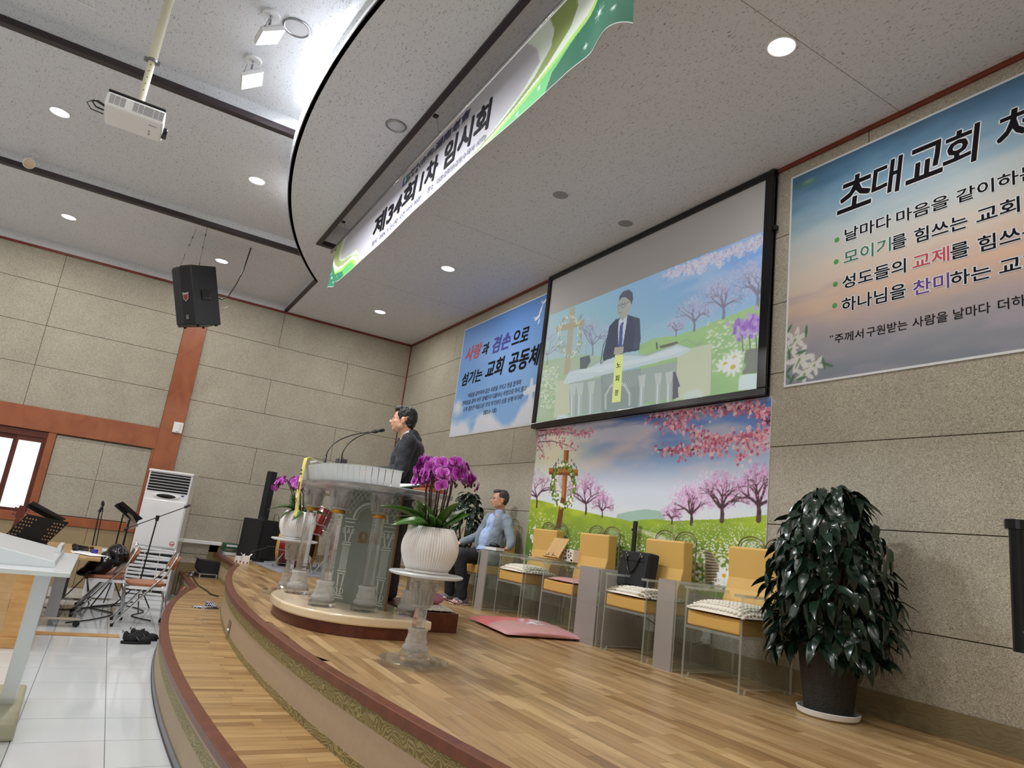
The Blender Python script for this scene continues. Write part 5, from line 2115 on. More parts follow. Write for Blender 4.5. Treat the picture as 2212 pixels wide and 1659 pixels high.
# ---- ceiling projector on its pole
t = thing('projector', 'white ceiling projector hanging from a cream pole, vents towards the stage side', 'projector', (-5.40, -.445, 2.61))
PXc = t.location
b = MB()
b.box(-5.56, -5.25, -.635, -.255, 2.615, 2.725)
b.build('body', M['white'], t, bevel=.018, seg=3)
b = MB()
b.box(-5.555, -5.255, -.63, -.26, 2.726, 2.745)
b.build('base_plate', M['blackm'], t, bevel=.006)
for k in range(10):
    y_ = -.612 + k * .0345 + (.012 if k > 2 else 0) - (.004 if k > 6 else 0)
    if k == 3:
        continue
    b = MB()
    b.box(-5.2505, -5.2485, y_, y_ + .030, 2.638, 2.708)
    b.mi = 1
    for q in range(6):
        b.box(-5.2486, -5.2472, y_, y_ + .030, 2.642 + q * .0118, 2.646 + q * .0118)
    b.build('vent', [M['kick'], M['white']], t)
b = MB()
b.cyl((-5.47, -.258, 2.66), (-5.47, -.225, 2.66), .042, n=24)
b.build('lens_ring', M['blackg'], t, bevel=.003)
b = MB()
b.box(-5.52, -5.42, -.50, -.39, 2.745, 2.775)
b.box(-5.50, -5.44, -.48, -.41, 2.775, 2.80)
b.build('mount', M['black'], t, bevel=.003)
b = MB()
b.cyl((-5.47, -.445, 2.79), (-5.47, -.445, 3.27), .026, n=20)
b.build('pole', M['cream'], t, smooth=False)
b = MB()
b.cyl((-5.47, -.445, 3.20), (-5.47, -.445, Z3), .032, n=20)
b.build('upper_pole', M['cream'], t)
b = MB()
b.cyl((-5.47, -.445, 3.185), (-5.47, -.445, 3.205), .040, n=20)
b.box(-5.48, -5.46, -.50, -.39, 3.180, 3.21)
b.build('clamp', M['steel'], t)
for k in range(5):
    b = MB()
    z = 2.93 + k * .055
    b.cyl((-5.445, -.445, z), (-5.4425, -.445, z), .004, n=10)
    b.build('bolt_hole', M['black'], t)
for pts, r_ in (([(-5.45, -.635, 2.69), (-5.44, -.72, 2.71), (-5.43, -.755, 2.67), (-5.42, -.72, 2.625), (-5.42, -.64, 2.60 + .02)], .004), ([(-5.40, -.635, 2.675), (-5.39, -.69, 2.69), (-5.38, -.72, 2.665), (-5.38, -.69, 2.635), (-5.38, -.64, 2.63)], .006)):
    b = MB()
    b.tube(pts, r_, 8)
    b.build('cable', M['black'], t, smooth=True)
place_text('EPSON', Matrix(((0, 1, 0, -5.335), (1, 0, 0, -.345), (0, 0, -1, 2.6145), (0, 0, 0, 1))) @ Matrix.Translation((0, 0, 0)), .05, .015, M['kick2'], t)
for k in range(3):
    b = MB()
    b.cyl((-5.42 - k * .03, -.34, 2.6125), (-5.42 - k * .03, -.34, 2.6155), .007, n=12)
    b.build('foot_mark', M['grey'], t)

# ---- loudspeaker hung at the left
SP = Vector((-9.6, .25, 3.01))
ang = math.atan2(-.39, -.92)
t = thing('hanging_loudspeaker', 'large black loudspeaker hung from the ceiling on thin wires beside the wooden column', 'speaker', (-9.6, .25, 3.01))
u_ = Vector((-.92, -.39, 0))
v_ = Vector((-.39, .92, 0))
tl = math.radians(19)
# local axes: a across the front, b towards the back (rising), c down along the front (coming forward)
ax = u_
bx_ = (v_ * math.cos(tl) + Vector((0, 0, 1)) * math.sin(tl))
cx_ = ax.cross(bx_)
if cx_.z > 0:
    cx_ = -cx_
MS = Matrix(((ax.x, bx_.x, -cx_.x, 0), (ax.y, bx_.y, -cx_.y, 0), (ax.z, bx_.z, -cx_.z, 0), (0, 0, 0, 1)))
Hs, Ws, Ds = .80, .46, .38
b = MB()
b.prism([(0, .0), (.13, -.075), (.33, -.075), (Ws, .0), (Ws - .04, Ds), (.04, Ds)], -Hs, 0, MS)
b.build('cabinet', M['black'], t, bevel=.008, local=True)
b = MB()
b.prism([(.005, -.006), (.13, -.086), (.33, -.086), (Ws - .005, -.006), (Ws - .005, .0), (.33, -.078), (.13, -.078), (.005, .0)][::1], -Hs + .03, -.03, MS)
b.build('grille', M['blackm'], t, local=True)
b = MB()
b.box(-.003, .006, .12, .25, -.46, -.33, MS)
b.build('handle_plate', M['blackg'], t, local=True, bevel=.004)
b = MB()
b.box(-.006, .0, .145, .225, -.435, -.355, MS)
b.build('handle_recess', M['rubber'], t, local=True, bevel=.01)
b = MB()
tri = [(0, -.065), (.035, -.03), (.04, .03), (.045, .06), (.0, .05), (-.045, .06), (-.04, .03), (-.035, -.03)]
MB2 = MS @ Matrix.Translation((.075, -.062, -.42)) @ Matrix.Rotation(-math.atan2(.075, .13), 4, 'Z') @ Matrix(((1, 0, 0, 0), (0, 0, -1, 0), (0, 1, 0, 0), (0, 0, 0, 1)))
b.prism(tri, 0, .004, MB2)
b.build('badge_rim', M['silver'], t, local=True)
b = MB()
b.prism([(x * .82, y_ * .82) for x, y_ in tri], .003, .006, MB2)
b.build('badge', pbr('badge_red', '7a3030', .3), t, local=True)
b = MB()
b.box(-.03, .03, .028, .042, .005, .008, MB2)
b.build('badge_bar', M['silver'], t, local=True)
b = MB()
b.box(-.02, .02, -.30, -.24, 0, .004, MB2)
b.build('name_plate', M['steel'], t, local=True)
for a_, c_ in ((.06, .06), (.40, .06), (.06, .32), (.40, .32)):
    b = MB()
    b.cyl(MS @ Vector((a_, c_, -Hs)), MS @ Vector((a_, c_, -Hs - .02)), .018, n=12)
    b.build('foot', M['rubber'], t, local=True)
L0 = t.location
for a_, c_, top in ((.40, .05, (-9.72, .22, Z1)), (0.0, .12, (-9.44, .33, Z2))):
    p = MS @ Vector((a_, c_, .0)) + L0
    b = MB()
    b.cyl(p, top, .0025, n=6)
    for q in (.35, .6, .8):
        pp = Vector(p).lerp(Vector(top), q)
        b.cyl(pp - Vector((0, 0, .01)), pp + Vector((0, 0, .01)), .008, n=8)
    b.build('hanging_wire', M['kick2'], t)
b = MB()
p = MS @ Vector((.0, .12, -.01)) + L0
b.torus(p + Vector((0, 0, .03)), .018, .005, rot=Matrix.Rotation(1.57, 3, 'X'), n=16, k=6)
b.build('shackle', M['kick2'], t)
b = MB()
p = MS @ Vector((.10, Ds + .005, -.42)) + L0
b.tube([p, p + Vector((.0, .07, -.005)), p + Vector((0, .14, .06)), p + Vector((-.0, .20, .25)), (-9.8, .92, 3.2), (-9.8, .95, Z1)], .008, 8)
b.build('speaker_cable', M['black'], t, smooth=True)
b = MB()
p = MS @ Vector((.10, Ds, -.62)) + L0
b.cyl(p, p + Vector((-.1, .12, .14)), .003, n=6)
b.build('rear_wire', M['steel'], t)

# ================================================================ CHAIRS AND SIDE TABLES (clear acrylic)
def bar(b, x0, x1, y0, y1, z0, z1):
    b.box(x0, x1, y0, y1, z0, z1)


def make_chair():
    """clear acrylic armchair with mustard pads; origin at the front centre on the floor, back towards +y"""
    t = thing('armchair', 'x', 'chair')
    W_ = .26
    for s_ in (-1, 1):
        b = MB()
        xa, xb = (s_ * W_ - (.018 if s_ > 0 else 0), s_ * W_ + (0 if s_ > 0 else .018))
        # one sheet with a low arch cut between the feet
        pts = [(0, 0), (.05, 0), (.06, .03), (.44, .03), (.45, 0), (.505, 0), (.505, .60), (0, .60)]
        R_ = Matrix(((0, 0, 1, 0), (1, 0, 0, 0), (0, 1, 0, 0), (0, 0, 0, 1)))
        fs = b.prism(pts, xa, xb, R_)
        for f in fs[2:]:
            f.material_index = 1
        b.build('side_panel', [M['clear'], M['edge']], t, local=True)
        b = MB()
        x0, x1 = (W_ - .075, W_ + .012) if s_ > 0 else (-W_ - .012, -W_ + .075)
        b.sheet(x0, x1, -.005, .52, .600, .618)
        b.build('armrest', [M['clear'], M['edge']], t, local=True)
        b = MB()
        for q in (.03, .53):
            b.cyl((s_ * (W_ - .03), q, 0), (s_ * (W_ - .03), q, .012), .011, n=10)
        b.build('glide', M['edge'], t, local=True)
    b = MB()
    b.sheet(-W_ + .018, W_ - .018, .0, .48, .335, .355)
    b.build('seat_shelf', [M['clear'], M['edge']], t, local=True)
    # clear back sheet whose top edge is two arches meeting at a point
    pts = [(-W_ + .01, .30), (W_ - .01, .30), (W_ - .01, .94)]
    for k in range(11):
        a_ = math.pi * k / 10
        pts.append((.125 + .125 * math.cos(a_), .94 + .085 * math.sin(a_)))
    for k in range(11):
        a_ = math.pi * k / 10
        pts.append((-.125 + .125 * math.cos(a_), .94 + .085 * math.sin(a_)))
    R_ = Matrix(((1, 0, 0, 0), (0, 0, 1, 0), (0, 1, 0, 0), (0, 0, 0, 1)))
    b = MB()
    for f in b.prism(pts, .495, .505, R_)[2:]:
        f.material_index = 1
    b.build('back_sheet', [M['clear'], M['edge']], t, local=True)
    b = MB()
    for cx in (-.125, .125):
        b.tube([(cx + .124 * math.cos(a), .500, .925 + .105 * max(0, math.sin(a)) ** .75) for a in np.linspace(0, math.pi, 18)], .0045, 6)
        b.tube([(cx + .105 * math.cos(a), .500, .920 + .088 * max(0, math.sin(a)) ** .75) for a in np.linspace(.2, math.pi - .2, 16)], .0025, 6)
    b.tube([(W_ - .014, .500, .94), (W_ - .014, .500, .36)], .005, 6)
    b.build('arch_rim', M['bronze'], t, smooth=True, local=True)
    b = MB()
    b.box(-W_ + .022, W_ - .022, .0, .46, .358, .458)
    b.build('seat', M['yellow'], t, local=True, bevel=.014, seg=3, smooth=False)
    # backrest: straight above, swelling forward at the lumbar
    prof = [(.345, .460), (.46, .460), (.495, .60), (.485, .93), (.475, .945), (.385, .945), (.375, .93), (.385, .72), (.365, .64), (.335, .56), (.325, .50)]
    R_ = Matrix(((0, 0, 1, 0), (1, 0, 0, 0), (0, 1, 0, 0), (0, 0, 0, 1)))
    b = MB()
    b.prism(prof, -W_ + .028, W_ - .028, R_)
    b.build('backrest', M['yellow'], t, local=True, bevel=.012, seg=3)
    return t


ch0 = make_chair()
CH = [(-7.38, 3.80, 'clear acrylic armchair with mustard pads, the one the seated man occupies'),
      (-6.44, 3.84, 'clear acrylic armchair with mustard pads holding a thick white knitted cushion, right of seated man'),
      (-5.49, 3.80, 'clear acrylic armchair with mustard pads and thin pink cushion, left of black briefcase'),
      (-4.42, 3.73, 'clear acrylic armchair with mustard pads, black briefcase and two-tone cushion on it'),
      (-3.48, 3.72, 'clear acrylic armchair with mustard pads and fluffy white cushion, nearest the big plant')]
chairs = []
for k, (x_, y_, lb) in enumerate(CH):
    c = ch0 if k == 0 else copy_tree(ch0)
    c.location = (x_, y_, ZU)
    c.rotation_euler = (0, 0, 0)
    c['label'] = lb
    c['group'] = 'acrylic armchairs along the back wall'
    chairs.append(c)


def side_table(x_, y_, w_, front, dep, label, shelf=False, strip=None):
    t = thing('side_table', label, 'side table', (x_, y_, ZU), 0, 'acrylic side tables between the armchairs')
    b = MB()
    b.sheet(-w_ / 2, w_ / 2, 0, dep, .622, .640)
    b.build('table_top', [M['clear'], M['edge']], t, local=True)
    for s_ in (-1, 1):
        b = MB()
        b.sheet(s_ * w_ / 2 - .006, s_ * w_ / 2 + .006, .0, dep, .0, .622)
        b.build('side_panel', [M['clear'] if not shelf else M['frost'], M['edge']], t, local=True)
    if front:
        f0, f1 = strip if strip else (-w_ / 2, w_ / 2)
        b = MB()
        b.sheet(f0, f1, -.010, .0, .0, .638)
        b.build('frosted_front', [M['frost'], M['edge']], t, local=True)
    b = MB()
    b.sheet(-w_ / 2, w_ / 2, .01, dep, .012, .024)
    b.build('bottom_shelf', [M['clear'], M['edge']], t, local=True)
    if shelf:
        b = MB()
        b.sheet(-w_ / 2 + .006, w_ / 2 - .006, .0, dep, .33, .345)
        b.build('middle_shelf', [M['clear'], M['edge']], t, local=True)
    return t


side_table(-6.90, 3.74, .22, True, .52, 'acrylic side table with frosted front carrying books beside the seated man', strip=(-.05, .11))
side_table(-5.97, 3.84, .32, False, .50, 'clear acrylic side table under the bamboo book stand')
side_table(-4.94, 3.76, .30, True, .52, 'frosted acrylic side table with plastic bag inside, left of briefcase chair', shelf=True, strip=(-.15, .13))
side_table(-3.955, 3.74, .20, True, .62, 'acrylic side table with tall frosted front between the two nearest armchairs', strip=(-.09, .09))
# plastic bag inside the middle table
bg = Blob()
for k in range(7):
    bg.e((-4.96 + random.uniform(-.06, .06), 3.84 + random.uniform(-.04, .04), ZU + .385 + random.uniform(-.01, .03)), (random.uniform(.03, .05), .04, random.uniform(.02, .04)))
o = bg.build('plastic_bag', M['frostw'], None, .008, 2, wrinkle=.02, wscale=.03)
tag(settle(o, (-4.96, 3.84, ZU + .35)), 'crumpled white plastic bag on the shelf inside a frosted side table', 'bag')


def knit_cushion(x_, y_, z, w_, d_, h_, mat, label, rot=0, nx=15, ny=12, corner=None, cmat=None, name='seat_cushion'):
    t = thing(name, label, 'cushion', (x_, y_, z), rot, None)
    b = MB()
    b.grid(26, 22, lambda u, v: ((u - .5) * w_ * (1 - .05 * abs(2 * v - 1) ** 3), (v - .5) * d_ * (1 - .05 * abs(2 * u - 1) ** 3), h_ * (1 - abs(2 * u - 1) ** 4) ** .6 * (1 - abs(2 * v - 1) ** 4) ** .6 if 0 < u < 1 and 0 < v < 1 else .012))
    b.grid(10, 10, lambda u, v: ((u - .5) * w_ * (1 - .05 * abs(2 * v - 1) ** 3), (v - .5) * d_ * (1 - .05 * abs(2 * u - 1) ** 3), .003 + .009 * (max(abs(2 * u - 1), abs(2 * v - 1))) ** 4))
    bmesh.ops.remove_doubles(b.bm, verts=b.bm.verts, dist=.001)
    b.build('cushion_cover', mat, t, smooth=True, local=True)
    if nx:
        for half in ((0, 1) if corner else (0,)):
            b = MB()
            for i in range(nx):
                for j in range(ny):
                    u, v = (i + .5 + random.uniform(-.2, .2)) / nx, (j + .5) / ny
                    in_c = corner and (u < .28 or u > .8)
                    if corner and bool(in_c) != bool(half):
                        continue
                    hh = h_ * (1 - abs(2 * u - 1) ** 4) ** .6 * (1 - abs(2 * v - 1) ** 4) ** .6
                    b.ell(((u - .5) * w_ * .98, (v - .5) * d_ * .98, hh + .001), (w_ / nx * .62, d_ / ny * .42, .011), Matrix.Rotation(random.uniform(-.5, .5), 3, 'Z'), 6, 4)
            o = b.build('knit_tufts', cmat if half else M['ivory'], t, smooth=True, local=True)
            o['kind'] = 'stuff'
    return t


zc_ = ZU + .459
knit_cushion(-6.42, 3.84 + .20, zc_, .50, .44, .075, M['ivory'], 'thick ivory knitted cushion on the armchair right of the seated man')
knit_cushion(-7.38, 3.80 + .19, zc_, .46, .36, .012, M['ivory'], 'ivory cushion edge under the seated man', nx=0)
knit_cushion(-5.47, 3.80 + .205, zc_, .49, .43, .04, M['pink'], 'thin satin pink cushion on the third armchair', nx=0)
knit_cushion(-4.42, 3.73 + .20, zc_, .52, .44, .07, M['ivory'], 'knitted cushion, ivory with taupe corners, under the black briefcase', corner=True, cmat=pbr('taupe_knit', '9a8a74', .9))
knit_cushion(-3.46, 3.72 + .20, zc_, .53, .46, .085, M['ivory'], 'fluffy ivory knitted cushion on the armchair beside the big plant', nx=17, ny=13)

# ---- briefcase on the fourth chair
t = thing('briefcase', 'black leather briefcase with two handles standing on an armchair cushion', 'bag', (-4.55, 3.98, ZU + .515))
b = MB()
TB_ = Matrix.Translation((-4.60, 3.97, ZU + .515)) @ Matrix.Rotation(math.radians(-4), 4, 'Z') @ Matrix.Rotation(math.radians(-7), 4, 'X')
b.prism([(-.20, -.05), (.20, -.05), (.21, .05), (-.21, .05)], 0, .30, TB_)
b.build('case', M['blackm'], t, bevel=.014, seg=3)
b = MB()
b.box(-.195, .195, -.057, -.050, .02, .275, TB_)
b.build('front_flap', M['blackm'], t, bevel=.004)
b = MB()
b.box(-.13, .15, -.060, -.056, .215, .222, TB_)
b.build('zip_line', M['blackg'], t)
for y_ in (-.062, .055):
    b = MB()
    b.tube([TB_ @ Vector((-.10 + .20 * k / 14, y_ - (.006 if y_ < 0 else -.006), .275 - .155 * math.sin(math.pi * k / 14) ** .8)) for k in range(15)], .007, 8)
    b.build('handle', M['blackg'], t, smooth=True)
for x_ in (-.10, .10):
    b = MB()
    b.box(x_ - .008, x_ + .008, -.070, -.058, .255, .285, TB_)
    b.box(x_ - .008 + (.022), x_ + .006 + .022, -.068, -.058, .25, .27, TB_)
    b.build('buckle', M['chrome'], t, bevel=.002)
b = MB()
b.box(-.165, -.155, -.066, -.058, .235, .26, TB_)
b.build('zip_pull', M['chrome'], t)
for z_ in (.25, .275):
    b = MB()
    b.torus(TB_ @ Vector((-.21, .0, z_ - .03)), .010, .0025, axis='X', n=12, k=5)
    b.build('strap_ring', M['steel'], t)

# ---- bamboo book stand with its wire page holders
t = thing('book_stand', 'bamboo book stand with black wire page holders on a clear side table', 'book stand', (-5.97, 4.02, ZU + .641))
b = MB()
TB_ = Matrix.Translation((-5.97, 4.06, ZU + .642)) @ Matrix.Rotation(math.radians(-8), 4, 'Z')
b.box(-.15, .15, -.16, -.02, 0, .014, TB_)
b.build('ledge', M['bamboo'], t, bevel=.003)
b = MB()
T2 = TB_ @ Matrix.Translation((.0, -.04, .014)) @ Matrix.Rotation(math.radians(-28), 4, 'X')
b.box(-.165, .165, -.006, .006, 0, .235, T2)
b.build('board', M['bamboo'], t, bevel=.004)
b = MB()
b.box(-.165, .165, -.030, -.006, 0, .012, T2)
b.build('lip', M['bamboo'], t)
b = MB()
b.box(-.05, .05, .0, .008, 0, .15, TB_ @ Matrix.Translation((0, .10, .012)) @ Matrix.Rotation(math.radians(20), 4, 'X'))
b.build('prop', M['bamboo'], t)
for s_ in (-1, 1):
    b = MB()
    b.tube([T2 @ Vector((s_ * .13, -.012, .0)), T2 @ Vector((s_ * .11, -.02, .022)), T2 @ Vector((s_ * .04, -.02, .018)), T2 @ Vector((s_ * .06, -.025, .045))], .0035, 6)
    b.build('page_holder', M['black'], t)
b = MB()
b.tube([TB_ @ Vector((-.23, -.19, .003)), TB_ @ Vector((-.19, -.17, .01)), TB_ @ Vector((-.165, -.20, .035)), TB_ @ Vector((-.2, -.2, .04))], .004, 6)
tag(settle(b.build('eyeglasses', M['black'], smooth=True), TB_ @ Vector((-.2, -.19, 0))), 'black wire piece folded beside the bamboo book stand', 'eyeglasses')
# patterned tissue box behind it
t = thing('tissue_box', 'white tissue box with dark floral pattern behind the bamboo stand', 'tissue box', (-5.82, 4.22, ZU + .641))
b = MB()
b.box(-5.90, -5.70, 4.10, 4.22, ZU + .641, ZU + .761)
b.build('box', M['ivory'], t, bevel=.004)
for k in range(14):
    b = MB()
    x_, z_ = random.uniform(-5.885, -5.715), ZU + .641 + random.uniform(.015, .105)
    b.ell((x_, 4.0995, z_), (.011, .0012, .009), None, 8, 5)
    b.build('printed_flower', M['ink'], t)
# bible, zip case on the table near the man
t = thing('book', 'black zip-cased book with white page edges on the table by the seated man', 'book', (-6.90, 3.86, ZU + .641))
TB_ = Matrix.Translation((-6.88, 3.86, ZU + .641)) @ Matrix.Rotation(.25, 4, 'Z')
b = MB()
b.box(-.09, .09, -.065, .065, .004, .040, TB_)
b.build('pages', M['paper'], t)
b = MB()
b.box(-.095, .095, -.07, .07, .0, .005, TB_)
b.box(-.095, .095, -.07, .07, .040, .048, TB_)
b.build('cover', M['blackm'], t, bevel=.002)
t = thing('pouch', 'small black pouch lying on the zip-cased book', 'pouch', (-6.90, 3.86, ZU + .69))
b = MB()
b.box(-.07, .05, -.035, .035, .0485, .070, TB_)
b.build('case', M['black'], t, bevel=.012, seg=3)
b = MB()
b.tube([TB_ @ Vector(p) for p in ((-.05, -.03, .07), (-.03, -.04, .085), (.02, -.03, .083), (.04, 0, .07))], .004, 6)
b.build('strap', M['blackg'], t)
# slim black post standing behind the briefcase
t = thing('folded_stand', 'slim black vertical post standing behind the briefcase in front of the mural', 'stand', (-5.05, 4.31, ZU))
b = MB()
b.box(-5.075, -5.028, 4.305, 4.325, ZU + .02, ZU + 1.10)
b.build('post', M['black'], t, bevel=.003)
b = MB()
b.box(-5.11, -4.99, 4.28, 4.345, ZU, ZU + .02)
b.build('foot', M['black'], t, bevel=.003)
b = MB()
b.cyl((-5.075, 4.31, ZU + 1.02), (-5.085, 4.31, ZU + 1.02), .012, n=10)
b.build('knob', M['kick2'], t)
# wall socket with cord under the chairs
t = thing('wall_outlet', 'white wall outlet box low on the back wall behind the armchairs', 'outlet', (-4.13, 4.35, ZU + .2))
b = MB()
b.box(-4.17, -4.09, 4.350, 4.367, ZU + .17, ZU + .29)
b.build('plate', M['white'], t, bevel=.003)
b = MB()
b.box(-4.16, -4.09, 4.32, 4.35, ZU + .17, ZU + .215)
b.build('plug', M['white'], t, bevel=.004)
b = MB()
b.tube([(-4.12, 4.33, ZU + .19), (-4.25, 4.25, ZU + .12), (-4.33, 4.15, ZU + .17), (-4.40, 4.05, ZU + .26), (-4.48, 3.95, ZU + .33), (-4.47, 3.93, ZU + .30), (-4.5, 3.95, ZU + .33)], .0035, 6)
tag(settle(b.build('power_cord', M['black'], smooth=True), (-4.3, 4.2, ZU + .2)), 'thin black cord dangling under the briefcase armchair', 'cord')

# ---- flat satin floor cushion
t = thing('floor_cushion', 'flat coral and dusty pink satin cushion lying on the oak stage', 'cushion', (-5.45, 3.5, ZU))
c4_ = [Vector((-5.98, 3.16)), Vector((-5.05, 3.05)), Vector((-4.98, 3.80)), Vector((-5.85, 3.92))]


def cpt(u, v, lo_, hi_):
    p = (c4_[0] * (1 - u) + c4_[1] * u) * (1 - v) + (c4_[3] * (1 - u) + c4_[2] * u) * v
    e = (1 - abs(2 * u - 1) ** 3.2) * (1 - abs(2 * v - 1) ** 3.2)
    e = max(0, e) ** .55
    z = hi_ * e * (1 + .05 * math.sin(u * 19) * math.sin(v * 13))
    ins = .03 * (4 * v * (1 - v)) * (1 if u == 0 else (-1 if u == 1 else 0))
    return (p.x + ins, p.y, ZU + .022 + lo_ + z)


for nm, u0, u1, v0, v1, mt_ in (('coral_patch', 0, .52, 0, .62, 'coral'), ('pink_patch', .52, 1, 0, .62, 'pink'), ('pink_patch', 0, .52, .62, 1, 'pink'), ('pink_patch', .52, 1, .62, 1, 'pink')):
    b = MB()
    b.grid(22, 22, lambda u, v: cpt(u0 + (u1 - u0) * u, v0 + (v1 - v0) * v, 0, .062))
    b.build(nm, M[mt_], t, smooth=True)
b = MB()
b.grid(20, 20, lambda u, v: (lambda q: (q[0], q[1], ZU + .022 - (q[2] - ZU - .022)))(cpt(u, v, 0, .021)))
b.build('underside', M['pink'], t, smooth=True)
b = MB()
for k in range(26):
    u, v = random.uniform(.38, .72), random.uniform(.42, .66)
    q = cpt(u, v, .002, .062)
    b.tube([(q[0] + .03 * math.cos(a + k), q[1] + .022 * math.sin(a + k), q[2] + .001) for a in (0, 1, 2, 3)], .0025, 5)
o = b.build('embroidery', M['halo'], t)
o['kind'] = 'stuff'


# ================================================================ PLANTS
def leaf_mesh(L_, W_, droop, fold, wave=0.0, nseg=6):
    b = MB()
    rows = []
    for i in range(nseg + 1):
        t_ = i / nseg
        w_ = W_ * math.sin(math.pi * min(1, t_ * .93 + .05)) ** .8 * (1 - .25 * t_)
        if i == nseg:
            w_ = .0008
        y_ = L_ * t_ * (1 - .18 * droop * t_)
        z_ = -droop * L_ * t_ * t_ + wave * math.sin(t_ * 9) * W_
        rows.append([b.bm.verts.new((-w_, y_, z_ + fold * w_)), b.bm.verts.new((0, y_, z_)), b.bm.verts.new((w_, y_, z_ + fold * w_))])
    for a, c in zip(rows, rows[1:]):
        for q in range(2):
            b.bm.faces.new((a[q], a[q + 1], c[q + 1], c[q]))
    me = bpy.data.meshes.new('leaf')
    b.bm.to_mesh(me)
    b.bm.free()
    me.polygons.foreach_set('use_smooth', [True] * len(me.polygons))
    return me


def bush(name, label, cx, cy, z0, h, rx, ry, n, ls, seed, parts=290, cat='plant', pot=None):
    R_ = random.Random(seed)
    t = thing(name, label, cat, (cx, cy, z0))
    vs = []
    for k in range(4):
        me = leaf_mesh(ls * R_.uniform(.85, 1.15), ls * R_.uniform(.27, .36), R_.uniform(.5, 1.1), R_.uniform(.1, .4), R_.uniform(.05, .18))
        me.materials.append(M['leafd'])
        vs.append(me)
    b = MB()
    stems = []
    for k in range(9):
        a = k * 2.4
        top = (cx + math.cos(a) * rx * .55, cy + math.sin(a) * ry * .55, z0 + h * R_.uniform(.7, .95))
        base = (cx + .02 * math.cos(a), cy + .02 * math.sin(a), z0 + .40 * (0 if pot is None else 1))
        mid = (cx + math.cos(a) * rx * .2, cy + math.sin(a) * ry * .2, z0 + h * .5)
        b.tube([base, mid, top], [.014, .009, .004], 6)
        stems.append((base, mid, top))
    b.build('branches', M['bark'], t, smooth=True)
    big = MB()
    placed = []
    tiers = 8
    for k in range(n):
        # leaves hang in shelves: layered drooping whorls
        tier = k % tiers
        a = R_.uniform(0, 2 * math.pi)
        fz = (tier + R_.uniform(.1, .8)) / tiers
        env = (.62 + .38 * math.sin(math.pi * (fz * .95 + .12))) * (1.0 if fz < .8 else 1.0 - (fz - .8) * 2.6)
        r_ = env * (R_.random() ** .35)
        x_, y_ = cx + math.cos(a) * rx * r_, cy + math.sin(a) * ry * r_
        z_ = z0 + h * (.30 + .70 * fz) - r_ * .10 + R_.uniform(-.02, .02)
        yaw = a - math.pi / 2 + R_.uniform(-.8, .8)
        m_ = Matrix.Translation((x_, y_, z_)) @ Matrix.Rotation(yaw, 4, 'Z') @ Matrix.Rotation(-R_.uniform(-.3, .9) * (.5 + r_ * .6), 4, 'X') @ Matrix.Rotation(R_.uniform(-.5, .5), 4, 'Y')
        placed.append((m_, R_.choice(vs), (x_, y_, z_)))
    placed.sort(key=lambda p: math.hypot(p[2][0], p[2][1]))
    for k, (m_, me, p) in enumerate(placed):
        if k < parts:
            o = bpy.data.objects.new('leaf', me)
            COL.objects.link(o)
            o.parent = t
            o.matrix_local = Matrix.Translation(-t.location) @ m_
        else:
            mm = me.copy()
            mm.transform(m_)
            big.bm.from_mesh(mm)
            bpy.data.meshes.remove(mm)
    if n > parts:
        for f in big.bm.faces:
            f.smooth = True
        o = big.build('leaf_mass', M['leafd'], t)
        o['kind'] = 'stuff'
    return t


# large plant at the right in its own pot
PX_, PY_ = -2.74, 3.93
t = bush('potted_plant', 'large bushy plant with glossy dark green leaves in a black pot by the right wall', PX_, PY_, ZU, 1.38, .37, .34, 850, .115, 5, pot=True)
b = MB()
b.lathe([(.135, .03), (.145, .12), (.165, .28), (.178, .385), (.192, .39), (.192, .408), (.176, .41), (.172, .36), (.02, .35)], (PX_, PY_, ZU), 48)
b.build('pot', pbr('speckled_pot', '1f201c', .5, noise=.9, nscale=160, bump=.8, bscale=120), t, smooth=False)
b = MB()
b.lathe([(.15, .0), (.17, .012), (.178, .040), (.170, .042), (.160, .016), (.01, .014)], (PX_, PY_, ZU), 40)
b.build('saucer', M['white'], t)
b = MB()
b.lathe([(.165, .355), (.165, .372), (.01, .378)], (PX_, PY_, ZU), 24)
b.build('soil', M['soil'], t)
b = MB()
b.tube([(PX_, PY_, ZU + .36), (PX_ + .01, PY_, ZU + .5), (PX_, PY_, ZU + .75)], [.024, .02, .014], 10)
b.build('trunk', M['bark'], t, smooth=True)
# smaller one behind the seated man
t = bush('potted_plant', 'bushy dark green plant in the corner behind the seated man', -8.05, 4.04, ZU, 1.36, .34, .22, 330, .11, 9, pot=True)
b = MB()
b.lathe([(.12, .0), (.15, .3), (.16, .38), (.15, .38), (.14, .34), (.01, .34)], (-8.05, 4.04, ZU), 32)
b.build('pot', M['blackm'], t)


M['discclear'] = clear_mat('thick_clear_disc', (.93, .95, .94), .10, .04)
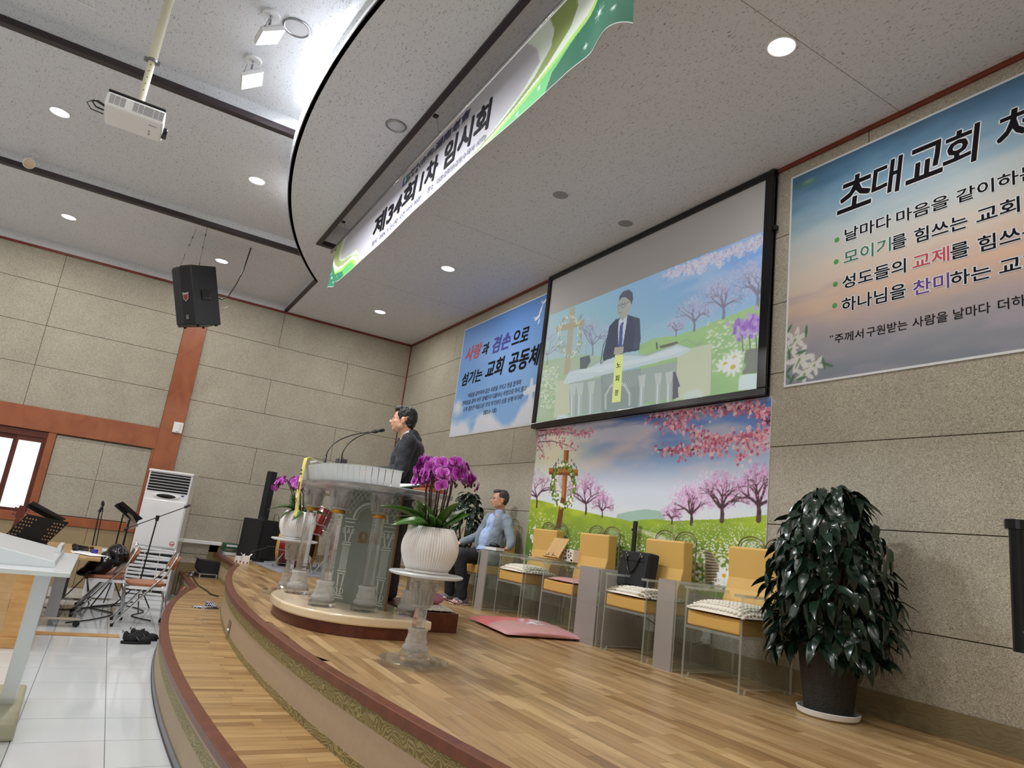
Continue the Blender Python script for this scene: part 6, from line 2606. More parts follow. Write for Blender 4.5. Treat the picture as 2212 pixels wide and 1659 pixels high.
# ---- crystal flower stands, ribbed white pots and orchids
def carved_column(b_list, x_, y_, z0, z1, s_=1.0, gold=False, parent=None, base_h=.17, cap_h=.18, foot_r=.105):
    """glass column: faceted foot, carved base, prismatic shaft, gold collar, scrolled capital"""
    b = MB()
    b.lathe([(foot_r * .96, 0), (foot_r, .012), (foot_r, .030), (foot_r * .86, .045)], (x_, y_, z0), 12)
    b.build('glass_foot', M['crystal'], parent)
    b = MB()
    b.lathe([(foot_r * .80, .045), (foot_r * .86, .06), (foot_r * .78, .075), (foot_r * .66, .085), (foot_r * .72, .10), (foot_r * .62, .125), (foot_r * .60, .15), (foot_r * .68, base_h), (foot_r * .5, base_h + .004)], (x_, y_, z0), 24)
    b.build('carved_base', M['crystalc'], parent, smooth=True)
    b = MB()
    b.cyl((x_, y_, z0 + base_h + .004), (x_, y_, z1 - cap_h), foot_r * .46, foot_r * .44, 8)
    b.build('glass_shaft', M['crystal'], parent)
    if gold:
        b = MB()
        b.lathe([(foot_r * .50, 0), (foot_r * .54, .006), (foot_r * .54, .022), (foot_r * .50, .028)], (x_, y_, z1 - cap_h - .026), 20)
        b.build('gold_collar', M['gold'], parent, smooth=True)
    b = MB()
    zc0 = z1 - cap_h
    b.lathe([(foot_r * .5, 0), (foot_r * .62, .005), (foot_r * .62, .016), (foot_r * .52, .022), (foot_r * .56, .06), (foot_r * .66, .11), (foot_r * .78, .145), (foot_r * .92, .155), (foot_r * .92, cap_h)], (x_, y_, zc0), 24)
    for k in range(4):
        a = k * math.pi / 2 + .6
        p = Vector((x_ + math.cos(a) * foot_r * .86, y_ + math.sin(a) * foot_r * .86, zc0 + cap_h * .70))
        ax_ = Vector((-math.sin(a), math.cos(a), 0))
        R_ = ax_.to_track_quat('Z', 'Y').to_matrix()
        b.torus(p, .018, .009, rot=R_, n=16, k=6)
        b.ell(p, (.009,) * 3, None, 10, 6)
        b.tube([p + Vector((0, 0, -.018)), Vector((x_ + math.cos(a) * foot_r * .66, y_ + math.sin(a) * foot_r * .66, zc0 + cap_h * .35)), Vector((x_ + math.cos(a) * foot_r * .58, y_ + math.sin(a) * foot_r * .58, zc0 + .02))], [.009, .007, .004], 6)
    for k in range(8):
        a = k * math.pi / 4 + .2
        p = [Vector((x_ + math.cos(a) * foot_r * r_, y_ + math.sin(a) * foot_r * r_, zc0 + z_)) for r_, z_ in ((.60, .02), (.66, .06), (.76, .10), (.88, .105))]
        b.tube(p, [.012, .010, .008, .004], 6)
    b.build('carved_capital', M['crystalc'], parent, smooth=True)


def flower_mesh():
    b = MB()
    cl_ = b.bm.loops.layers.float_color.new('Col')

    def setc(f, cs):
        for lp, c in zip(f.loops, cs):
            lp[cl_] = (*c, 1)
    P1, P2, P3 = hexc('9a1f94'), hexc('b540b2'), hexc('dd9be0')

    def petal(ang, L_, W_, curl, zoff):
        ca, sa = math.cos(ang), math.sin(ang)
        rows = []
        n = 5
        for i in range(n + 1):
            t_ = i / n
            w_ = W_ * math.sin(math.pi * (t_ * .80 + .10)) ** .7 if i < n else W_ * .35
            y_ = L_ * t_
            row = []
            for q in (-1, -.82, 0, .82, 1):
                x = q * w_
                z = zoff + curl * (t_ ** 2) * L_ + .12 * abs(q) * w_
                row.append((b.bm.verts.new((x * ca - y_ * sa, x * sa + y_ * ca, z)), P3 if (abs(q) == 1 or i == n) else (P1 if t_ < .35 else P2)))
            rows.append(row)
        for a, c in zip(rows, rows[1:]):
            for q in range(4):
                f = b.bm.faces.new((a[q][0], a[q + 1][0], c[q + 1][0], c[q][0]))
                f.smooth = True
                setc(f, (a[q][1], a[q + 1][1], c[q + 1][1], c[q][1]))
    petal(0, .042, .017, -.1, 0)
    petal(2.2, .040, .016, -.1, 0)
    petal(-2.2, .040, .016, -.1, 0)
    petal(1.45, .044, .031, .05, .002)
    petal(-1.45, .044, .031, .05, .002)
    me = bpy.data.meshes.new('flower')
    b.bm.normal_update()
    b.bm.to_mesh(me)
    b.bm.free()
    return me


FM = flower_mesh()
FM.materials.append(attr_mat('orchid_petal', rough=.5))
b = MB()
b.ell((0, -.006, .008), (.008, .012, .006), None, 10, 6)
b.ell((0, .003, .010), (.005, .005, .005), None, 8, 5)
LIP = bpy.data.meshes.new('lip')
bmesh.ops.recalc_face_normals(b.bm, faces=b.bm.faces)
b.bm.to_mesh(LIP)
b.bm.free()
LIP.materials.append(pbr('orchid_lip', '7c1260', .5))


def orchid_pot(x_, y_, label_s, label_p, label_o, seed, nfl, spread, ztop, tilt=(0, 0), small=False, stems=7):
    R_ = random.Random(seed)
    zt_ = ZU + .525
    t = thing('flower_stand', label_s, 'plant stand', (x_, y_, ZU), 0, 'crystal flower stands beside the lectern')
    b = MB()
    b.lathe([(.205, 0), (.208, .004), (.208, .028), (.203, .032)], (x_, y_, ZU), 48)
    b.build('acrylic_disc', M['discclear'], t)
    carved_column(None, x_, y_, ZU + .033, zt_ - .022, parent=t, foot_r=.092)
    b = MB()
    b.lathe([(.03, -.02), (.20, -.012), (.222, -.004), (.225, .004), (.218, .010), (.02, .011)], (x_, y_, zt_ - .011), 56)
    b.build('frosted_disc', M['frostw'], t)
    t = thing('flower_pot', label_p, 'flower pot', (x_, y_, zt_), 0, 'ribbed white pots on the crystal stands')
    b = MB()
    b.lathe([(.115, 0), (.132, .003), (.132, .014), (.118, .018)], (x_, y_, zt_), 48)
    b.build('saucer', M['potw'], t)
    b = MB()
    prof = []
    for k in range(15):
        q = k / 14
        z_ = .018 + .25 * q
        r_ = .105 + .070 * math.sin(math.pi * (q * .80 + .10)) ** .9 - .0 * q
        prof.append((r_, z_))
    prof[-1] = (prof[-1][0], .268)
    b.lathe(prof + [(prof[-1][0] - .008, .270), (prof[-1][0] - .010, .24), (.01, .235)], (x_, y_, zt_), 384, flute=.050, nf=64)
    b.build('pot', M['potw'], t, smooth=True)
    b = MB()
    b.lathe([(.13, .236), (.13, .250), (.01, .256)], (x_, y_, zt_), 20)
    b.build('moss', M['soil'], t)
    zr = zt_ + .26
    t = thing('orchid', label_o, 'orchid', (x_, y_, zr), 0, 'purple orchids')
    # strap leaves
    n_l = 13 if not small else 9
    for k in range(n_l):
        a = k * 2 * math.pi / n_l + R_.uniform(-.25, .25)
        L_ = R_.uniform(.18, .27)
        me = leaf_mesh(L_, R_.uniform(.040, .052), R_.uniform(.15, 1.0), .22, nseg=9)
        me.materials.append(M['leaf'])
        o = bpy.data.objects.new('leaf', me)
        COL.objects.link(o)
        o.parent = t
        o.matrix_local = Matrix.Translation((math.cos(a) * .035, math.sin(a) * .035, 0)) @ Matrix.Rotation(a - math.pi / 2, 4, 'Z') @ Matrix.Rotation(R_.uniform(.3, 1.1), 4, 'X') @ Matrix.Rotation(R_.uniform(-.9, .9), 4, 'Y')
        md = o.modifiers.new('solid', 'SOLIDIFY')
        md.thickness = .0025
    # small ferny sprigs
    for q in range(4):
        b = MB()
        a0 = 2.6 + q * .7
        ox, oy = math.cos(a0) * .07, math.sin(a0) * .07
        for k in range(16):
            a = a0 + R_.uniform(-1, 1)
            p0 = Vector((ox, oy, R_.uniform(0, .12)))
            p1 = p0 + Vector((math.cos(a) * .06, math.sin(a) * .06, R_.uniform(.01, .07)))
            b.tube([p0, p0.lerp(p1, .5) + Vector((0, 0, .01)), p1], [.002, .004, .001], 4)
        o = b.build('sprig', M['leaf'], t, local=True)
        o['kind'] = 'stuff'
    # arching stems with flowers
    H_ = ztop - zr
    heads = []
    for k in range(stems):
        a = k * 2 * math.pi / stems + .3
        bx_, by_ = math.cos(a) * .05, math.sin(a) * .05
        out = spread * (.55 + .45 * R_.random())
        hx, hy = tilt
        tips_ = [Vector((bx_, by_, 0)), Vector((bx_ * 1.6 + hx * .3, by_ * 1.6 + hy * .3, H_ * .55)), Vector((math.cos(a) * out * .5 + hx, math.sin(a) * out * .5 + hy, H_ * .90)), Vector((math.cos(a) * out * .9 + hx, math.sin(a) * out * .9 + hy, H_ * .93)), Vector((math.cos(a) * out * 1.25 + hx, math.sin(a) * out * 1.25 + hy, H_ * .72))]
        b = MB()
        b.tube(tips_, [.006, .005, .004, .003, .002], 6)
        b.build('stem', M['stem'], t, smooth=True, local=True)
        heads.append(tips_)
        b = MB()
        for q in range(3):
            p = tips_[-1] + Vector((R_.uniform(-.02, .02), R_.uniform(-.02, .02), -.01 * q))
            b.ell(p, (.008, .008, .011), None, 8, 6)
        b.build('bud', M['stem'], t, smooth=True, local=True)
    for k in range(nfl):
        tp = heads[k % len(heads)]
        q = R_.random()
        if q < .65:
            p = tp[2].lerp(tp[3], q / .65)
        else:
            p = tp[3].lerp(tp[4], (q - .65) / .35)
        a = math.atan2(p.y - tilt[1] * .5, p.x - tilt[0] * .5) + R_.uniform(-.7, .7)
        rad = R_.uniform(.0, .045)
        p = p + Vector((math.cos(a) * rad, math.sin(a) * rad, R_.uniform(-.065, .03)))
        # most flowers look outward, slightly up or down
        nrm = Vector((math.cos(a) * .9, math.sin(a) * .9, R_.uniform(-.25, .6))).normalized()
        Q = nrm.to_track_quat('Z', 'Y').to_matrix().to_4x4()
        s_ = R_.uniform(.82, 1.12) * (1.0 if not small else .8)
        fo_ = bpy.data.objects.new('flower', FM)
        COL.objects.link(fo_)
        fo_.parent = t
        fo_.matrix_local = Matrix.Translation(p) @ Q @ Matrix.Rotation(R_.uniform(-.4, .4), 4, 'Z') @ Matrix.Diagonal((s_, s_, s_, 1))
        lo_ = bpy.data.objects.new('lip', LIP)
        COL.objects.link(lo_)
        lo_.parent = fo_
    return t


orchid_pot(-3.89, 1.735, 'crystal flower stand in front, carrying the nearer orchid', 'ribbed white pot on the nearer crystal stand', 'full purple orchid with broad green leaves in the nearer white pot', 3, 105, .20, .43, tilt=(-.01, .0), stems=10)
orchid_pot(-6.98, 1.66, 'crystal flower stand behind the lectern on its far side', 'ribbed white pot seen behind the lectern columns', 'smaller purple orchid drooping left behind the yellow ribbon', 8, 46, .15, .34, tilt=(-.06, -.12), small=True, stems=5)

# ================================================================ LECTERN
ZM = ZU + .142
LX = -5.47
lect = thing('lectern', 'crystal lectern with carved glass columns, etched glass front and clear top on marble base', 'lectern', (LX, 1.7, ZU))


def dshape(sx, y0, y1, yc_, n=40, pw=2.4):
    """D outline: bulging front, straight back"""
    pts = []
    for k in range(n + 1):
        a = math.pi + math.pi * k / n
        c, s_ = math.cos(a), math.sin(a)
        pts.append((LX + sx * math.copysign(abs(c) ** (2 / pw), c), yc_ + (yc_ - y0) * -abs(s_) ** (2 / pw)))
    pts.append((LX + sx, y1))
    pts.append((LX - sx, y1))
    return pts


b = MB()
b.prism(dshape(.80, 1.27, 2.16, 1.95), ZU, ZU + .078)
b.build('wooden_plinth', M['plinth'], lect, bevel=.004)
b = MB()
b.prism(dshape(.815, 1.24, 2.18, 1.95), ZU + .078, ZM)
b.build('marble_base', M['marble'], lect, bevel=.014, seg=3)
ZT = ZM + .862
for cx, cy in ((-5.83, 1.48), (-5.135, 1.50), (-4.995, 1.775), (-4.90, 2.085), (-5.95, 1.775), (-6.04, 2.085)):
    r0 = thing('x', None, None, (LX, 1.7, ZU))
    bpy.data.objects.remove(r0)
    carved_column(None, cx, cy, ZM, ZT, gold=True, parent=lect, base_h=.175, cap_h=.165, foot_r=.100)


# etched glass panels forming the front
def etched(xa, ya, xb, yb, flip):
    d = Vector((xb - xa, yb - ya, 0))
    Wd = d.length
    d.normalize()
    nrm = Vector((d.y, -d.x, 0))
    Hh = .88
    F = Matrix(((d.x, 0, nrm.x, xa), (d.y, 0, nrm.y, ya), (0, 1, 0, ZM), (0, 0, 0, 1)))
    b = MB()
    fs = b.prism([(0, 0), (Wd, 0), (Wd, Hh), (0, Hh)], -.010, 0, F)
    for f in fs[2:]:
        f.material_index = 1
    g = b.build('etched_panel', [MATS.get('panel_glass') or clear_mat('panel_glass', (.70, .76, .73), .62, .15, hexc('a9b2ab')), M['edge']], lect)

    def P(u, v):
        return (u * Wd, v * Hh)
    e = MB()

    def stroke(pts, w_):
        for (x0, y0), (x1, y1) in zip(pts, pts[1:]):
            a, c = Vector((x0, y0)), Vector((x1, y1))
            n_ = (c - a)
            if n_.length < 1e-6:
                continue
            n_.normalize()
            p = Vector((-n_.y, n_.x)) * w_ / 2
            q = [a - p, c - p, c + p, a + p]
            e.prism([(v_.x, v_.y) for v_ in q], .0005, .0016, F)
    for cu in (.16, .86):
        x0 = cu * Wd
        for yv, hw in ((.035, .055), (.055, .045), (.245, .04), (.265, .045), (.50, .045), (.52, .04), (.70, .05), (.73, .058), (.66, .045)):
            stroke([(x0 - hw, yv * Hh), (x0 + hw, yv * Hh)], .009)
        for k in range(6):
            stroke([(x0 - .030 + k * .012, .275 * Hh), (x0 - .030 + k * .012, .49 * Hh)], .006)
        for s_ in (-1, 1):
            stroke([(x0 + s_ * .045 * math.cos(a), .10 * Hh + .030 * math.sin(a)) for a in np.linspace(-1.5, 2.6, 9)], .008)
            stroke([(x0 + s_ * .012, .07 * Hh), (x0 + s_ * .022, .15 * Hh), (x0 + s_ * .026, .235 * Hh)], .014)
            stroke([(x0 + s_ * (.045 + .014 * math.cos(a)), .625 * Hh + .018 * math.sin(a)) for a in np.linspace(0, 6, 9)], .007)
            stroke([(x0 + s_ * .014, .53 * Hh), (x0 + s_ * .026, .58 * Hh), (x0 + s_ * .040, .635 * Hh)], .013)
            stroke([(x0 + s_ * .010, .60 * Hh), (x0, .65 * Hh)], .010)
    # arch between the two columns
    mid, sp_, rad = .51 * Wd, .735 * Hh, .30 * Wd
    stroke([(mid + rad * math.cos(a), sp_ + rad * .80 * math.sin(a) ** .9) for a in np.linspace(.02, math.pi - .02, 15)], .022)
    stroke([(mid + (rad - .03) * math.cos(a), sp_ + (rad - .03) * .80 * math.sin(a)) for a in np.linspace(.02, math.pi - .02, 15)], .006)
    # lattice above the arch
    st = .048
    for k in range(-12, 26):
        for sg in (1, -1):
            seg = []
            for q in range(60):
                x_ = q / 59 * Wd
                y_ = (k * st * 1.25 + sg * x_ * 1.25)
                if sg < 0:
                    y_ += 0
                up = sp_ + .015 if (x_ < .28 * Wd or x_ > .75 * Wd) else sp_
                dx = (x_ - mid) / (rad + .022)
                lim = sp_ + .02 + (rad + .022) * .80 * math.sqrt(max(0, 1 - dx * dx)) if abs(dx) < 1 else sp_ + .03
                ok = lim < y_ < Hh - .006
                if ok:
                    seg.append((x_, y_))
                else:
                    if len(seg) > 1:
                        stroke([seg[0], seg[-1]], .0045)
                    seg = []
            if len(seg) > 1:
                stroke([seg[0], seg[-1]], .0045)
    o = e.build('etched_pattern', M['etch'], g)
    o['kind'] = 'stuff'
    # small gilt letters
    for chx, ch in ((.36, 'Ω' if flip else 'Α'), (.54, 'Α' if flip else 'Ω')):
        place_text(ch, F @ Matrix.Translation((chx * Wd, .535 * Hh, .002)), .075, .082, M['brown'], g, 'gilt_letter', bold=.04)
    return g


etched(-5.52, 1.655, -5.065, 1.965, True)
etched(-5.875, 1.965, -5.53, 1.655, False)
b = MB()
b.box(-5.060, -5.054, 1.955, 1.972, ZM, ZT)
b.build('edge_post', M['brown'], lect, bevel=.002)

# thick clear top slab with rounded plan, under a tray of frosted strips with a raised clear rim
ZS = ZT + .002


def top_outline(g=0.0):
    pts = []
    for k in range(33):
        a = math.pi + math.pi * k / 32
        c, s_ = math.cos(a), math.sin(a)
        pts.append((LX + (.82 + g) * math.copysign(abs(c) ** .7, c), 1.78 - (.47 + g) * abs(s_) ** .8))
    pts.append((LX + .82 + g, 2.20))
    pts.append((LX - .82 - g, 2.20))
    return pts


b = MB()
fs = b.prism(top_outline(), ZS, ZS + .035)
b.build('top_slab', M['crystal'], lect, bevel=.006)
# frosted reading surface made of narrow strips that rises towards the rear rim
to = top_outline(-.03)[:33]
strips = []
for k, (p, q) in enumerate(zip(to, to[1:])):
    b = MB()
    h0 = ZS + .037
    a, c = Vector((p[0], p[1], h0)), Vector((q[0], q[1], h0))
    out_ = Vector((p[0] - LX, (p[1] - 1.95), 0)).normalized() * .035
    v = [a, c, c + out_ + Vector((0, 0, .115)), a + out_ + Vector((0, 0, .115))]
    gap = (c - a) * .03
    v = [v[0] + gap, v[1] - gap, v[2] - gap, v[3] + gap]
    nn_ = (v[1] - v[0]).cross(v[3] - v[0]).normalized() * .004
    b._add(v + [x + nn_ for x in v], [(0, 1, 2, 3), (7, 6, 5, 4), (0, 4, 5, 1), (1, 5, 6, 2), (2, 6, 7, 3), (3, 7, 4, 0)])
    b.build('tray_strip', M['frostw'], lect)
b = MB()
b.prism(top_outline(-.06), ZS + .036, ZS + .042)
b.build('tray_floor', M['frostw'], lect)
b = MB()
rim = []
for k, p in enumerate(top_outline(.0)[:33]):
    c_ = abs(p[0] - LX) / .82
    rim.append(Vector((p[0], p[1], ZS + .155 + .055 * math.exp(-((c_ - .0) / .22) ** 2) + .0)))
bot = [Vector((p.x, p.y, ZS + .150)) for p in rim]
vs_ = [b.bm.verts.new(p) for p in rim]
vb_ = [b.bm.verts.new(p) for p in bot]
for k in range(len(rim) - 1):
    b.bm.faces.new((vb_[k], vb_[k + 1], vs_[k + 1], vs_[k]))
b.build('clear_rim', M['clear'], lect, solid=.006)
b = MB()
b.tube(rim, .004, 6)
b.build('rim_edge', M['edge'], lect, smooth=True)
b = MB()
for k in range(12):
    p = rim[16].lerp(rim[17], .5) + Vector(((k - 5.5) * .016, -.004, -.022 + .004 * math.sin(k * 2)))
    b.torus(p, .005, .0015, axis='Y', n=10, k=4)
o = b.build('rim_engraving', M['halo'], lect)
o['kind'] = 'stuff'

# step behind the lectern
b = MB()
b.box(-6.05, -5.12, 2.20, 2.62, ZU, ZU + .149)
tag(settle(b.build('step_box', M['plinth'], bevel=.004), (-5.6, 2.4, ZU)), 'dark wooden step box on the stage right behind the lectern', 'step')
knit_cushion(-5.32, 2.44, ZU + .150, .36, .30, .035, M['ivory'], 'flat grey-white knitted cushion on the step box behind the lectern', nx=12, ny=9, name='mat_cushion')
o = Blob()
o.e((-5.36, 2.50, ZU + .235), (.12, .06, .045)).e((-5.32, 2.46, ZU + .225), (.09, .07, .04))
o = o.build('plush_cushion', M['fusch'], None, .008, 3)
tag(settle(o, (-5.36, 2.48, ZU + .19)), 'small dusty pink plush cushion lying on the step box', 'cushion')

# gooseneck microphones
def goose(x0, y0, x1, y1, z1, label):
    zb = ZS + .045
    t = thing('gooseneck_microphone', label, 'microphone', (x0, y0, zb), 0, 'gooseneck microphones on the lectern')
    b = MB()
    b.cyl((x0, y0, zb), (x0, y0, zb + .012), .030, n=20)
    b.build('base', M['black'], t)
    b = MB()
    b.cyl((x0, y0, zb + .012), (x0 + (x1 - x0) * .03, y0, zb + .20), .013, .009, 14)
    b.build('grip', M['black'], t, smooth=True)
    A, B_ = Vector((x0, y0, zb + .19)), Vector((x1, y1, z1))
    pts = []
    for k in range(15):
        q = k / 14
        p1 = A + Vector((0, 0, .17))
        pts.append((1 - q) ** 2 * A + 2 * q * (1 - q) * p1 + q * q * B_)
    b = MB()
    b.tube(pts, .0045, 8)
    b.build('gooseneck', M['black'], t, smooth=True)
    d_ = (pts[-1] - pts[-2]).normalized()
    b = MB()
    b.cyl(B_ - d_ * .01, B_ + d_ * .02, .011, n=14)
    b.cyl(B_ + d_ * .018, B_ + d_ * .055, .0155, .0155, 16)
    b.ell(B_ + d_ * .056, (.0155,) * 3, None, 14, 8)
    b.build('capsule', M['blackm'], t, smooth=True)
    return t


# a small metronome-like clock on the tray
t = thing('desk_clock', 'small dark desk clock with thin gold rod standing on the lectern tray', 'clock', (-5.72, 1.62, ZS + .11))
cx, cy, cz = -5.72, 1.62, ZS + .11
b = MB()
b.box(cx - .035, cx + .035, cy - .03, cy + .03, ZS + .042, cz + .10)
b.build('clock_body', M['plinth'], t, bevel=.003)
b = MB()
b.box(cx - .045, cx + .045, cy - .038, cy + .038, cz + .10, cz + .15)
b.build('dark_case', M['kick2'], t, bevel=.004)
b = MB()
b.box(cx + .0352, cx + .038, cy - .022, cy + .022, cz + .04, cz + .085)
b.build('face_plate', M['brown'], t)
b = MB()
b.cyl((cx, cy, cz + .15), (cx, cy, cz + .165), .012, n=10)
b.cyl((cx, cy, cz + .165), (cx, cy + .02, cz + .29), .0018, n=6)
b.ell((cx, cy + .02, cz + .292), (.006,) * 3, None, 8, 6)
b.build('gold_rod', M['gold'], t)

# yellow ribbon sash over the front rim
rb = thing('ribbon_sash', 'yellow satin ribbon hanging over the lectern front, reads 노회장', 'ribbon', (LX, 1.30, ZS + .2))
xr_, yr_ = -5.56, 1.297
path = [Vector((xr_, yr_ + .05, ZS + .19)), Vector((xr_, yr_ + .012, ZS + .216)), Vector((xr_, yr_ - .012, ZS + .205)), Vector((xr_, yr_ - .018, ZS + .10)), Vector((xr_, yr_ - .022, ZS - .02)), Vector((xr_ + .0, yr_ - .018, ZS - .12)), Vector((xr_, yr_ - .005, ZS - .20)), Vector((xr_, yr_ - .012, ZS - .26))]
fine = []
for k in range(len(path) - 1):
    for q in range(5):
        fine.append(path[k].lerp(path[k + 1], q / 5))
fine.append(path[-1])
b = MB()
hw = .055
la = [b.bm.verts.new(p - Vector((hw, 0, 0))) for p in fine]
lb_ = [b.bm.verts.new(p + Vector((hw, 0, 0))) for p in fine]
for k in range(len(fine) - 1):
    b.bm.faces.new((la[k], lb_[k], lb_[k + 1], la[k + 1]))
b.build('ribbon', M['ribbon'], rb, smooth=True, solid=.0015)
for ch, zz in (('노', ZS + .07), ('회', ZS - .06), ('장', ZS - .19)):
    place_text(ch, wall_frame(xr_ - .035, zz, yr_ - .027), .07, .075, M['ink'], rb, bold=.01)
# open folder and small items on the tray
t = thing('open_folder', 'dark green open folder with white sheets at the rear of the lectern top', 'folder', (-5.35, 2.0, ZS + .05))
TB_ = Matrix.Translation((-5.30, 1.98, ZS + .075)) @ Matrix.Rotation(.1, 4, 'Z') @ Matrix.Rotation(math.radians(14), 4, 'X')
b = MB()
b.box(-.22, .22, -.15, .15, 0, .006, TB_)
b.build('cover', M['green'], t, bevel=.002)
b = MB()
b.box(-.21, -.005, -.14, .14, .006, .012, TB_)
b.box(.005, .21, -.14, .14, .006, .012, TB_)
b.build('sheet', M['paper'], t)
t = thing('wooden_tray', 'reddish wooden tray with small jars beside the preacher, behind the orchid', 'tray', (-4.95, 2.1, ZS + .04))
b = MB()
b.box(-5.02, -4.72, 2.02, 2.17, ZS + .038, ZS + .075)
b.build('tray', M['frame_wood'], t, bevel=.004)
for k in range(3):
    b = MB()
    b.lathe([(.028, 0), (.034, .02), (.034, .05), (.026, .055)], (-4.97 + k * .10, 2.09, ZS + .075), 16)
    b.build('jar', M['trim'], t, smooth=True)

# ================================================================ PEOPLE
def head(bl, c, yaw=0.0, s_=1.0, pitch=0.0, neck_to=None, ear=True, jaw=1.0):
    """adds a head to a Blob: face towards +y before yaw; c is the middle of the skull; x to the person's right"""
    R_ = (Matrix.Rotation(yaw, 3, 'Z') @ Matrix.Rotation(pitch, 3, 'X'))

    def q(x, y_, z):
        return Vector(c) + R_ @ (Vector((x, y_, z)) * s_)

    def r(a, b_, c_):
        return (a * s_, b_ * s_, c_ * s_)
    bl.e(q(0, -.012, .028), r(.076, .094, .088), R_)          # cranium
    bl.e(q(0, .030, -.030), r(.062, .062, .082), R_)          # face
    bl.e(q(0, .045, -.078), r(.040 * jaw, .036, .032), R_)    # jaw and chin
    bl.e(q(0, .066, -.094), r(.020, .016, .014), R_)
    bl.e(q(-.045, .005, -.060), r(.022, .035, .030), R_)
    bl.e(q(.045, .005, -.060), r(.022, .035, .030), R_)
    bl.e(q(0, .083, .012), r(.050, .012, .010), R_)           # brow
    bl.e(q(-.036, .066, -.030), r(.020, .020, .017), R_)      # cheekbones
    bl.e(q(.036, .066, -.030), r(.020, .020, .017), R_)
    bl.c(q(0, .090, .002), q(0, .108, -.032), .0075 * s_, .0125 * s_)   # nose
    bl.e(q(-.011, .098, -.036), r(.008, .009, .007), R_)
    bl.e(q(.011, .098, -.036), r(.008, .009, .007), R_)
    bl.c(q(-.020, .083, -.058), q(.020, .083, -.058), .007 * s_, .007 * s_)   # lips
    bl.e(q(0, .092, -.055), r(.014, .007, .0055), R_)
    bl.e(q(0, .090, -.066), r(.013, .007, .006), R_)
    for e_ in (-1, 1):
        bl.e(q(e_ * .078, -.008, -.014), r(.009, .020, .032), R_)
        bl.e(q(e_ * .080, -.002, -.036), r(.007, .010, .012), R_)
    return q, R_


def face_bits(q, R_, t, hair_m, spec_m=True, s_=1.0, grey=False):
    """eyes, brows, mouth line and thin spectacles as small children"""
    for e_ in (-1, 1):
        b = MB()
        b.ell(q(e_ * .031, .080, -.004), (.012 * s_, .006 * s_, .006 * s_), R_, 12, 8)
        b.build('eye', M['shirtw'], t, smooth=True, local=True)
        b = MB()
        b.ell(q(e_ * .031, .0855, -.004), (.0052 * s_, .003 * s_, .0052 * s_), R_, 10, 6)
        b.build('iris', M['ink'], t, smooth=True, local=True)
        b = MB()
        b.tube([q(e_ * .014, .092, .014), q(e_ * .030, .092, .020), q(e_ * .048, .082, .016)], [.002 * s_, .0035 * s_, .0015 * s_], 6)
        b.build('eyebrow', hair_m, t, smooth=True, local=True)
    b = MB()
    b.tube([q(-.021, .086, -.061), q(0, .096, -.0605), q(.021, .086, -.061)], .0016 * s_, 6)
    b.build('mouth', M['inkr'], t, smooth=True, local=True)
    if spec_m:
        b = MB()
        for e_ in (-1, 1):
            b.tube([q(e_ * .033 + .023 * math.cos(a), .101 - .004 * abs(math.cos(a)), -.006 + .018 * math.sin(a)) for a in np.linspace(0, 2 * math.pi, 19)[:-1]], .0013 * s_, 5, closed=True)
            b.tube([q(e_ * .056, .098, -.002), q(e_ * .078, .055, .0), q(e_ * .082, -.010, -.004)], .0013 * s_, 5)
        b.tube([q(-.010, .104, -.002), q(0, .108, .0), q(.010, .104, -.002)], .0013 * s_, 5)
        b.build('spectacles', M['kick2'], t, smooth=True, local=True)


def hand(bl, wrist, dirv, up, s_=1.0, right=True, curl=.3, spread=1.0):
    """palm, four unequal bent fingers and a thumb; dirv along the fingers, up out of the back of the hand"""
    d = Vector(dirv).normalized()
    u = Vector(up)
    u = (u - d * u.dot(d)).normalized()
    sd = d.cross(u) * (1 if right else -1)          # towards the little finger for a right hand
    w0 = Vector(wrist)
    bl.c(w0, w0 + d * .03 * s_, .025 * s_, .024 * s_)
    for k in range(4):
        off = (-.027 + .018 * k)
        bl.c(w0 + d * .02 * s_ + sd * off * .7 * s_, w0 + d * .085 * s_ + sd * off * s_, .0145 * s_, .0115 * s_)
        L_ = (.072, .080, .075, .058)[k] * s_
        k0 = w0 + d * .088 * s_ + sd * off * s_
        a1, a2, a3 = curl, curl * 2.1, curl * 3.0
        fan = sd * (off * .25 * spread)
        p1 = k0 + (d * math.cos(a1) - u * math.sin(a1)) * L_ * .45 + fan * .3
        p2 = p1 + (d * math.cos(a2) - u * math.sin(a2)) * L_ * .32
        p3 = p2 + (d * math.cos(a3) - u * math.sin(a3)) * L_ * .25
        bl.chain([k0, p1, p2, p3], [.0092 * s_, .0085 * s_, .0078 * s_, .0065 * s_])
    t0 = w0 + d * .025 * s_ - sd * .022 * s_
    t1 = t0 + (d * .6 - sd * .8).normalized() * .038 * s_ - u * .006
    t2 = t1 + (d * .85 - sd * .35 - u * .2).normalized() * .030 * s_
    t3 = t2 + (d * .95 - u * .35).normalized() * .022 * s_
    bl.chain([t0, t1, t2, t3], [.013 * s_, .0115 * s_, .0095 * s_, .007 * s_])


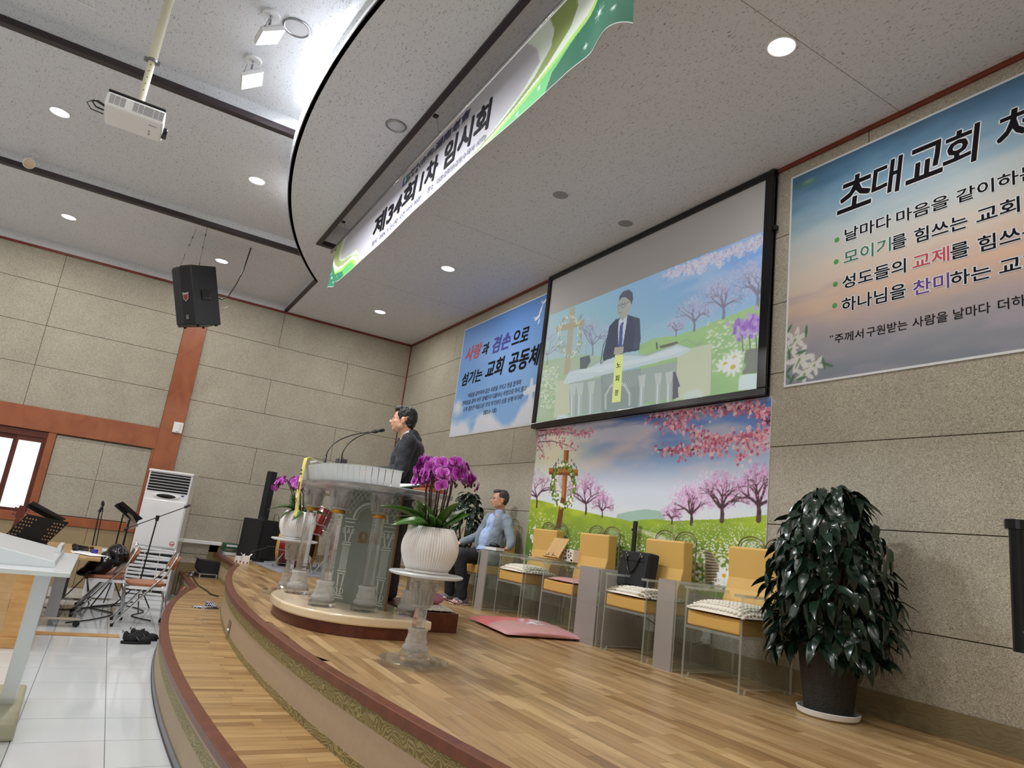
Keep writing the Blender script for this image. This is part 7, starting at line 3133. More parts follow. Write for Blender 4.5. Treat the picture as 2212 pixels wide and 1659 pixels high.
# ---- the man at the lectern (origin at his feet; x to his right, y where he faces) --------
P0 = Vector((-5.86, 2.195, ZU + .149))
rz = math.atan2(.45, -.89)
pm = thing('person', 'man in dark navy suit speaking at the lectern, black hair and glasses, seen in profile', 'person', P0, rz)
hc = Vector((0, .035, 1.575))
body = Blob()
q, R_ = head(body, hc, yaw=0.03, s_=1.03, pitch=.05)
body.c((0, -.030, 1.40), (0, .005, 1.53), .054, .055)
body.e((0, -.07, 1.30), (.15, .09, .11)).e((0, -.09, 1.08), (.13, .09, .22)).e((0, -.09, .90), (.14, .10, .12))
for s_ in (-1, 1):
    body.chain([(s_ * .085, -.08, .88), (s_ * .09, -.05, .48), (s_ * .09, -.08, .09)], [.075, .05, .036])
    body.chain([(s_ * .17, -.06, 1.36), (s_ * .24, -.03, 1.09), (s_ * .13, .21, 1.06)], [.045, .036, .026])
    body.c((s_ * .09, -.09, .04), (s_ * .09, .08, .03), .03, .026)
    hand(body, (s_ * .12, .225, 1.06), (-s_ * .35, .9, -.12), (s_ * .15, .1, 1), .95, right=(s_ > 0), curl=.35)
bo = body.build('body', M['skin'], pm, .0065, 3)
face_bits(q, R_, pm, M['hair'], True, 1.03)
hr = Blob()
for dx, dy, dz, a_, b_, c_ in ((0, -.030, .060, .078, .088, .072), (0, -.055, .020, .074, .070, .090), (0, .045, .095, .058, .042, .030), (0, -.068, -.030, .062, .045, .050), (-.058, .0, .045, .022, .055, .045), (.058, .0, .045, .022, .055, .045), (.02, .070, .085, .040, .022, .020), (-.02, .060, .092, .040, .026, .020), (-.070, .025, .020, .008, .012, .028), (.070, .025, .020, .008, .012, .028)):
    hr.e(q(dx, dy, dz), (a_ * 1.03, b_ * 1.03, c_ * 1.03), R_)
hr.build('hair', M['hair'], pm, .005, 2, wrinkle=.012, wscale=.022)
jk = Blob()
jk.e((0, -.085, 1.30), (.205, .118, .125)).e((0, -.105, 1.12), (.185, .122, .22)).e((0, -.10, .92), (.178, .128, .17)).e((0, -.09, .76), (.182, .125, .10))
jk.c((-.15, -.07, 1.375), (.15, -.07, 1.375), .062, .062)
jk.c((0, -.085, 1.40), (0, -.075, 1.44), .078, .066)
for s_ in (-1, 1):
    jk.chain([(s_ * .185, -.065, 1.365), (s_ * .25, -.04, 1.085), (s_ * .14, .20, 1.06)], [.076, .066, .048])
    jk.e((s_ * .10, .02, 1.10), (.10, .065, .25))
    jk.e((s_ * .11, .0, 1.27), (.08, .055, .12))
jk.build('jacket', M['navy'], pm, .009, 4, wrinkle=.020, wscale=.075)
b = MB()
for s_ in (-1, 1):
    b.prism([(s_ * .012, -.20), (s_ * .085, -.02), (s_ * .095, .10), (s_ * .050, .085), (s_ * .045, .0)][::s_], 0, .006, Matrix.Translation((0, .052, 1.32)) @ Matrix.Rotation(math.radians(82), 4, 'X'))
b.bm.free()
sh = Blob()
sh.c((0, -.050, 1.405), (0, -.030, 1.445), .066, .060)
sh.e((0, .010, 1.33), (.050, .030, .11))
sh.build('shirt_collar', M['shirtw'], pm, .006, 2)
b = MB()
b.tube([(0, .040, 1.405), (0, .046, 1.37), (0, .034, 1.25), (0, .030, 1.10)], [.014, .016, .020, .024], 8)
b.build('necktie', M['navy'], pm, smooth=True, local=True)
b = MB()
b.cyl((-.085, .035, 1.33), (-.087, .043, 1.33), .009, n=12)
b.build('lapel_pin', M['inkr'], pm, local=True)
tr = Blob()
tr.e((0, -.095, .88), (.165, .118, .12))
for s_ in (-1, 1):
    tr.chain([(s_ * .088, -.085, .86), (s_ * .095, -.05, .48), (s_ * .095, -.08, .07)], [.098, .080, .072])
tr.build('trousers', M['trouser'], pm, .011, 4, wrinkle=.012, wscale=.08)
for s_ in (-1, 1):
    so = Blob()
    so.c((s_ * .095, -.11, .042), (s_ * .10, .09, .034), .041, .034)
    so.build('slipper', M['blackm'], pm, .008, 2)

# ---- the seated man ------------------------------------------------------------------------
S0 = Vector((-7.36, 4.0, ZU))
rs = math.pi + .06                     # faces -y
ps = thing('person', 'seated man in pale grey jacket and blue shirt, arms on the armrests, wearing checkered slippers', 'person', S0, rs)
# local: x to his right (world -x), y forward (world -y)
body = Blob()
hc = Vector((-.02, -.10, 1.245))
q, R_ = head(body, hc, yaw=-.20, s_=.98, pitch=.02)
body.c((0, -.15, 1.08), (-.01, -.125, 1.20), .054, .054)
body.e((0, -.13, .96), (.15, .09, .12)).e((0, -.08, .75), (.14, .10, .18)).e((0, -.04, .57), (.15, .12, .10))
KN = {1: ((.10, .0, .56), (.17, .36, .515), (.19, .30, .10)), -1: ((-.10, .0, .56), (-.13, .40, .53), (-.16, .33, .10))}
AR = {1: ((.19, -.14, 1.01), (.30, -.06, .78), (.30, .16, .685)), -1: ((-.19, -.14, 1.01), (-.33, -.14, .76), (-.36, -.10, .70))}
for s_ in (-1, 1):
    body.chain(KN[s_], [.07, .05, .036])
    a, k_, f_ = AR[s_]
    body.chain([a, k_, f_], [.045, .036, .026])
    body.c((KN[s_][2][0], .27, .05), (KN[s_][2][0], .42, .035), .028, .026)
hand(body, (.30, .17, .675), (.05, .95, -.22), (0, .2, 1), .95, right=True, curl=.32)
hand(body, (-.37, -.06, .672), (-.12, .98, -.06), (0, .05, 1), .95, right=False, curl=.14)
body.build('body', M['skin'], ps, .0065, 3)
face_bits(q, R_, ps, M['hairg'], True, .98)
hr = Blob()
for dx, dy, dz, a_, b_, c_ in ((0, -.030, .062, .078, .086, .066), (0, -.055, .022, .075, .066, .082), (0, .040, .098, .060, .040, .024), (0, -.066, -.020, .060, .042, .045), (-.060, -.01, .045, .022, .050, .040), (.060, -.01, .045, .022, .050, .040), (.015, .068, .088, .042, .020, .016)):
    hr.e(q(dx, dy, dz), (a_ * .98, b_ * .98, c_ * .98), R_)
hr.build('hair', M['hairg'], ps, .005, 2, wrinkle=.012, wscale=.02)
sh = Blob()
sh.c((0, -.148, 1.065), (-.003, -.132, 1.098), .066, .058)
sh.e((0, -.045, .93), (.085, .060, .14)).e((0, .005, .74), (.10, .085, .16)).e((0, .02, .62), (.12, .085, .07))
sh.build('shirt', M['shirtb'], ps, .008, 3, wrinkle=.012, wscale=.05)
jk = Blob()
jk.c((-.16, -.145, 1.02), (.16, -.145, 1.02), .062, .062)
jk.c((0, -.155, 1.045), (0, -.15, 1.09), .072, .062)
jk.e((0, -.165, .93), (.195, .085, .13)).e((0, -.145, .75), (.19, .09, .17)).e((0, -.12, .58), (.20, .10, .09))
for s_ in (-1, 1):
    jk.e((s_ * .135, -.08, .93), (.062, .090, .14)).e((s_ * .145, -.04, .73), (.055, .115, .18)).e((s_ * .155, -.02, .56), (.06, .12, .09))
    a, k_, f_ = AR[s_]
    jk.chain([a, k_, f_], [.068, .058, .043])
jk.build('jacket', M['greysuit'], ps, .009, 4, wrinkle=.018, wscale=.07)
b = MB()
b.tube([(.10, .02, .635), (0, .075, .625), (-.10, .02, .635)], .014, 8)
b.build('belt', M['black'], ps, smooth=True, local=True)
b = MB()
b.tube([(.03, -.04, 1.07), (.035, .03, .9), (.01, .085, .76), (-.03, .03, .9), (-.035, -.04, 1.07)], .002, 5)
b.build('lanyard', M['inkn'], ps, smooth=True, local=True)
tr = Blob()
tr.e((0, -.03, .56), (.175, .13, .095))
for s_ in (-1, 1):
    tr.chain(KN[s_], [.092, .076, .062])
    tr.c(KN[s_][2], (KN[s_][2][0], KN[s_][2][1], .115), .064, .062)
tr.build('trousers', M['trouser'], ps, .010, 4, wrinkle=.014, wscale=.07)
M['check'] = checker_mat('red_check', 'efe6e6', '7a2038', 62)
M['checkn'] = checker_mat('navy_check', 'dfe3ee', '20264a', 62)


def slipper(parent, x_, y_, z_, yaw, mat, local=True):
    b = MB()
    T_ = Matrix.Translation((x_, y_, z_)) @ Matrix.Rotation(yaw, 4, 'Z')
    ol = [(.045 * math.sin(a) * (1 + .12 * math.cos(a)), .135 * -math.cos(a)) for a in np.linspace(0, 2 * math.pi, 25)[:-1]]
    b.prism(ol, 0, .016, T_)
    b.build('sole', mat, parent, local=local, bevel=.004)
    b = MB()
    b.grid(12, 8, lambda u, v: T_ @ Vector((.047 * math.cos(math.pi * (1 - u)) * (1 - .12 * v), -.005 + .125 * v * (1 - .28 * abs(2 * u - 1) ** 2.2), .014 + .058 * math.sin(math.pi * u) ** .8 * (1 - .62 * v ** 1.6))))
    b.build('upper', mat, parent, smooth=True, local=local, solid=.004)


for s_ in (-1, 1):
    sk = Blob()
    fx = KN[s_][2][0]
    sk.c((fx, .29, .105), (fx, .285, .055), .044, .043).c((fx, .28, .05), (fx, .40, .040), .042, .034)
    sk.build('sock', M['sock'], ps, .007, 3)
    slipper(ps, fx, .345, 0.0, 0, M['check'])
# empty checkered slipper on the lower step
sl = thing('slipper', 'single navy and white checkered slipper lying on the lower oak step', 'slipper', (-8.17, 1.13, ZL))
slipper(sl, -8.17, 1.15, ZL, .06, M['checkn'], local=False)
goose(-5.43, 1.41, -5.75, 1.86, .775, 'left gooseneck microphone on the lectern, starting beside the desk clock')
goose(-5.24, 1.48, -5.60, 1.87, .775, 'right gooseneck microphone on the lectern, nearer the speaking man')

# ================================================================ LEFT SIDE: NAVE FLOOR AND FAR STAGE CORNER
# ---- standing air conditioner
AX, AY, AR_ = -11.42, .76, math.radians(-15)
t = thing('air_conditioner', 'tall white floor-standing air conditioner with black louvres by the wooden column', 'air conditioner', (AX, AY, Z0), AR_)
# local: x towards the room (front at +x), y across
b = MB()
b.box(-.19, .15, -.30, .30, .0, 1.82)
b.build('cabinet', M['acw'], t, local=True, bevel=.012, seg=3)
b = MB()
b.box(-.20, .165, -.31, .31, 1.795, 1.83)
b.build('top_cap', M['acw'], t, local=True, bevel=.008)
b = MB()
b.box(.150, .156, -.275, .275, 1.52, 1.785)
b.build('louvre_recess', M['rubber'], t, local=True)
for k in range(6):
    b = MB()
    b.box(.150, .172, -.28, .28, 1.545 + k * .042, 1.552 + k * .042)
    b.build('louvre', M['acw'], t, local=True)
b = MB()
b.box(.148, .165, -.285, .285, .74, 1.40)
b.build('front_door', M['acw'], t, local=True, bevel=.006)
b = MB()
b.ell((.155, 0, 1.46), (.018, .19, .045), None, 32, 14)
b.build('control_rim', M['white'], t, smooth=True, local=True)
b = MB()
b.ell((.166, 0, 1.46), (.012, .135, .032), None, 32, 14)
b.build('control_panel', M['blackg'], t, smooth=True, local=True)
b = MB()
b.ell((.158, .22, 1.49), (.003, .022, .010), None, 16, 8)
b.build('badge', M['inkb'], t, local=True)
b = MB()
b.box(.165, .167, .21, .255, .785, .80)
b.torus((.167, .225, .80), .03, .004, axis='X', n=20, k=4)
b.build('energy_sticker', M['inkr'], t, local=True)
b = MB()
b.box(.150, .153, -.27, .27, .06, .72)
b.build('grille_recess', M['rubber'], t, local=True)
for k in range(13):
    z_ = .075 + k * .051
    sl_ = .012 if k % 2 else -.012
    b = MB()
    b._add([(.153, -.275, z_), (.166, -.275, z_ + .01), (.166, .275, z_ + .01 + sl_), (.153, .275, z_ + sl_), (.153, -.275, z_ + .036), (.166, -.275, z_ + .030), (.166, .275, z_ + .030 + sl_), (.153, .275, z_ + .036 + sl_)],
           [(0, 1, 2, 3), (7, 6, 5, 4), (0, 4, 5, 1), (1, 5, 6, 2), (2, 6, 7, 3), (3, 7, 4, 0)])
    b.build('grille_bar', M['acw'], t, local=True)
for y_ in (-.10, .10):
    b = MB()
    b.box(.160, .168, y_ - .004, y_ + .004, .07, .73)
    b.build('grille_post', M['acw'], t, local=True)
b = MB()
b.box(XW + .03, XW + .075, .92, 1.72, -.665, -.61)
tag(settle(b.build('wall_conduit', M['white'], bevel=.006), (XW + .05, 1.3, -.64)), 'white cable conduit running along the left wall from the air conditioner', 'conduit')
t = thing('wall_sensor', 'small white square box fixed on the orange wooden column', 'sensor', (XW + .04, .70, 1.09))
b = MB()
b.box(XW + .03, XW + .055, .635, .775, 1.0, 1.17)
b.build('box', M['white'], t, bevel=.006)
b = MB()
b.box(XW + .055, XW + .075, .685, .725, 1.02, 1.15)
b.build('rib', M['white'], t, bevel=.004)

# ---- desk on castors with microphones and papers
t = thing('table', 'wooden topped table on castors with black modesty panel carrying microphones and papers', 'table', (-9.5, -.2, Z0))
TZ = -.735
b = MB()
b.box(-10.45, -8.62, -.62, .075, TZ - .028, TZ)
b.build('table_top', M['desk'], t, bevel=.003)
b = MB()
b.box(-10.30, -8.82, -.40, -.38, -1.36, TZ - .03)
b.build('modesty_panel', M['blackm'], t)
for x_ in (-8.80, -10.28):
    b = MB()
    b.box(x_ - .02, x_ + .02, -.30, -.19, Z0 + .08, TZ - .03)
    b.build('leg', M['grey'], t, bevel=.003)
    b = MB()
    b.box(x_ - .025, x_ + .025, -.52, .03, Z0 + .07, Z0 + .095)
    b.build('foot_bar', M['chrome'], t, bevel=.004)
    for y_ in (-.49, .0):
        b = MB()
        b.cyl((x_ - .015, y_, Z0 + .033), (x_ + .015, y_, Z0 + .033), .033, n=18)
        b.box(x_ - .02, x_ + .02, y_ - .02, y_ + .02, Z0 + .05, Z0 + .075)
        b.build('castor', M['black'], t)


def hand_mic(x_, y_, yaw, label, col='yellow'):
    t = thing('handheld_microphone', label, 'microphone', (x_, y_, TZ + .025), 0, 'handheld microphones on the table')
    d = Vector((math.cos(yaw), math.sin(yaw), 0))
    p = Vector((x_, y_, TZ + .030))
    b = MB()
    b.ell(p, (.026, .026, .026), None, 16, 10)
    b.build('mesh_head', M['blackm'], t, smooth=True)
    b = MB()
    b.cyl(p + d * .015, p + d * .05, .024, .017, 16)
    b.cyl(p + d * .05, p + d * .22, .017, .013, 16)
    b.build('handle', M['black'], t, smooth=True)
    b = MB()
    b.cyl(p + d * .17, p + d * .185, .0165, n=16)
    b.build('colour_ring', M['gold'] if col == 'yellow' else M['silver'], t)
    return t


hand_mic(-9.75, -.22, 1.15, 'black wireless microphone with yellow ring lying on the table')
hand_mic(-9.35, -.20, 1.05, 'black wireless microphone lying on the paper stack')
for k, (x_, y_, r_) in enumerate(((-9.25, -.12, .1), (-9.15, -.06, .35), (-9.35, -.08, -.2), (-9.0, -.02, .6))):
    b = MB()
    T_ = Matrix.Translation((x_, y_, TZ + .001 + k * .002)) @ Matrix.Rotation(r_, 4, 'Z')
    b.box(-.15, .15, -.105, .105, 0, .0015, T_)
    lb = ('white paper sheet at the bottom of the stack on the table', 'white paper sheet in the stack sticking out to the right', 'white paper sheet under the microphones, left in the stack', 'small-looking white sheet nearest the table edge')[k]
    tag(settle(b.build('paper_sheet', M['paper']), (x_, y_, TZ + .001)), lb, 'paper', 'paper sheets on the table')
b = MB()
b.cyl((-9.2, .0, TZ + .012), (-9.2, .0, TZ + .05), .035, n=20)
tag(settle(b.build('tape_roll', M['inkb'], bevel=.004), (-9.2, 0, TZ + .012)), 'blue round tape roll beside the microphones on the table', 'tape')


# ---- perforated music stands
def plate(T_, w_, h_, parent, holes=True):
    b = MB()
    b.box(-w_ / 2, w_ / 2, -.0015, .0015, 0, h_, T_)
    b.box(-w_ / 2 - .01, w_ / 2 + .01, -.045, .0015, -.012, .0, T_)
    b.build('desk_plate', M['blackm'], parent)
    if holes:
        for sx_ in (-1, 1):
            for r_ in range(6):
                n_ = (4, 4, 4, 3, 3, 3)[5 - r_]
                for c_ in range(n_):
                    b = MB()
                    x_ = sx_ * (w_ * .46 - c_ * .030 - (r_ % 2) * .012)
                    b.cyl(T_ @ Vector((x_, -.0022, .045 + r_ * .042)), T_ @ Vector((x_, .0022, .045 + r_ * .042)), .0085, n=10)
                    b.build('hole', M['desk'], parent)


def tripod(b, x_, y_, z_, r_=.22, a0=0.3, top=.35):
    for k in range(3):
        a = a0 + k * 2.094
        b.tube([(x_, y_, z_ + top), (x_ + math.cos(a) * r_ * .6, y_ + math.sin(a) * r_ * .6, z_ + .14), (x_ + math.cos(a) * r_, y_ + math.sin(a) * r_, z_ + .012)], .008, 6)


t = thing('music_stand', 'black perforated music stand facing away, nearest the window', 'music stand', (-9.6, -.66, Z0))
T_ = Matrix.Translation((-9.6, -.70, -.68)) @ Matrix.Rotation(math.radians(98), 4, 'Z') @ Matrix.Rotation(math.radians(6), 4, 'Y') @ Matrix.Rotation(math.radians(20), 4, 'X') @ Matrix(((1, 0, .42, 0), (0, 1, 0, 0), (0, 0, 1, 0), (0, 0, 0, 1)))
plate(T_, .42, .30, t)
b = MB()
b.cyl((-9.6, -.66, Z0 + .3), (-9.6, -.66, -.5), .010, n=10)
tripod(b, -9.6, -.66, Z0)
b.build('stem', M['black'], t)
t = thing('music_stand', 'flat tilted black music stand plate seen edge-on above the perforated one', 'music stand', (-9.9, -.58, Z0))
T_ = Matrix.Translation((-9.9, -.60, -.37)) @ Matrix.Rotation(math.radians(98), 4, 'Z') @ Matrix.Rotation(math.radians(24), 4, 'Y') @ Matrix.Rotation(math.radians(78), 4, 'X')
plate(T_, .40, .22, t, False)
b = MB()
b.cyl((-9.9, -.56, Z0 + .3), (-9.9, -.56, -.40), .009, n=10)
tripod(b, -9.9, -.56, Z0, a0=.8)
b.build('stem', M['black'], t)
t = thing('music_stand', 'black music stand with folded plates in front of the air conditioner', 'music stand', (-10.4, .22, Z0))
T_ = Matrix.Translation((-10.4, .26, -.27)) @ Matrix.Rotation(math.radians(98), 4, 'Z') @ Matrix.Rotation(math.radians(34), 4, 'Y') @ Matrix.Rotation(math.radians(72), 4, 'X')
plate(T_, .34, .16, t, False)
T_ = Matrix.Translation((-10.42, .22, -.33)) @ Matrix.Rotation(math.radians(98), 4, 'Z') @ Matrix.Rotation(math.radians(52), 4, 'Y') @ Matrix.Rotation(math.radians(30), 4, 'X')
b = MB()
b.box(-.02, .20, -.002, .002, 0, .11, T_)
b.build('folded_wing', M['frost'], t)
b = MB()
b.cyl((-10.4, .30, Z0 + .3), (-10.4, .30, -.36), .012, n=10)
b.cyl((-10.4, .215, Z0 + .4), (-10.4, .215, -.30), .010, n=10)
tripod(b, -10.4, .28, Z0, a0=1.2)
b.build('stem', M['black'], t)

# ---- microphone stands
t = thing('microphone_stand', 'straight black microphone stand with round pad behind the table', 'microphone stand', (-10.55, -.04, Z0))
b = MB()
b.cyl((-10.55, -.025, Z0 + .3), (-10.55, -.06, -.29), .008, n=10)
b.cyl((-10.55, .01, -.95), (-10.55, -.03, -.25), .006, n=10)
tripod(b, -10.55, -.02, Z0, a0=.5)
b.build('pole', M['black'], t)
b = MB()
b.ell((-10.55, -.045, -.20), (.012, .020, .042), Matrix.Rotation(.2, 3, 'X'), 14, 10)
b.cyl((-10.55, -.06, -.31), (-10.55, -.045, -.24), .02, .014, 12)
b.build('clip', M['black'], t)
t = thing('microphone_stand', 'black boom microphone stand crossing in front of the white air conditioner', 'microphone stand', (-10.2, .58, Z0))
b = MB()
b.cyl((-10.2, .58, Z0 + .25), (-10.2, .61, -.30), .009, n=10)
tripod(b, -10.2, .58, Z0, .26, .2)
b.build('pole', M['black'], t)
b = MB()
b.cyl((-10.2, .27, -.475), (-10.2, .93, -.10), .006, n=8)
b.cyl((-10.2, .30, -.46), (-10.2, .26, -.485), .016, .02, 12)
b.cyl((-10.2, .90, -.115), (-10.2, .965, -.075), .018, .014, 12)
b.cyl((-10.2, .61, -.33), (-10.2, .61, -.26), .02, .024, 12)
b.build('boom', M['black'], t)


# ---- folding chairs
def folding_chair(x_, y_, rz_, label):
    t = thing('folding_chair', label, 'chair', (x_, y_, Z0), rz_, 'brown folding chairs on the nave floor')
    # local: front is -y
    for s_ in (-1, 1):
        x0 = s_ * .215
        b = MB()
        b.tube([(x0, -.235, .012), (x0, .02, .37), (x0, .17, .56), (x0, .23, .72), (x0 * .9, .245, .79)], .0115, 8)
        b.build('frame_tube', M['chrome'], t, smooth=True, local=True)
        b = MB()
        b.tube([(s_ * .195, .245, .012), (s_ * .195, .225, .25), (s_ * .195, .17, .43)], .0105, 8)
        b.build('leg', M['chrome'], t, smooth=True, local=True)
        b = MB()
        b.box(s_ * .20 - .008, s_ * .20 + .008, -.16, .20, .385, .415)
        b.build('seat_rail', M['white'], t, local=True)
        for p in ((x0, -.235, 0), (s_ * .195, .245, 0)):
            b = MB()
            b.cyl(p, (p[0], p[1], .03), .015, n=10)
            b.build('rubber_tip', M['rubber'], t, local=True)
    b = MB()
    b.tube([(-.195, .238, .16), (.195, .238, .16)], .008, 8)
    b.build('stretcher', M['chrome'], t, local=True)
    b = MB()
    ol = [(.20 * math.copysign(abs(math.cos(a)) ** .6, math.cos(a)), .19 * math.copysign(abs(math.sin(a)) ** .6, math.sin(a))) for a in np.linspace(0, 2 * math.pi, 29)[:-1]]
    b.prism(ol, .415, .452)
    b.build('seat', M['tan'], t, local=True, bevel=.014, seg=3)
    b = MB()
    b.grid(14, 6, lambda u, v: (.20 * math.cos(math.pi * (1 - u)), .225 + .045 * math.sin(math.pi * u) + (v - .5) * .05, .66 + (v - .5) * .15 * math.sin(math.pi * (u * .9 + .05)) ** .5))
    b.build('backrest', M['tan'], t, smooth=True, local=True, solid=.018)
    t.scale = (1.06, 1.06, 1.06)
    return t


folding_chair(-9.15, .585, .0, 'brown folding chair with chrome frame nearest the stage step, empty')
folding_chair(-9.62, .17, .02, 'brown folding chair with a black jacket and bag on its seat')
folding_chair(-10.13, .19, -.02, 'brown folding chair directly behind the one holding the black bag')
bg = Blob()
bg.e((-9.62, .10, -.88), (.20, .22, .12), Matrix.Rotation(.75, 3, 'X')).e((-9.62, .25, -.76), (.19, .12, .14), Matrix.Rotation(.7, 3, 'X')).e((-9.62, -.03, -.97), (.18, .10, .05), Matrix.Rotation(.3, 3, 'X'))
bg.c((-9.78, .30, -.76), (-9.45, .33, -.72), .025, .03)
o = bg.build('bag', M['blackg'], None, .012, 4, wrinkle=.02, wscale=.06)
tag(settle(o, (-9.62, .1, -1.0)), 'crumpled black leather bag slumped on the folding chair seat', 'bag')
# small white heater by the wall
t = thing('heater', 'white box heater with curved vent slots standing beside the air conditioner', 'heater', (-11.1, .16, Z0))
b = MB()
b.box(-11.24, -10.96, -.02, .34, Z0 + .02, -.80)
b.build('housing', M['acw'], t, bevel=.02, seg=3)
for k in range(8):
    b = MB()
    b.tube([(-10.955, -.0 + .02 * q, -1.10 + k * .03 + .012 * math.sin(q * .5)) for q in range(7)], .005, 6)
    b.build('vent_slot', M['rubber'], t)
# pair of shoes
def shoe(x_, y_, yaw, label):
    t = thing('shoe', label, 'shoe', (x_, y_, Z0), 0, 'black trainers on the tile floor')
    T_ = Matrix.Translation((x_, y_, Z0)) @ Matrix.Rotation(yaw, 4, 'Z')
    b = MB()
    ol = [(.044 * math.sin(a) * (1 + .15 * math.cos(a)), -.138 * math.cos(a)) for a in np.linspace(0, 2 * math.pi, 27)[:-1]]
    b.prism(ol, 0, .026, T_)
    b.build('sole', M['rubber'], t, bevel=.006)
    s_ = Blob()
    s_.e(T_ @ Vector((0, .07, .040)), (.042, .070, .034)).e(T_ @ Vector((0, -.06, .058)), (.036, .070, .045)).e(T_ @ Vector((0, -.105, .085)), (.028, .024, .035)).e(T_ @ Vector((0, -.0, .062)), (.034, .05, .036))
    s_.c(T_ @ Vector((0, -.03, .085)), T_ @ Vector((0, -.01, .112)), .02, .010)
    o = s_.build('upper', M['blackm'], t, .006, 3, local=False)
    b = MB()
    for k in range(4):
        b.tube([T_ @ Vector((-.022, .035 - k * .022, .078 + k * .008)), T_ @ Vector((0, .030 - k * .022, .088 + k * .008)), T_ @ Vector((.022, .035 - k * .022, .078 + k * .008))], .0028, 5)
    o = b.build('laces', M['blackg'], t)
    b = MB()
    b.tube([T_ @ Vector((.0, -.125, .11)), T_ @ Vector((0, -.14, .125)), T_ @ Vector((0, -.135, .10))], .004, 5)
    b.build('heel_tab', M['black'], t)
    b = MB()
    b.tube([T_ @ Vector((.041, .02, .038)), T_ @ Vector((.040, -.01, .070))], .003, 5)
    b.build('side_stripe', M['grey'], t)


shoe(-8.0, .55, .06, 'nearer black trainer of the pair on the white tiles')
shoe(-8.18, .62, -.02, 'further black trainer of the pair on the white tiles')
b = MB()
b.tube([(-8.22, .70, Z0 + .03), (-8.20, .84, Z0 + .012), (-8.2, .93, Z0 + .02)], .009, 8)
tag(settle(b.build('shoehorn', M['black'], smooth=True), (-8.2, .8, Z0 + .02)), 'black thin shoehorn lying between the trainers and the step', 'shoehorn')
# cables on the nave floor
for k, (pts, lb) in enumerate((([(-9.0, -.1, 0), (-9.3, .15, 0), (-9.8, .35, 0), (-10.2, .1, 0), (-10.5, .3, 0), (-10.9, .6, 0)], 'black cable looping over the tiles under the folding chairs'),
                               ([(-9.4, .75, 0), (-9.7, .55, 0), (-10.1, .7, 0), (-10.5, .5, 0), (-10.3, .2, 0), (-9.9, -.2, 0), (-10.2, -.5, 0)], 'second black cable snaking under the folding chairs'),
                               ([(-9.3, .9, .1), (-9.9, 1.0, .2), (-10.6, 1.1, .30), (-11.0, 1.15, .42), (-11.2, 1.35, .40)], 'black cable running up over the corner of the lower step'))):
    P = [Vector((p[0], p[1], Z0 + .008 + p[2])) for p in pts]
    fine = []
    for i in range(len(P) - 1):
        p0, p1, p2, p3 = P[max(i - 1, 0)], P[i], P[i + 1], P[min(i + 2, len(P) - 1)]
        for q in range(6):
            u = q / 6
            fine.append(.5 * ((2 * p1) + (-p0 + p2) * u + (2 * p0 - 5 * p1 + 4 * p2 - p3) * u * u + (-p0 + 3 * p1 - 3 * p2 + p3) * u ** 3))
    fine.append(P[-1])
    b = MB()
    b.tube(fine, .007, 6)
    tag(settle(b.build('cable', M['black'], smooth=True), P[0]), lb, 'cable')
b = MB()
b.tube([(-11.35, 1.32, ZL + .008), (-10.9, 1.30, ZL + .008), (-10.2, 1.28, ZL + .008), (-9.7, 1.33, ZL + .008), (-9.35, 1.34, ZL + .008), (-9.15, 1.40, ZL + .012)], .008, 6)
tag(settle(b.build('cable', M['black'], smooth=True), (-10.2, 1.3, ZL)), 'black cable lying across the lower oak step beside the riser', 'cable')
b = MB()
b.tube([(-10.25, 1.12, Z0 + .02), (-10.2, 1.08, Z0 + .25), (-10.15, 1.13, Z0 + .33)], .022, 8)
tag(settle(b.build('chair_back', M['tan'], smooth=True), (-10.2, 1.1, Z0)), 'brown bent wooden chair part leaning against the lower step corner', 'chair part')

# ---- stage corner: loudspeakers, boxes, drum kit
t = thing('bass_speaker', 'black bass speaker box with slim column speaker standing on the stage corner', 'speaker', (-11.25, 2.12, ZU))
T_ = Matrix.Translation((-11.28, 2.16, ZU)) @ Matrix.Rotation(.52, 4, 'Z')
b = MB()
b.box(-.22, .22, -.20, .22, .02, .61, T_)
b.build('cabinet', M['black'], t, bevel=.008)
b = MB()
b.box(-.21, .21, -.212, -.20, .03, .60, T_)
b.box(.215, .226, -.18, .0, .05, .58, T_)
b.build('grille', M['blackm'], t)
b = MB()
b.box(-.06, .05, -.08, .03, .61, 1.36, T_)
b.build('column', M['blackm'], t, bevel=.004)
b = MB()
b.cyl(T_ @ Vector((-.005, -.025, .61)), T_ @ Vector((-.005, -.025, .66)), .07, .06, 16)
b.build('column_socket', M['black'], t)
b = MB()
b.tube([T_ @ Vector(p) for p in ((.12, .08, .61), (.12, .08, .70), (.17, .10, .72), (.20, .12, .62))], .005, 6)
b.build('cable', M['black'], t, smooth=True)
# equipment on the lower step
t = thing('monitor_speaker', 'black wedge monitor speaker on top of a silver case on the lower step', 'speaker', (-11.40, 1.50, ZL + .07))
T_ = Matrix.Translation((-11.40, 1.50, ZL + .071)) @ Matrix.Rotation(.12, 4, 'Z')
b = MB()
R_ = T_ @ Matrix(((0, 0, 1, 0), (1, 0, 0, 0), (0, 1, 0, 0), (0, 0, 0, 1)))
b.prism([(-.15, .06), (-.10, .0), (.13, .0), (.16, .06), (.15, .17), (-.14, .19)], -.14, .14, R_)
b.build('cabinet', M['blackm'], t, bevel=.008)
b = MB()
b.tube([T_ @ Vector(p) for p in ((.05, -.15, .19), (.05, -.19, .215), (.05, -.21, .195))], .006, 6)
b.build('handle', M['black'], t)
t = thing('equipment_case', 'flat silver edged equipment case under the black wedge speaker', 'case', (-11.38, 1.50, ZL))
T2 = Matrix.Translation((-11.36, 1.50, ZL)) @ Matrix.Rotation(.12, 4, 'Z')
b = MB()
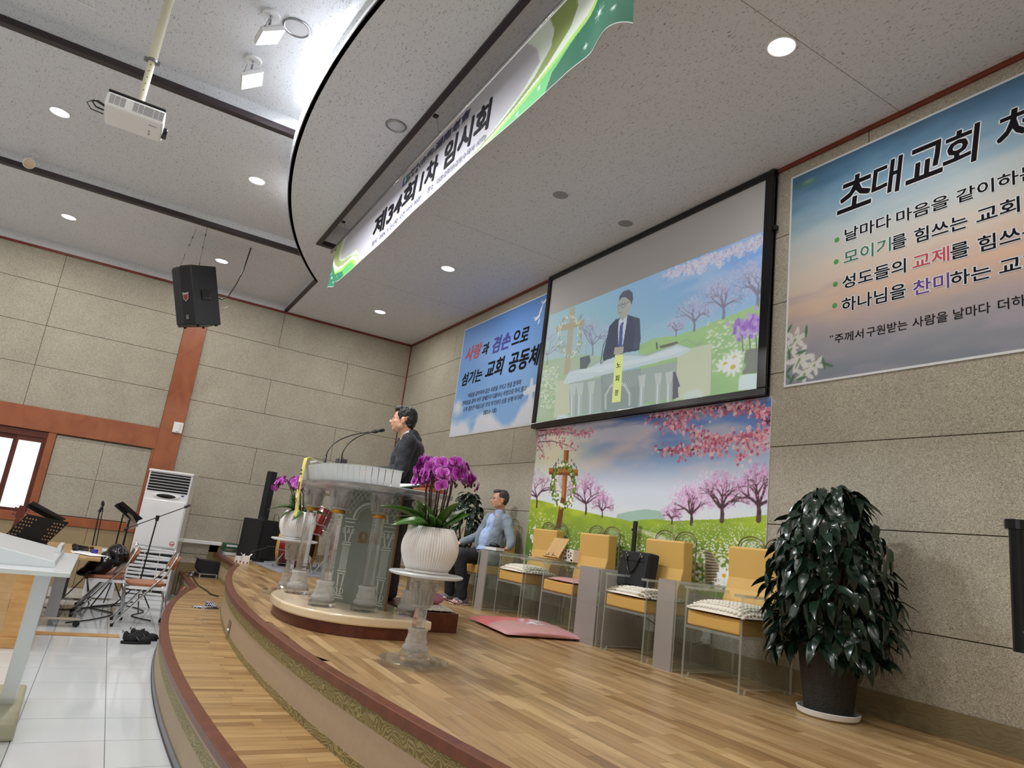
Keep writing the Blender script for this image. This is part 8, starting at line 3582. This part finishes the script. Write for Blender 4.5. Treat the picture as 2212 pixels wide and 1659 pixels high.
b.box(-.14, .14, -.12, .12, .004, .066, T2)
b.build('case', M['black'], t)
b = MB()
for z_ in (.004, .058):
    b.box(-.145, .145, -.125, .125, z_, z_ + .010, T2)
b.box(.135, .148, -.128, -.11, .004, .068, T2)
b.box(.135, .148, .11, .128, .004, .068, T2)
b.build('edge_rail', M['silver'], t)
b = MB()
for k in range(5):
    b.torus((-11.33, 1.30 + .004 * k, ZL + .02 + k * .012), .05 - .004 * k, .007, axis='Z', n=18, k=6)
o = b.build('coiled_wire', M['steel'], smooth=True)
tag(settle(o, (-11.33, 1.30, ZL)), 'coil of silvery wire beside the equipment case on the lower step', 'cable')
for k, (z_, lb) in enumerate(((0, 'bottom'), (.062, 'middle'), (.124, 'topmost'))):
    t = thing('equipment_box', lb + ' of three stacked dark green and silver boxes at the stage corner', 'box', (-11.70, 1.80, ZU + z_), 0, 'stacked boxes at the stage corner')
    b = MB()
    b.box(-11.86, -11.54, 1.70 + .006 * k, 1.92, ZU + z_, ZU + z_ + .058)
    b.build('box', M['green'] if k else M['silver'], t, bevel=.004)
    b = MB()
    b.box(-11.539, -11.536, 1.73, 1.89, ZU + z_ + .015, ZU + z_ + .045)
    b.build('printed_label', M['halo'] if k != 1 else M['steel'], t)
for k, (x_, y_, lb) in enumerate(((-10.42, 1.755, 'left'), (-10.30, 1.83, 'right'))):
    t = thing('carton', lb + ' small white open carton with orange marks at the stage edge corner', 'box', (x_, y_, ZU), 0, 'small white cartons at the stage edge')
    b = MB()
    b.box(x_ - .05, x_ + .05, y_ - .045, y_ + .045, ZU, ZU + .085 + .02 * k)
    b.build('carton_body', M['white'], t)
    for s_ in (-1, 1):
        b = MB()
        b.box(-.045, .045, 0, .045, 0, .002, Matrix.Translation((x_, y_ + s_ * .045, ZU + .085 + .02 * k)) @ Matrix.Rotation(s_ * .9 + (math.pi if s_ < 0 else 0), 4, 'X'))
        b.build('flap', M['white'], t)
        b = MB()
        b.box(x_ + .0505, x_ + .0515, y_ - .012 + s_ * .025, y_ + .008 + s_ * .025, ZU + .005, ZU + .03)
        b.build('orange_mark', M['frame_wood'], t)
# carpet
b = MB()
b.prism([(-11.0, 2.02), (-10.55, 2.02), (-9.9, 2.04), (-9.38, 2.08), (-9.15, 2.5), (-9.0, 3.7), (-11.6, 3.9), (-11.7, 2.5)], ZU, ZU + .008)
tag(settle(b.build('carpet', M['carpet']), (-10.3, 2.9, ZU)), 'grey carpet mat under the red drum kit', 'carpet')


def drum(b_parent, c, axis, R_, L_, name='shell'):
    ax_ = Vector(axis).normalized()
    c = Vector(c)
    b = MB()
    b.cyl(c - ax_ * L_ / 2, c + ax_ * L_ / 2, R_, n=36)
    b.build(name, M['redw'], b_parent, smooth=False)
    rot = ax_.to_track_quat('Z', 'Y').to_matrix()
    for s_ in (-1, 1):
        b = MB()
        b.torus(c + ax_ * s_ * L_ / 2, R_ + .006, .010, rot=rot, n=36, k=6)
        b.build('rim', M['chrome'], b_parent, smooth=True)
        b = MB()
        b.cyl(c + ax_ * s_ * (L_ / 2 + .001), c + ax_ * s_ * (L_ / 2 + .004), R_ - .004, n=36)
        b.build('drum_head', M['halo'], b_parent)
    u = rot @ Vector((1, 0, 0))
    v = rot @ Vector((0, 1, 0))
    for k in range(6):
        a = k * math.pi / 3
        r_ = u * math.cos(a) + v * math.sin(a)
        b = MB()
        b.cyl(c + r_ * (R_ + .012) - ax_ * L_ * .42, c + r_ * (R_ + .012) + ax_ * L_ * .42, .005, n=6)
        b.ell(c + r_ * (R_ + .010), (.016,) * 3, None, 8, 6)
        b.build('lug', M['chrome'], b_parent)


t = thing('drum_kit', 'red drum kit with wood hooped bass drum and chrome stands on the grey carpet', 'drum kit', (-10.2, 2.7, ZU))
ax_ = Vector((.50, .86, 0)).normalized()        # from the front head backwards
c0 = Vector((-10.50, 2.34, ZU + .30))
rot = ax_.to_track_quat('Z', 'Y').to_matrix()
b = MB()
n = 48
ri, ro = .268, .290
for (a0, a1, mt_, nm, rin) in ((0, .045, 'hoop', 'wooden_hoop', .262), (.05, .40, 'redw', 'bass_shell', .262), (.405, .445, 'hoop', 'wooden_hoop', .262)):
    b = MB()
    u = rot @ Vector((1, 0, 0))
    v = rot @ Vector((0, 1, 0))
    rings = []
    ro_ = .292 if nm == 'wooden_hoop' else .280
    for (r_, d_) in ((ro_, a0), (ro_, a1), (rin, a1), (rin, a0)):
        rings.append([b.bm.verts.new(c0 + ax_ * d_ + (u * math.cos(2 * math.pi * k / n) + v * math.sin(2 * math.pi * k / n)) * r_) for k in range(n)])
    for q in range(4):
        for k in range(n):
            b.bm.faces.new((rings[q][k], rings[q][(k + 1) % n], rings[(q + 1) % 4][(k + 1) % n], rings[(q + 1) % 4][k]))
    b.build(nm, M[mt_], t)
b = MB()
b.cyl(c0 + ax_ * .38, c0 + ax_ * .385, .262, n=36)
b.build('batter_head', M['blackm'], t)
b = MB()
b.ell(c0 + ax_ * .30 + Vector((0, 0, -.16)), (.10, .16, .08), None, 16, 10)
b.build('damping_pillow', M['ivory'], t, smooth=True)
for k in range(8):
    a = k * math.pi / 4 + .2
    r_ = u * math.cos(a) + v * math.sin(a)
    b = MB()
    b.cyl(c0 + r_ * .300 + ax_ * .0, c0 + r_ * .296 + ax_ * .16, .004, n=6)
    b.box(-.012, .012, -.012, .012, -.02, .02, Matrix.Translation(c0 + r_ * .292 + ax_ * .17))
    b.build('tension_rod', M['chrome'], t)
for s_ in (-1, 1):
    b = MB()
    p = c0 + ax_ * .12 + u * 0
    side = Vector((ax_.y, -ax_.x, 0)) * s_
    b.cyl(p + side * .27 + Vector((0, 0, -.10)), p + side * .38 + Vector((0, 0, -.285)) - ax_ * .08, .009, n=8)
    b.cyl(p + side * .38 + Vector((0, 0, -.295)) - ax_ * .08, p + side * .385 + Vector((0, 0, -.27)) - ax_ * .08, .018, n=8)
    b.build('spur', M['chrome'], t)
drum(t, (-10.15, 2.50, ZU + .74), (.2, .3, 1), .15, .22, 'tom_shell')
drum(t, (-9.85, 2.62, ZU + .76), (-.1, .3, 1), .16, .24, 'tom_shell')
drum(t, (-9.72, 3.02, ZU + .38), (0, 0, 1), .20, .38, 'floor_tom_shell')
drum(t, (-9.55, 2.45, ZU + .60), (0, .1, 1), .17, .13, 'snare_shell')
for (x_, y_, h_) in ((-9.55, 2.45, .52), (-9.50, 2.80, 1.05), (-10.6, 2.85, 1.1)):
    b = MB()
    b.cyl((x_, y_, ZU + .10), (x_, y_, ZU + h_), .011, n=10)
    for k in range(3):
        a = .4 + k * 2.094
        b.tube([(x_, y_, ZU + .36), (x_ + .2 * math.cos(a), y_ + .2 * math.sin(a), ZU + .03)], .007, 6)
        b.tube([(x_, y_, ZU + .12), (x_ + .12 * math.cos(a), y_ + .12 * math.sin(a), ZU + .17)], .005, 6)
        b.cyl((x_ + .2 * math.cos(a), y_ + .2 * math.sin(a), ZU + .01), (x_ + .2 * math.cos(a), y_ + .2 * math.sin(a), ZU + .05), .015, n=8)
    b.build('tripod_stand', M['chrome'], t)
for (x_, y_, h_) in ((-9.50, 2.80, 1.06), (-10.6, 2.85, 1.11)):
    b = MB()
    b.lathe([(.02, .02), (.05, .012), (.19, 0), (.19, -.002), (.05, .008), (.005, .01)], (x_, y_, ZU + h_), 32)
    b.build('cymbal', M['gold'], t, smooth=True)
t = thing('drum_microphone', 'short microphone stand with black microphone pointing at the bass drum', 'microphone stand', (-10.72, 2.02, ZU))
b = MB()
b.cyl((-10.80, 2.10, ZU + .008), (-10.80, 2.10, ZU + .025), .085, n=24)
b.cyl((-10.80, 2.10, ZU + .02), (-10.80, 2.12, ZU + .20), .008, n=8)
b.cyl((-10.80, 1.98, ZU + .14), (-10.78, 2.22, ZU + .235), .006, n=8)
b.build('stand', M['black'], t)
b = MB()
b.cyl((-10.78, 2.18, ZU + .235), (-10.76, 2.27, ZU + .235), .018, n=14)
b.ell((-10.755, 2.28, ZU + .235), (.026, .026, .026), None, 14, 8)
b.build('microphone', M['blackm'], t, smooth=True)

# ---- guitar head in front of the window
t = thing('guitar', 'acoustic guitar headstock rising behind the perforated music stand', 'guitar', (-11.2, -1.0, Z0))
T_ = Matrix.Translation((-11.2, -.96, -.52)) @ Matrix.Rotation(math.radians(-8), 4, 'X')
b = MB()
b.box(-.008, .008, -.045, .045, .0, .16, T_)
b.build('headstock', M['dark_wood'], t, bevel=.004)
b = MB()
b.box(-.012, .012, -.026, .026, -.42, 0, T_)
b.build('neck', M['dark_wood'], t, bevel=.006)
b = MB()
b.prism([(.20 * math.cos(a) * (1 - .22 * math.exp(-((a % math.pi - .15) * 3) ** 2)), .24 * math.sin(a)) for a in np.linspace(0, 2 * math.pi, 33)[:-1]], -.045, .045, T_ @ Matrix.Translation((0, 0, -.64)) @ Matrix(((0, 0, 1, 0), (1, 0, 0, 0), (0, 1, 0, 0), (0, 0, 0, 1))))
b.build('guitar_body', M['hoop'], t, bevel=.008)
for s_ in (-1, 1):
    for k in range(3):
        b = MB()
        z_ = .03 + k * .045
        b.cyl(T_ @ Vector((0, s_ * .045, z_)), T_ @ Vector((0, s_ * .070, z_)), .004, n=8)
        b.ell(T_ @ Vector((0, s_ * .076, z_)), (.010, .011, .008), None, 10, 6)
        b.build('tuning_peg', M['black'], t)

# ---- wooden pew end
t = thing('pew', 'light oak wooden desk front with raised panel behind the acrylic lectern', 'pew', (-8.0, -.75, Z0))
b = MB()
b.box(-8.34, -7.60, -1.9, -.36, Z0, Z0 + .70)
b.build('panel_body', M['pew'], t, bevel=.006)
b = MB()
b.box(-8.38, -7.56, -1.95, -.34, Z0 + .70, Z0 + .735)
b.build('top_board', M['pew'], t, bevel=.008)
b = MB()
b.box(-8.36, -7.58, -1.92, -.345, Z0, Z0 + .09)
b.build('base_board', M['pew'], t, bevel=.006)
b = MB()
b.box(-8.26, -7.68, -.36, -.348, Z0 + .14, Z0 + .62)
b.build('raised_panel', M['frame_wood'], t, bevel=.008)

# ---- acrylic lectern in the left foreground
FX0, FX1, FY0, FY1, FZ = -5.22, -4.06, -.72, -.075, -.425
t = thing('acrylic_lectern', 'low white acrylic lectern with sloping reading board cut by the left picture edge', 'lectern', (-4.9, -.45, Z0))
b = MB()
b.prism([(-5.90, -.86), (-4.98, -.86), (-4.98, -.16), (-5.90, -.19)], Z0, Z0 + .10)
b.build('marble_base', pbr('green_marble', 'a8a58c', .2, noise=.12, nscale=6), t, bevel=.02, seg=3)
b = MB()
b.sheet(FX0, FX1, FY0, FY1, FZ - .022, FZ)
b.build('top_plate', [M['frostw'], M['edge']], t, bevel=.006)
for (x_, y_) in ((-5.02, -.30), (-5.02, -.75)):
    b = MB()
    b.prism([(x_ - .05, y_ - .05), (x_ + .05, y_ - .05), (x_ + .05, y_ + .05), (x_ - .05, y_ + .05)], 0, .001)
    b.bm.free()
b = MB()
pts_b, pts_t = [(-5.52, -.30), (-5.38, -.30), (-5.38, -.22), (-5.52, -.22)], [(-4.62, -.26), (-4.48, -.26), (-4.48, -.18), (-4.62, -.18)]
b._add([(x_, y_, Z0 + .10) for x_, y_ in pts_b] + [(x_ - .35, y_, FZ - .022) for x_, y_ in pts_t], [(3, 2, 1, 0), (4, 5, 6, 7), (0, 1, 5, 4), (1, 2, 6, 5), (2, 3, 7, 6), (3, 0, 4, 7)])
b.build('slanted_post', M['frostw'], t)
b = MB()
b.box(-5.60, -5.57, -.80, -.40, Z0 + .10, FZ - .022)
b.build('clear_panel', M['clear'], t)
carved_column(None, -5.0, -.56, Z0 + .10, FZ - .022, parent=t, foot_r=.085)
# wedge shaped reading board
b = MB()
x0, x1 = -5.05, -4.25
pr_ = [(-.80, .155), (-.16, .030), (-.155, .0), (-.80, .0)]
R_ = Matrix(((0, 0, 1, 0), (1, 0, 0, 0), (0, 1, 0, FZ + .001), (0, 0, 0, 1)))
b.prism(pr_, x0, x1, R_)
b.build('reading_board', M['frostw'], t, bevel=.003)
b = MB()
b.box(x0 + .02, x1 - .45, -.185, -.165, FZ + .03, FZ + .075)
b.build('book_stop', M['frostw'], t)

# ---- black handset on a stand at the right picture edge
t = thing('microphone_stand', 'black capped handle of a stand cut off by the right picture edge', 'microphone stand', (-.36, 1.0, Z0 + .2))
b = MB()
b.cyl((-.437, 1.0, .098), (-.437, 1.0, -.055), .0085, .0085, 16)
b.cyl((-.437, 1.0, .094), (-.437, 1.0, .106), .013, .013, 18)
b.build('handle', M['blackg'], t, smooth=False)
b = MB()
b.tube([(-.437, 1.0, -.03), (-.38, 1.0, -.04), (-.33, 1.0, -.10), (-.32, 1.0, ZL + .02)], .007, 8)
b.cyl((-.32, 1.0, Z0 + .0), (-.32, 1.0, Z0 + .02), .12, n=28)
b.cyl((-.32, 1.0, Z0 + .0), (-.32, 1.0, -.6), .009, n=10)
b.build('stand', M['black'], t)

# ================================================================ lift everything so that the nave floor is z = 0
bpy.context.view_layer.update()
for o in list(COL.objects):
    if o.parent is None:
        if o is cam:
            mw = cam.matrix_world.copy()
            mw.translation.z += LIFT
            cam.matrix_world = mw
        else:
            o.location.z += LIFT
bpy.context.view_layer.update()
bpy.data.scenes.remove(SCR)
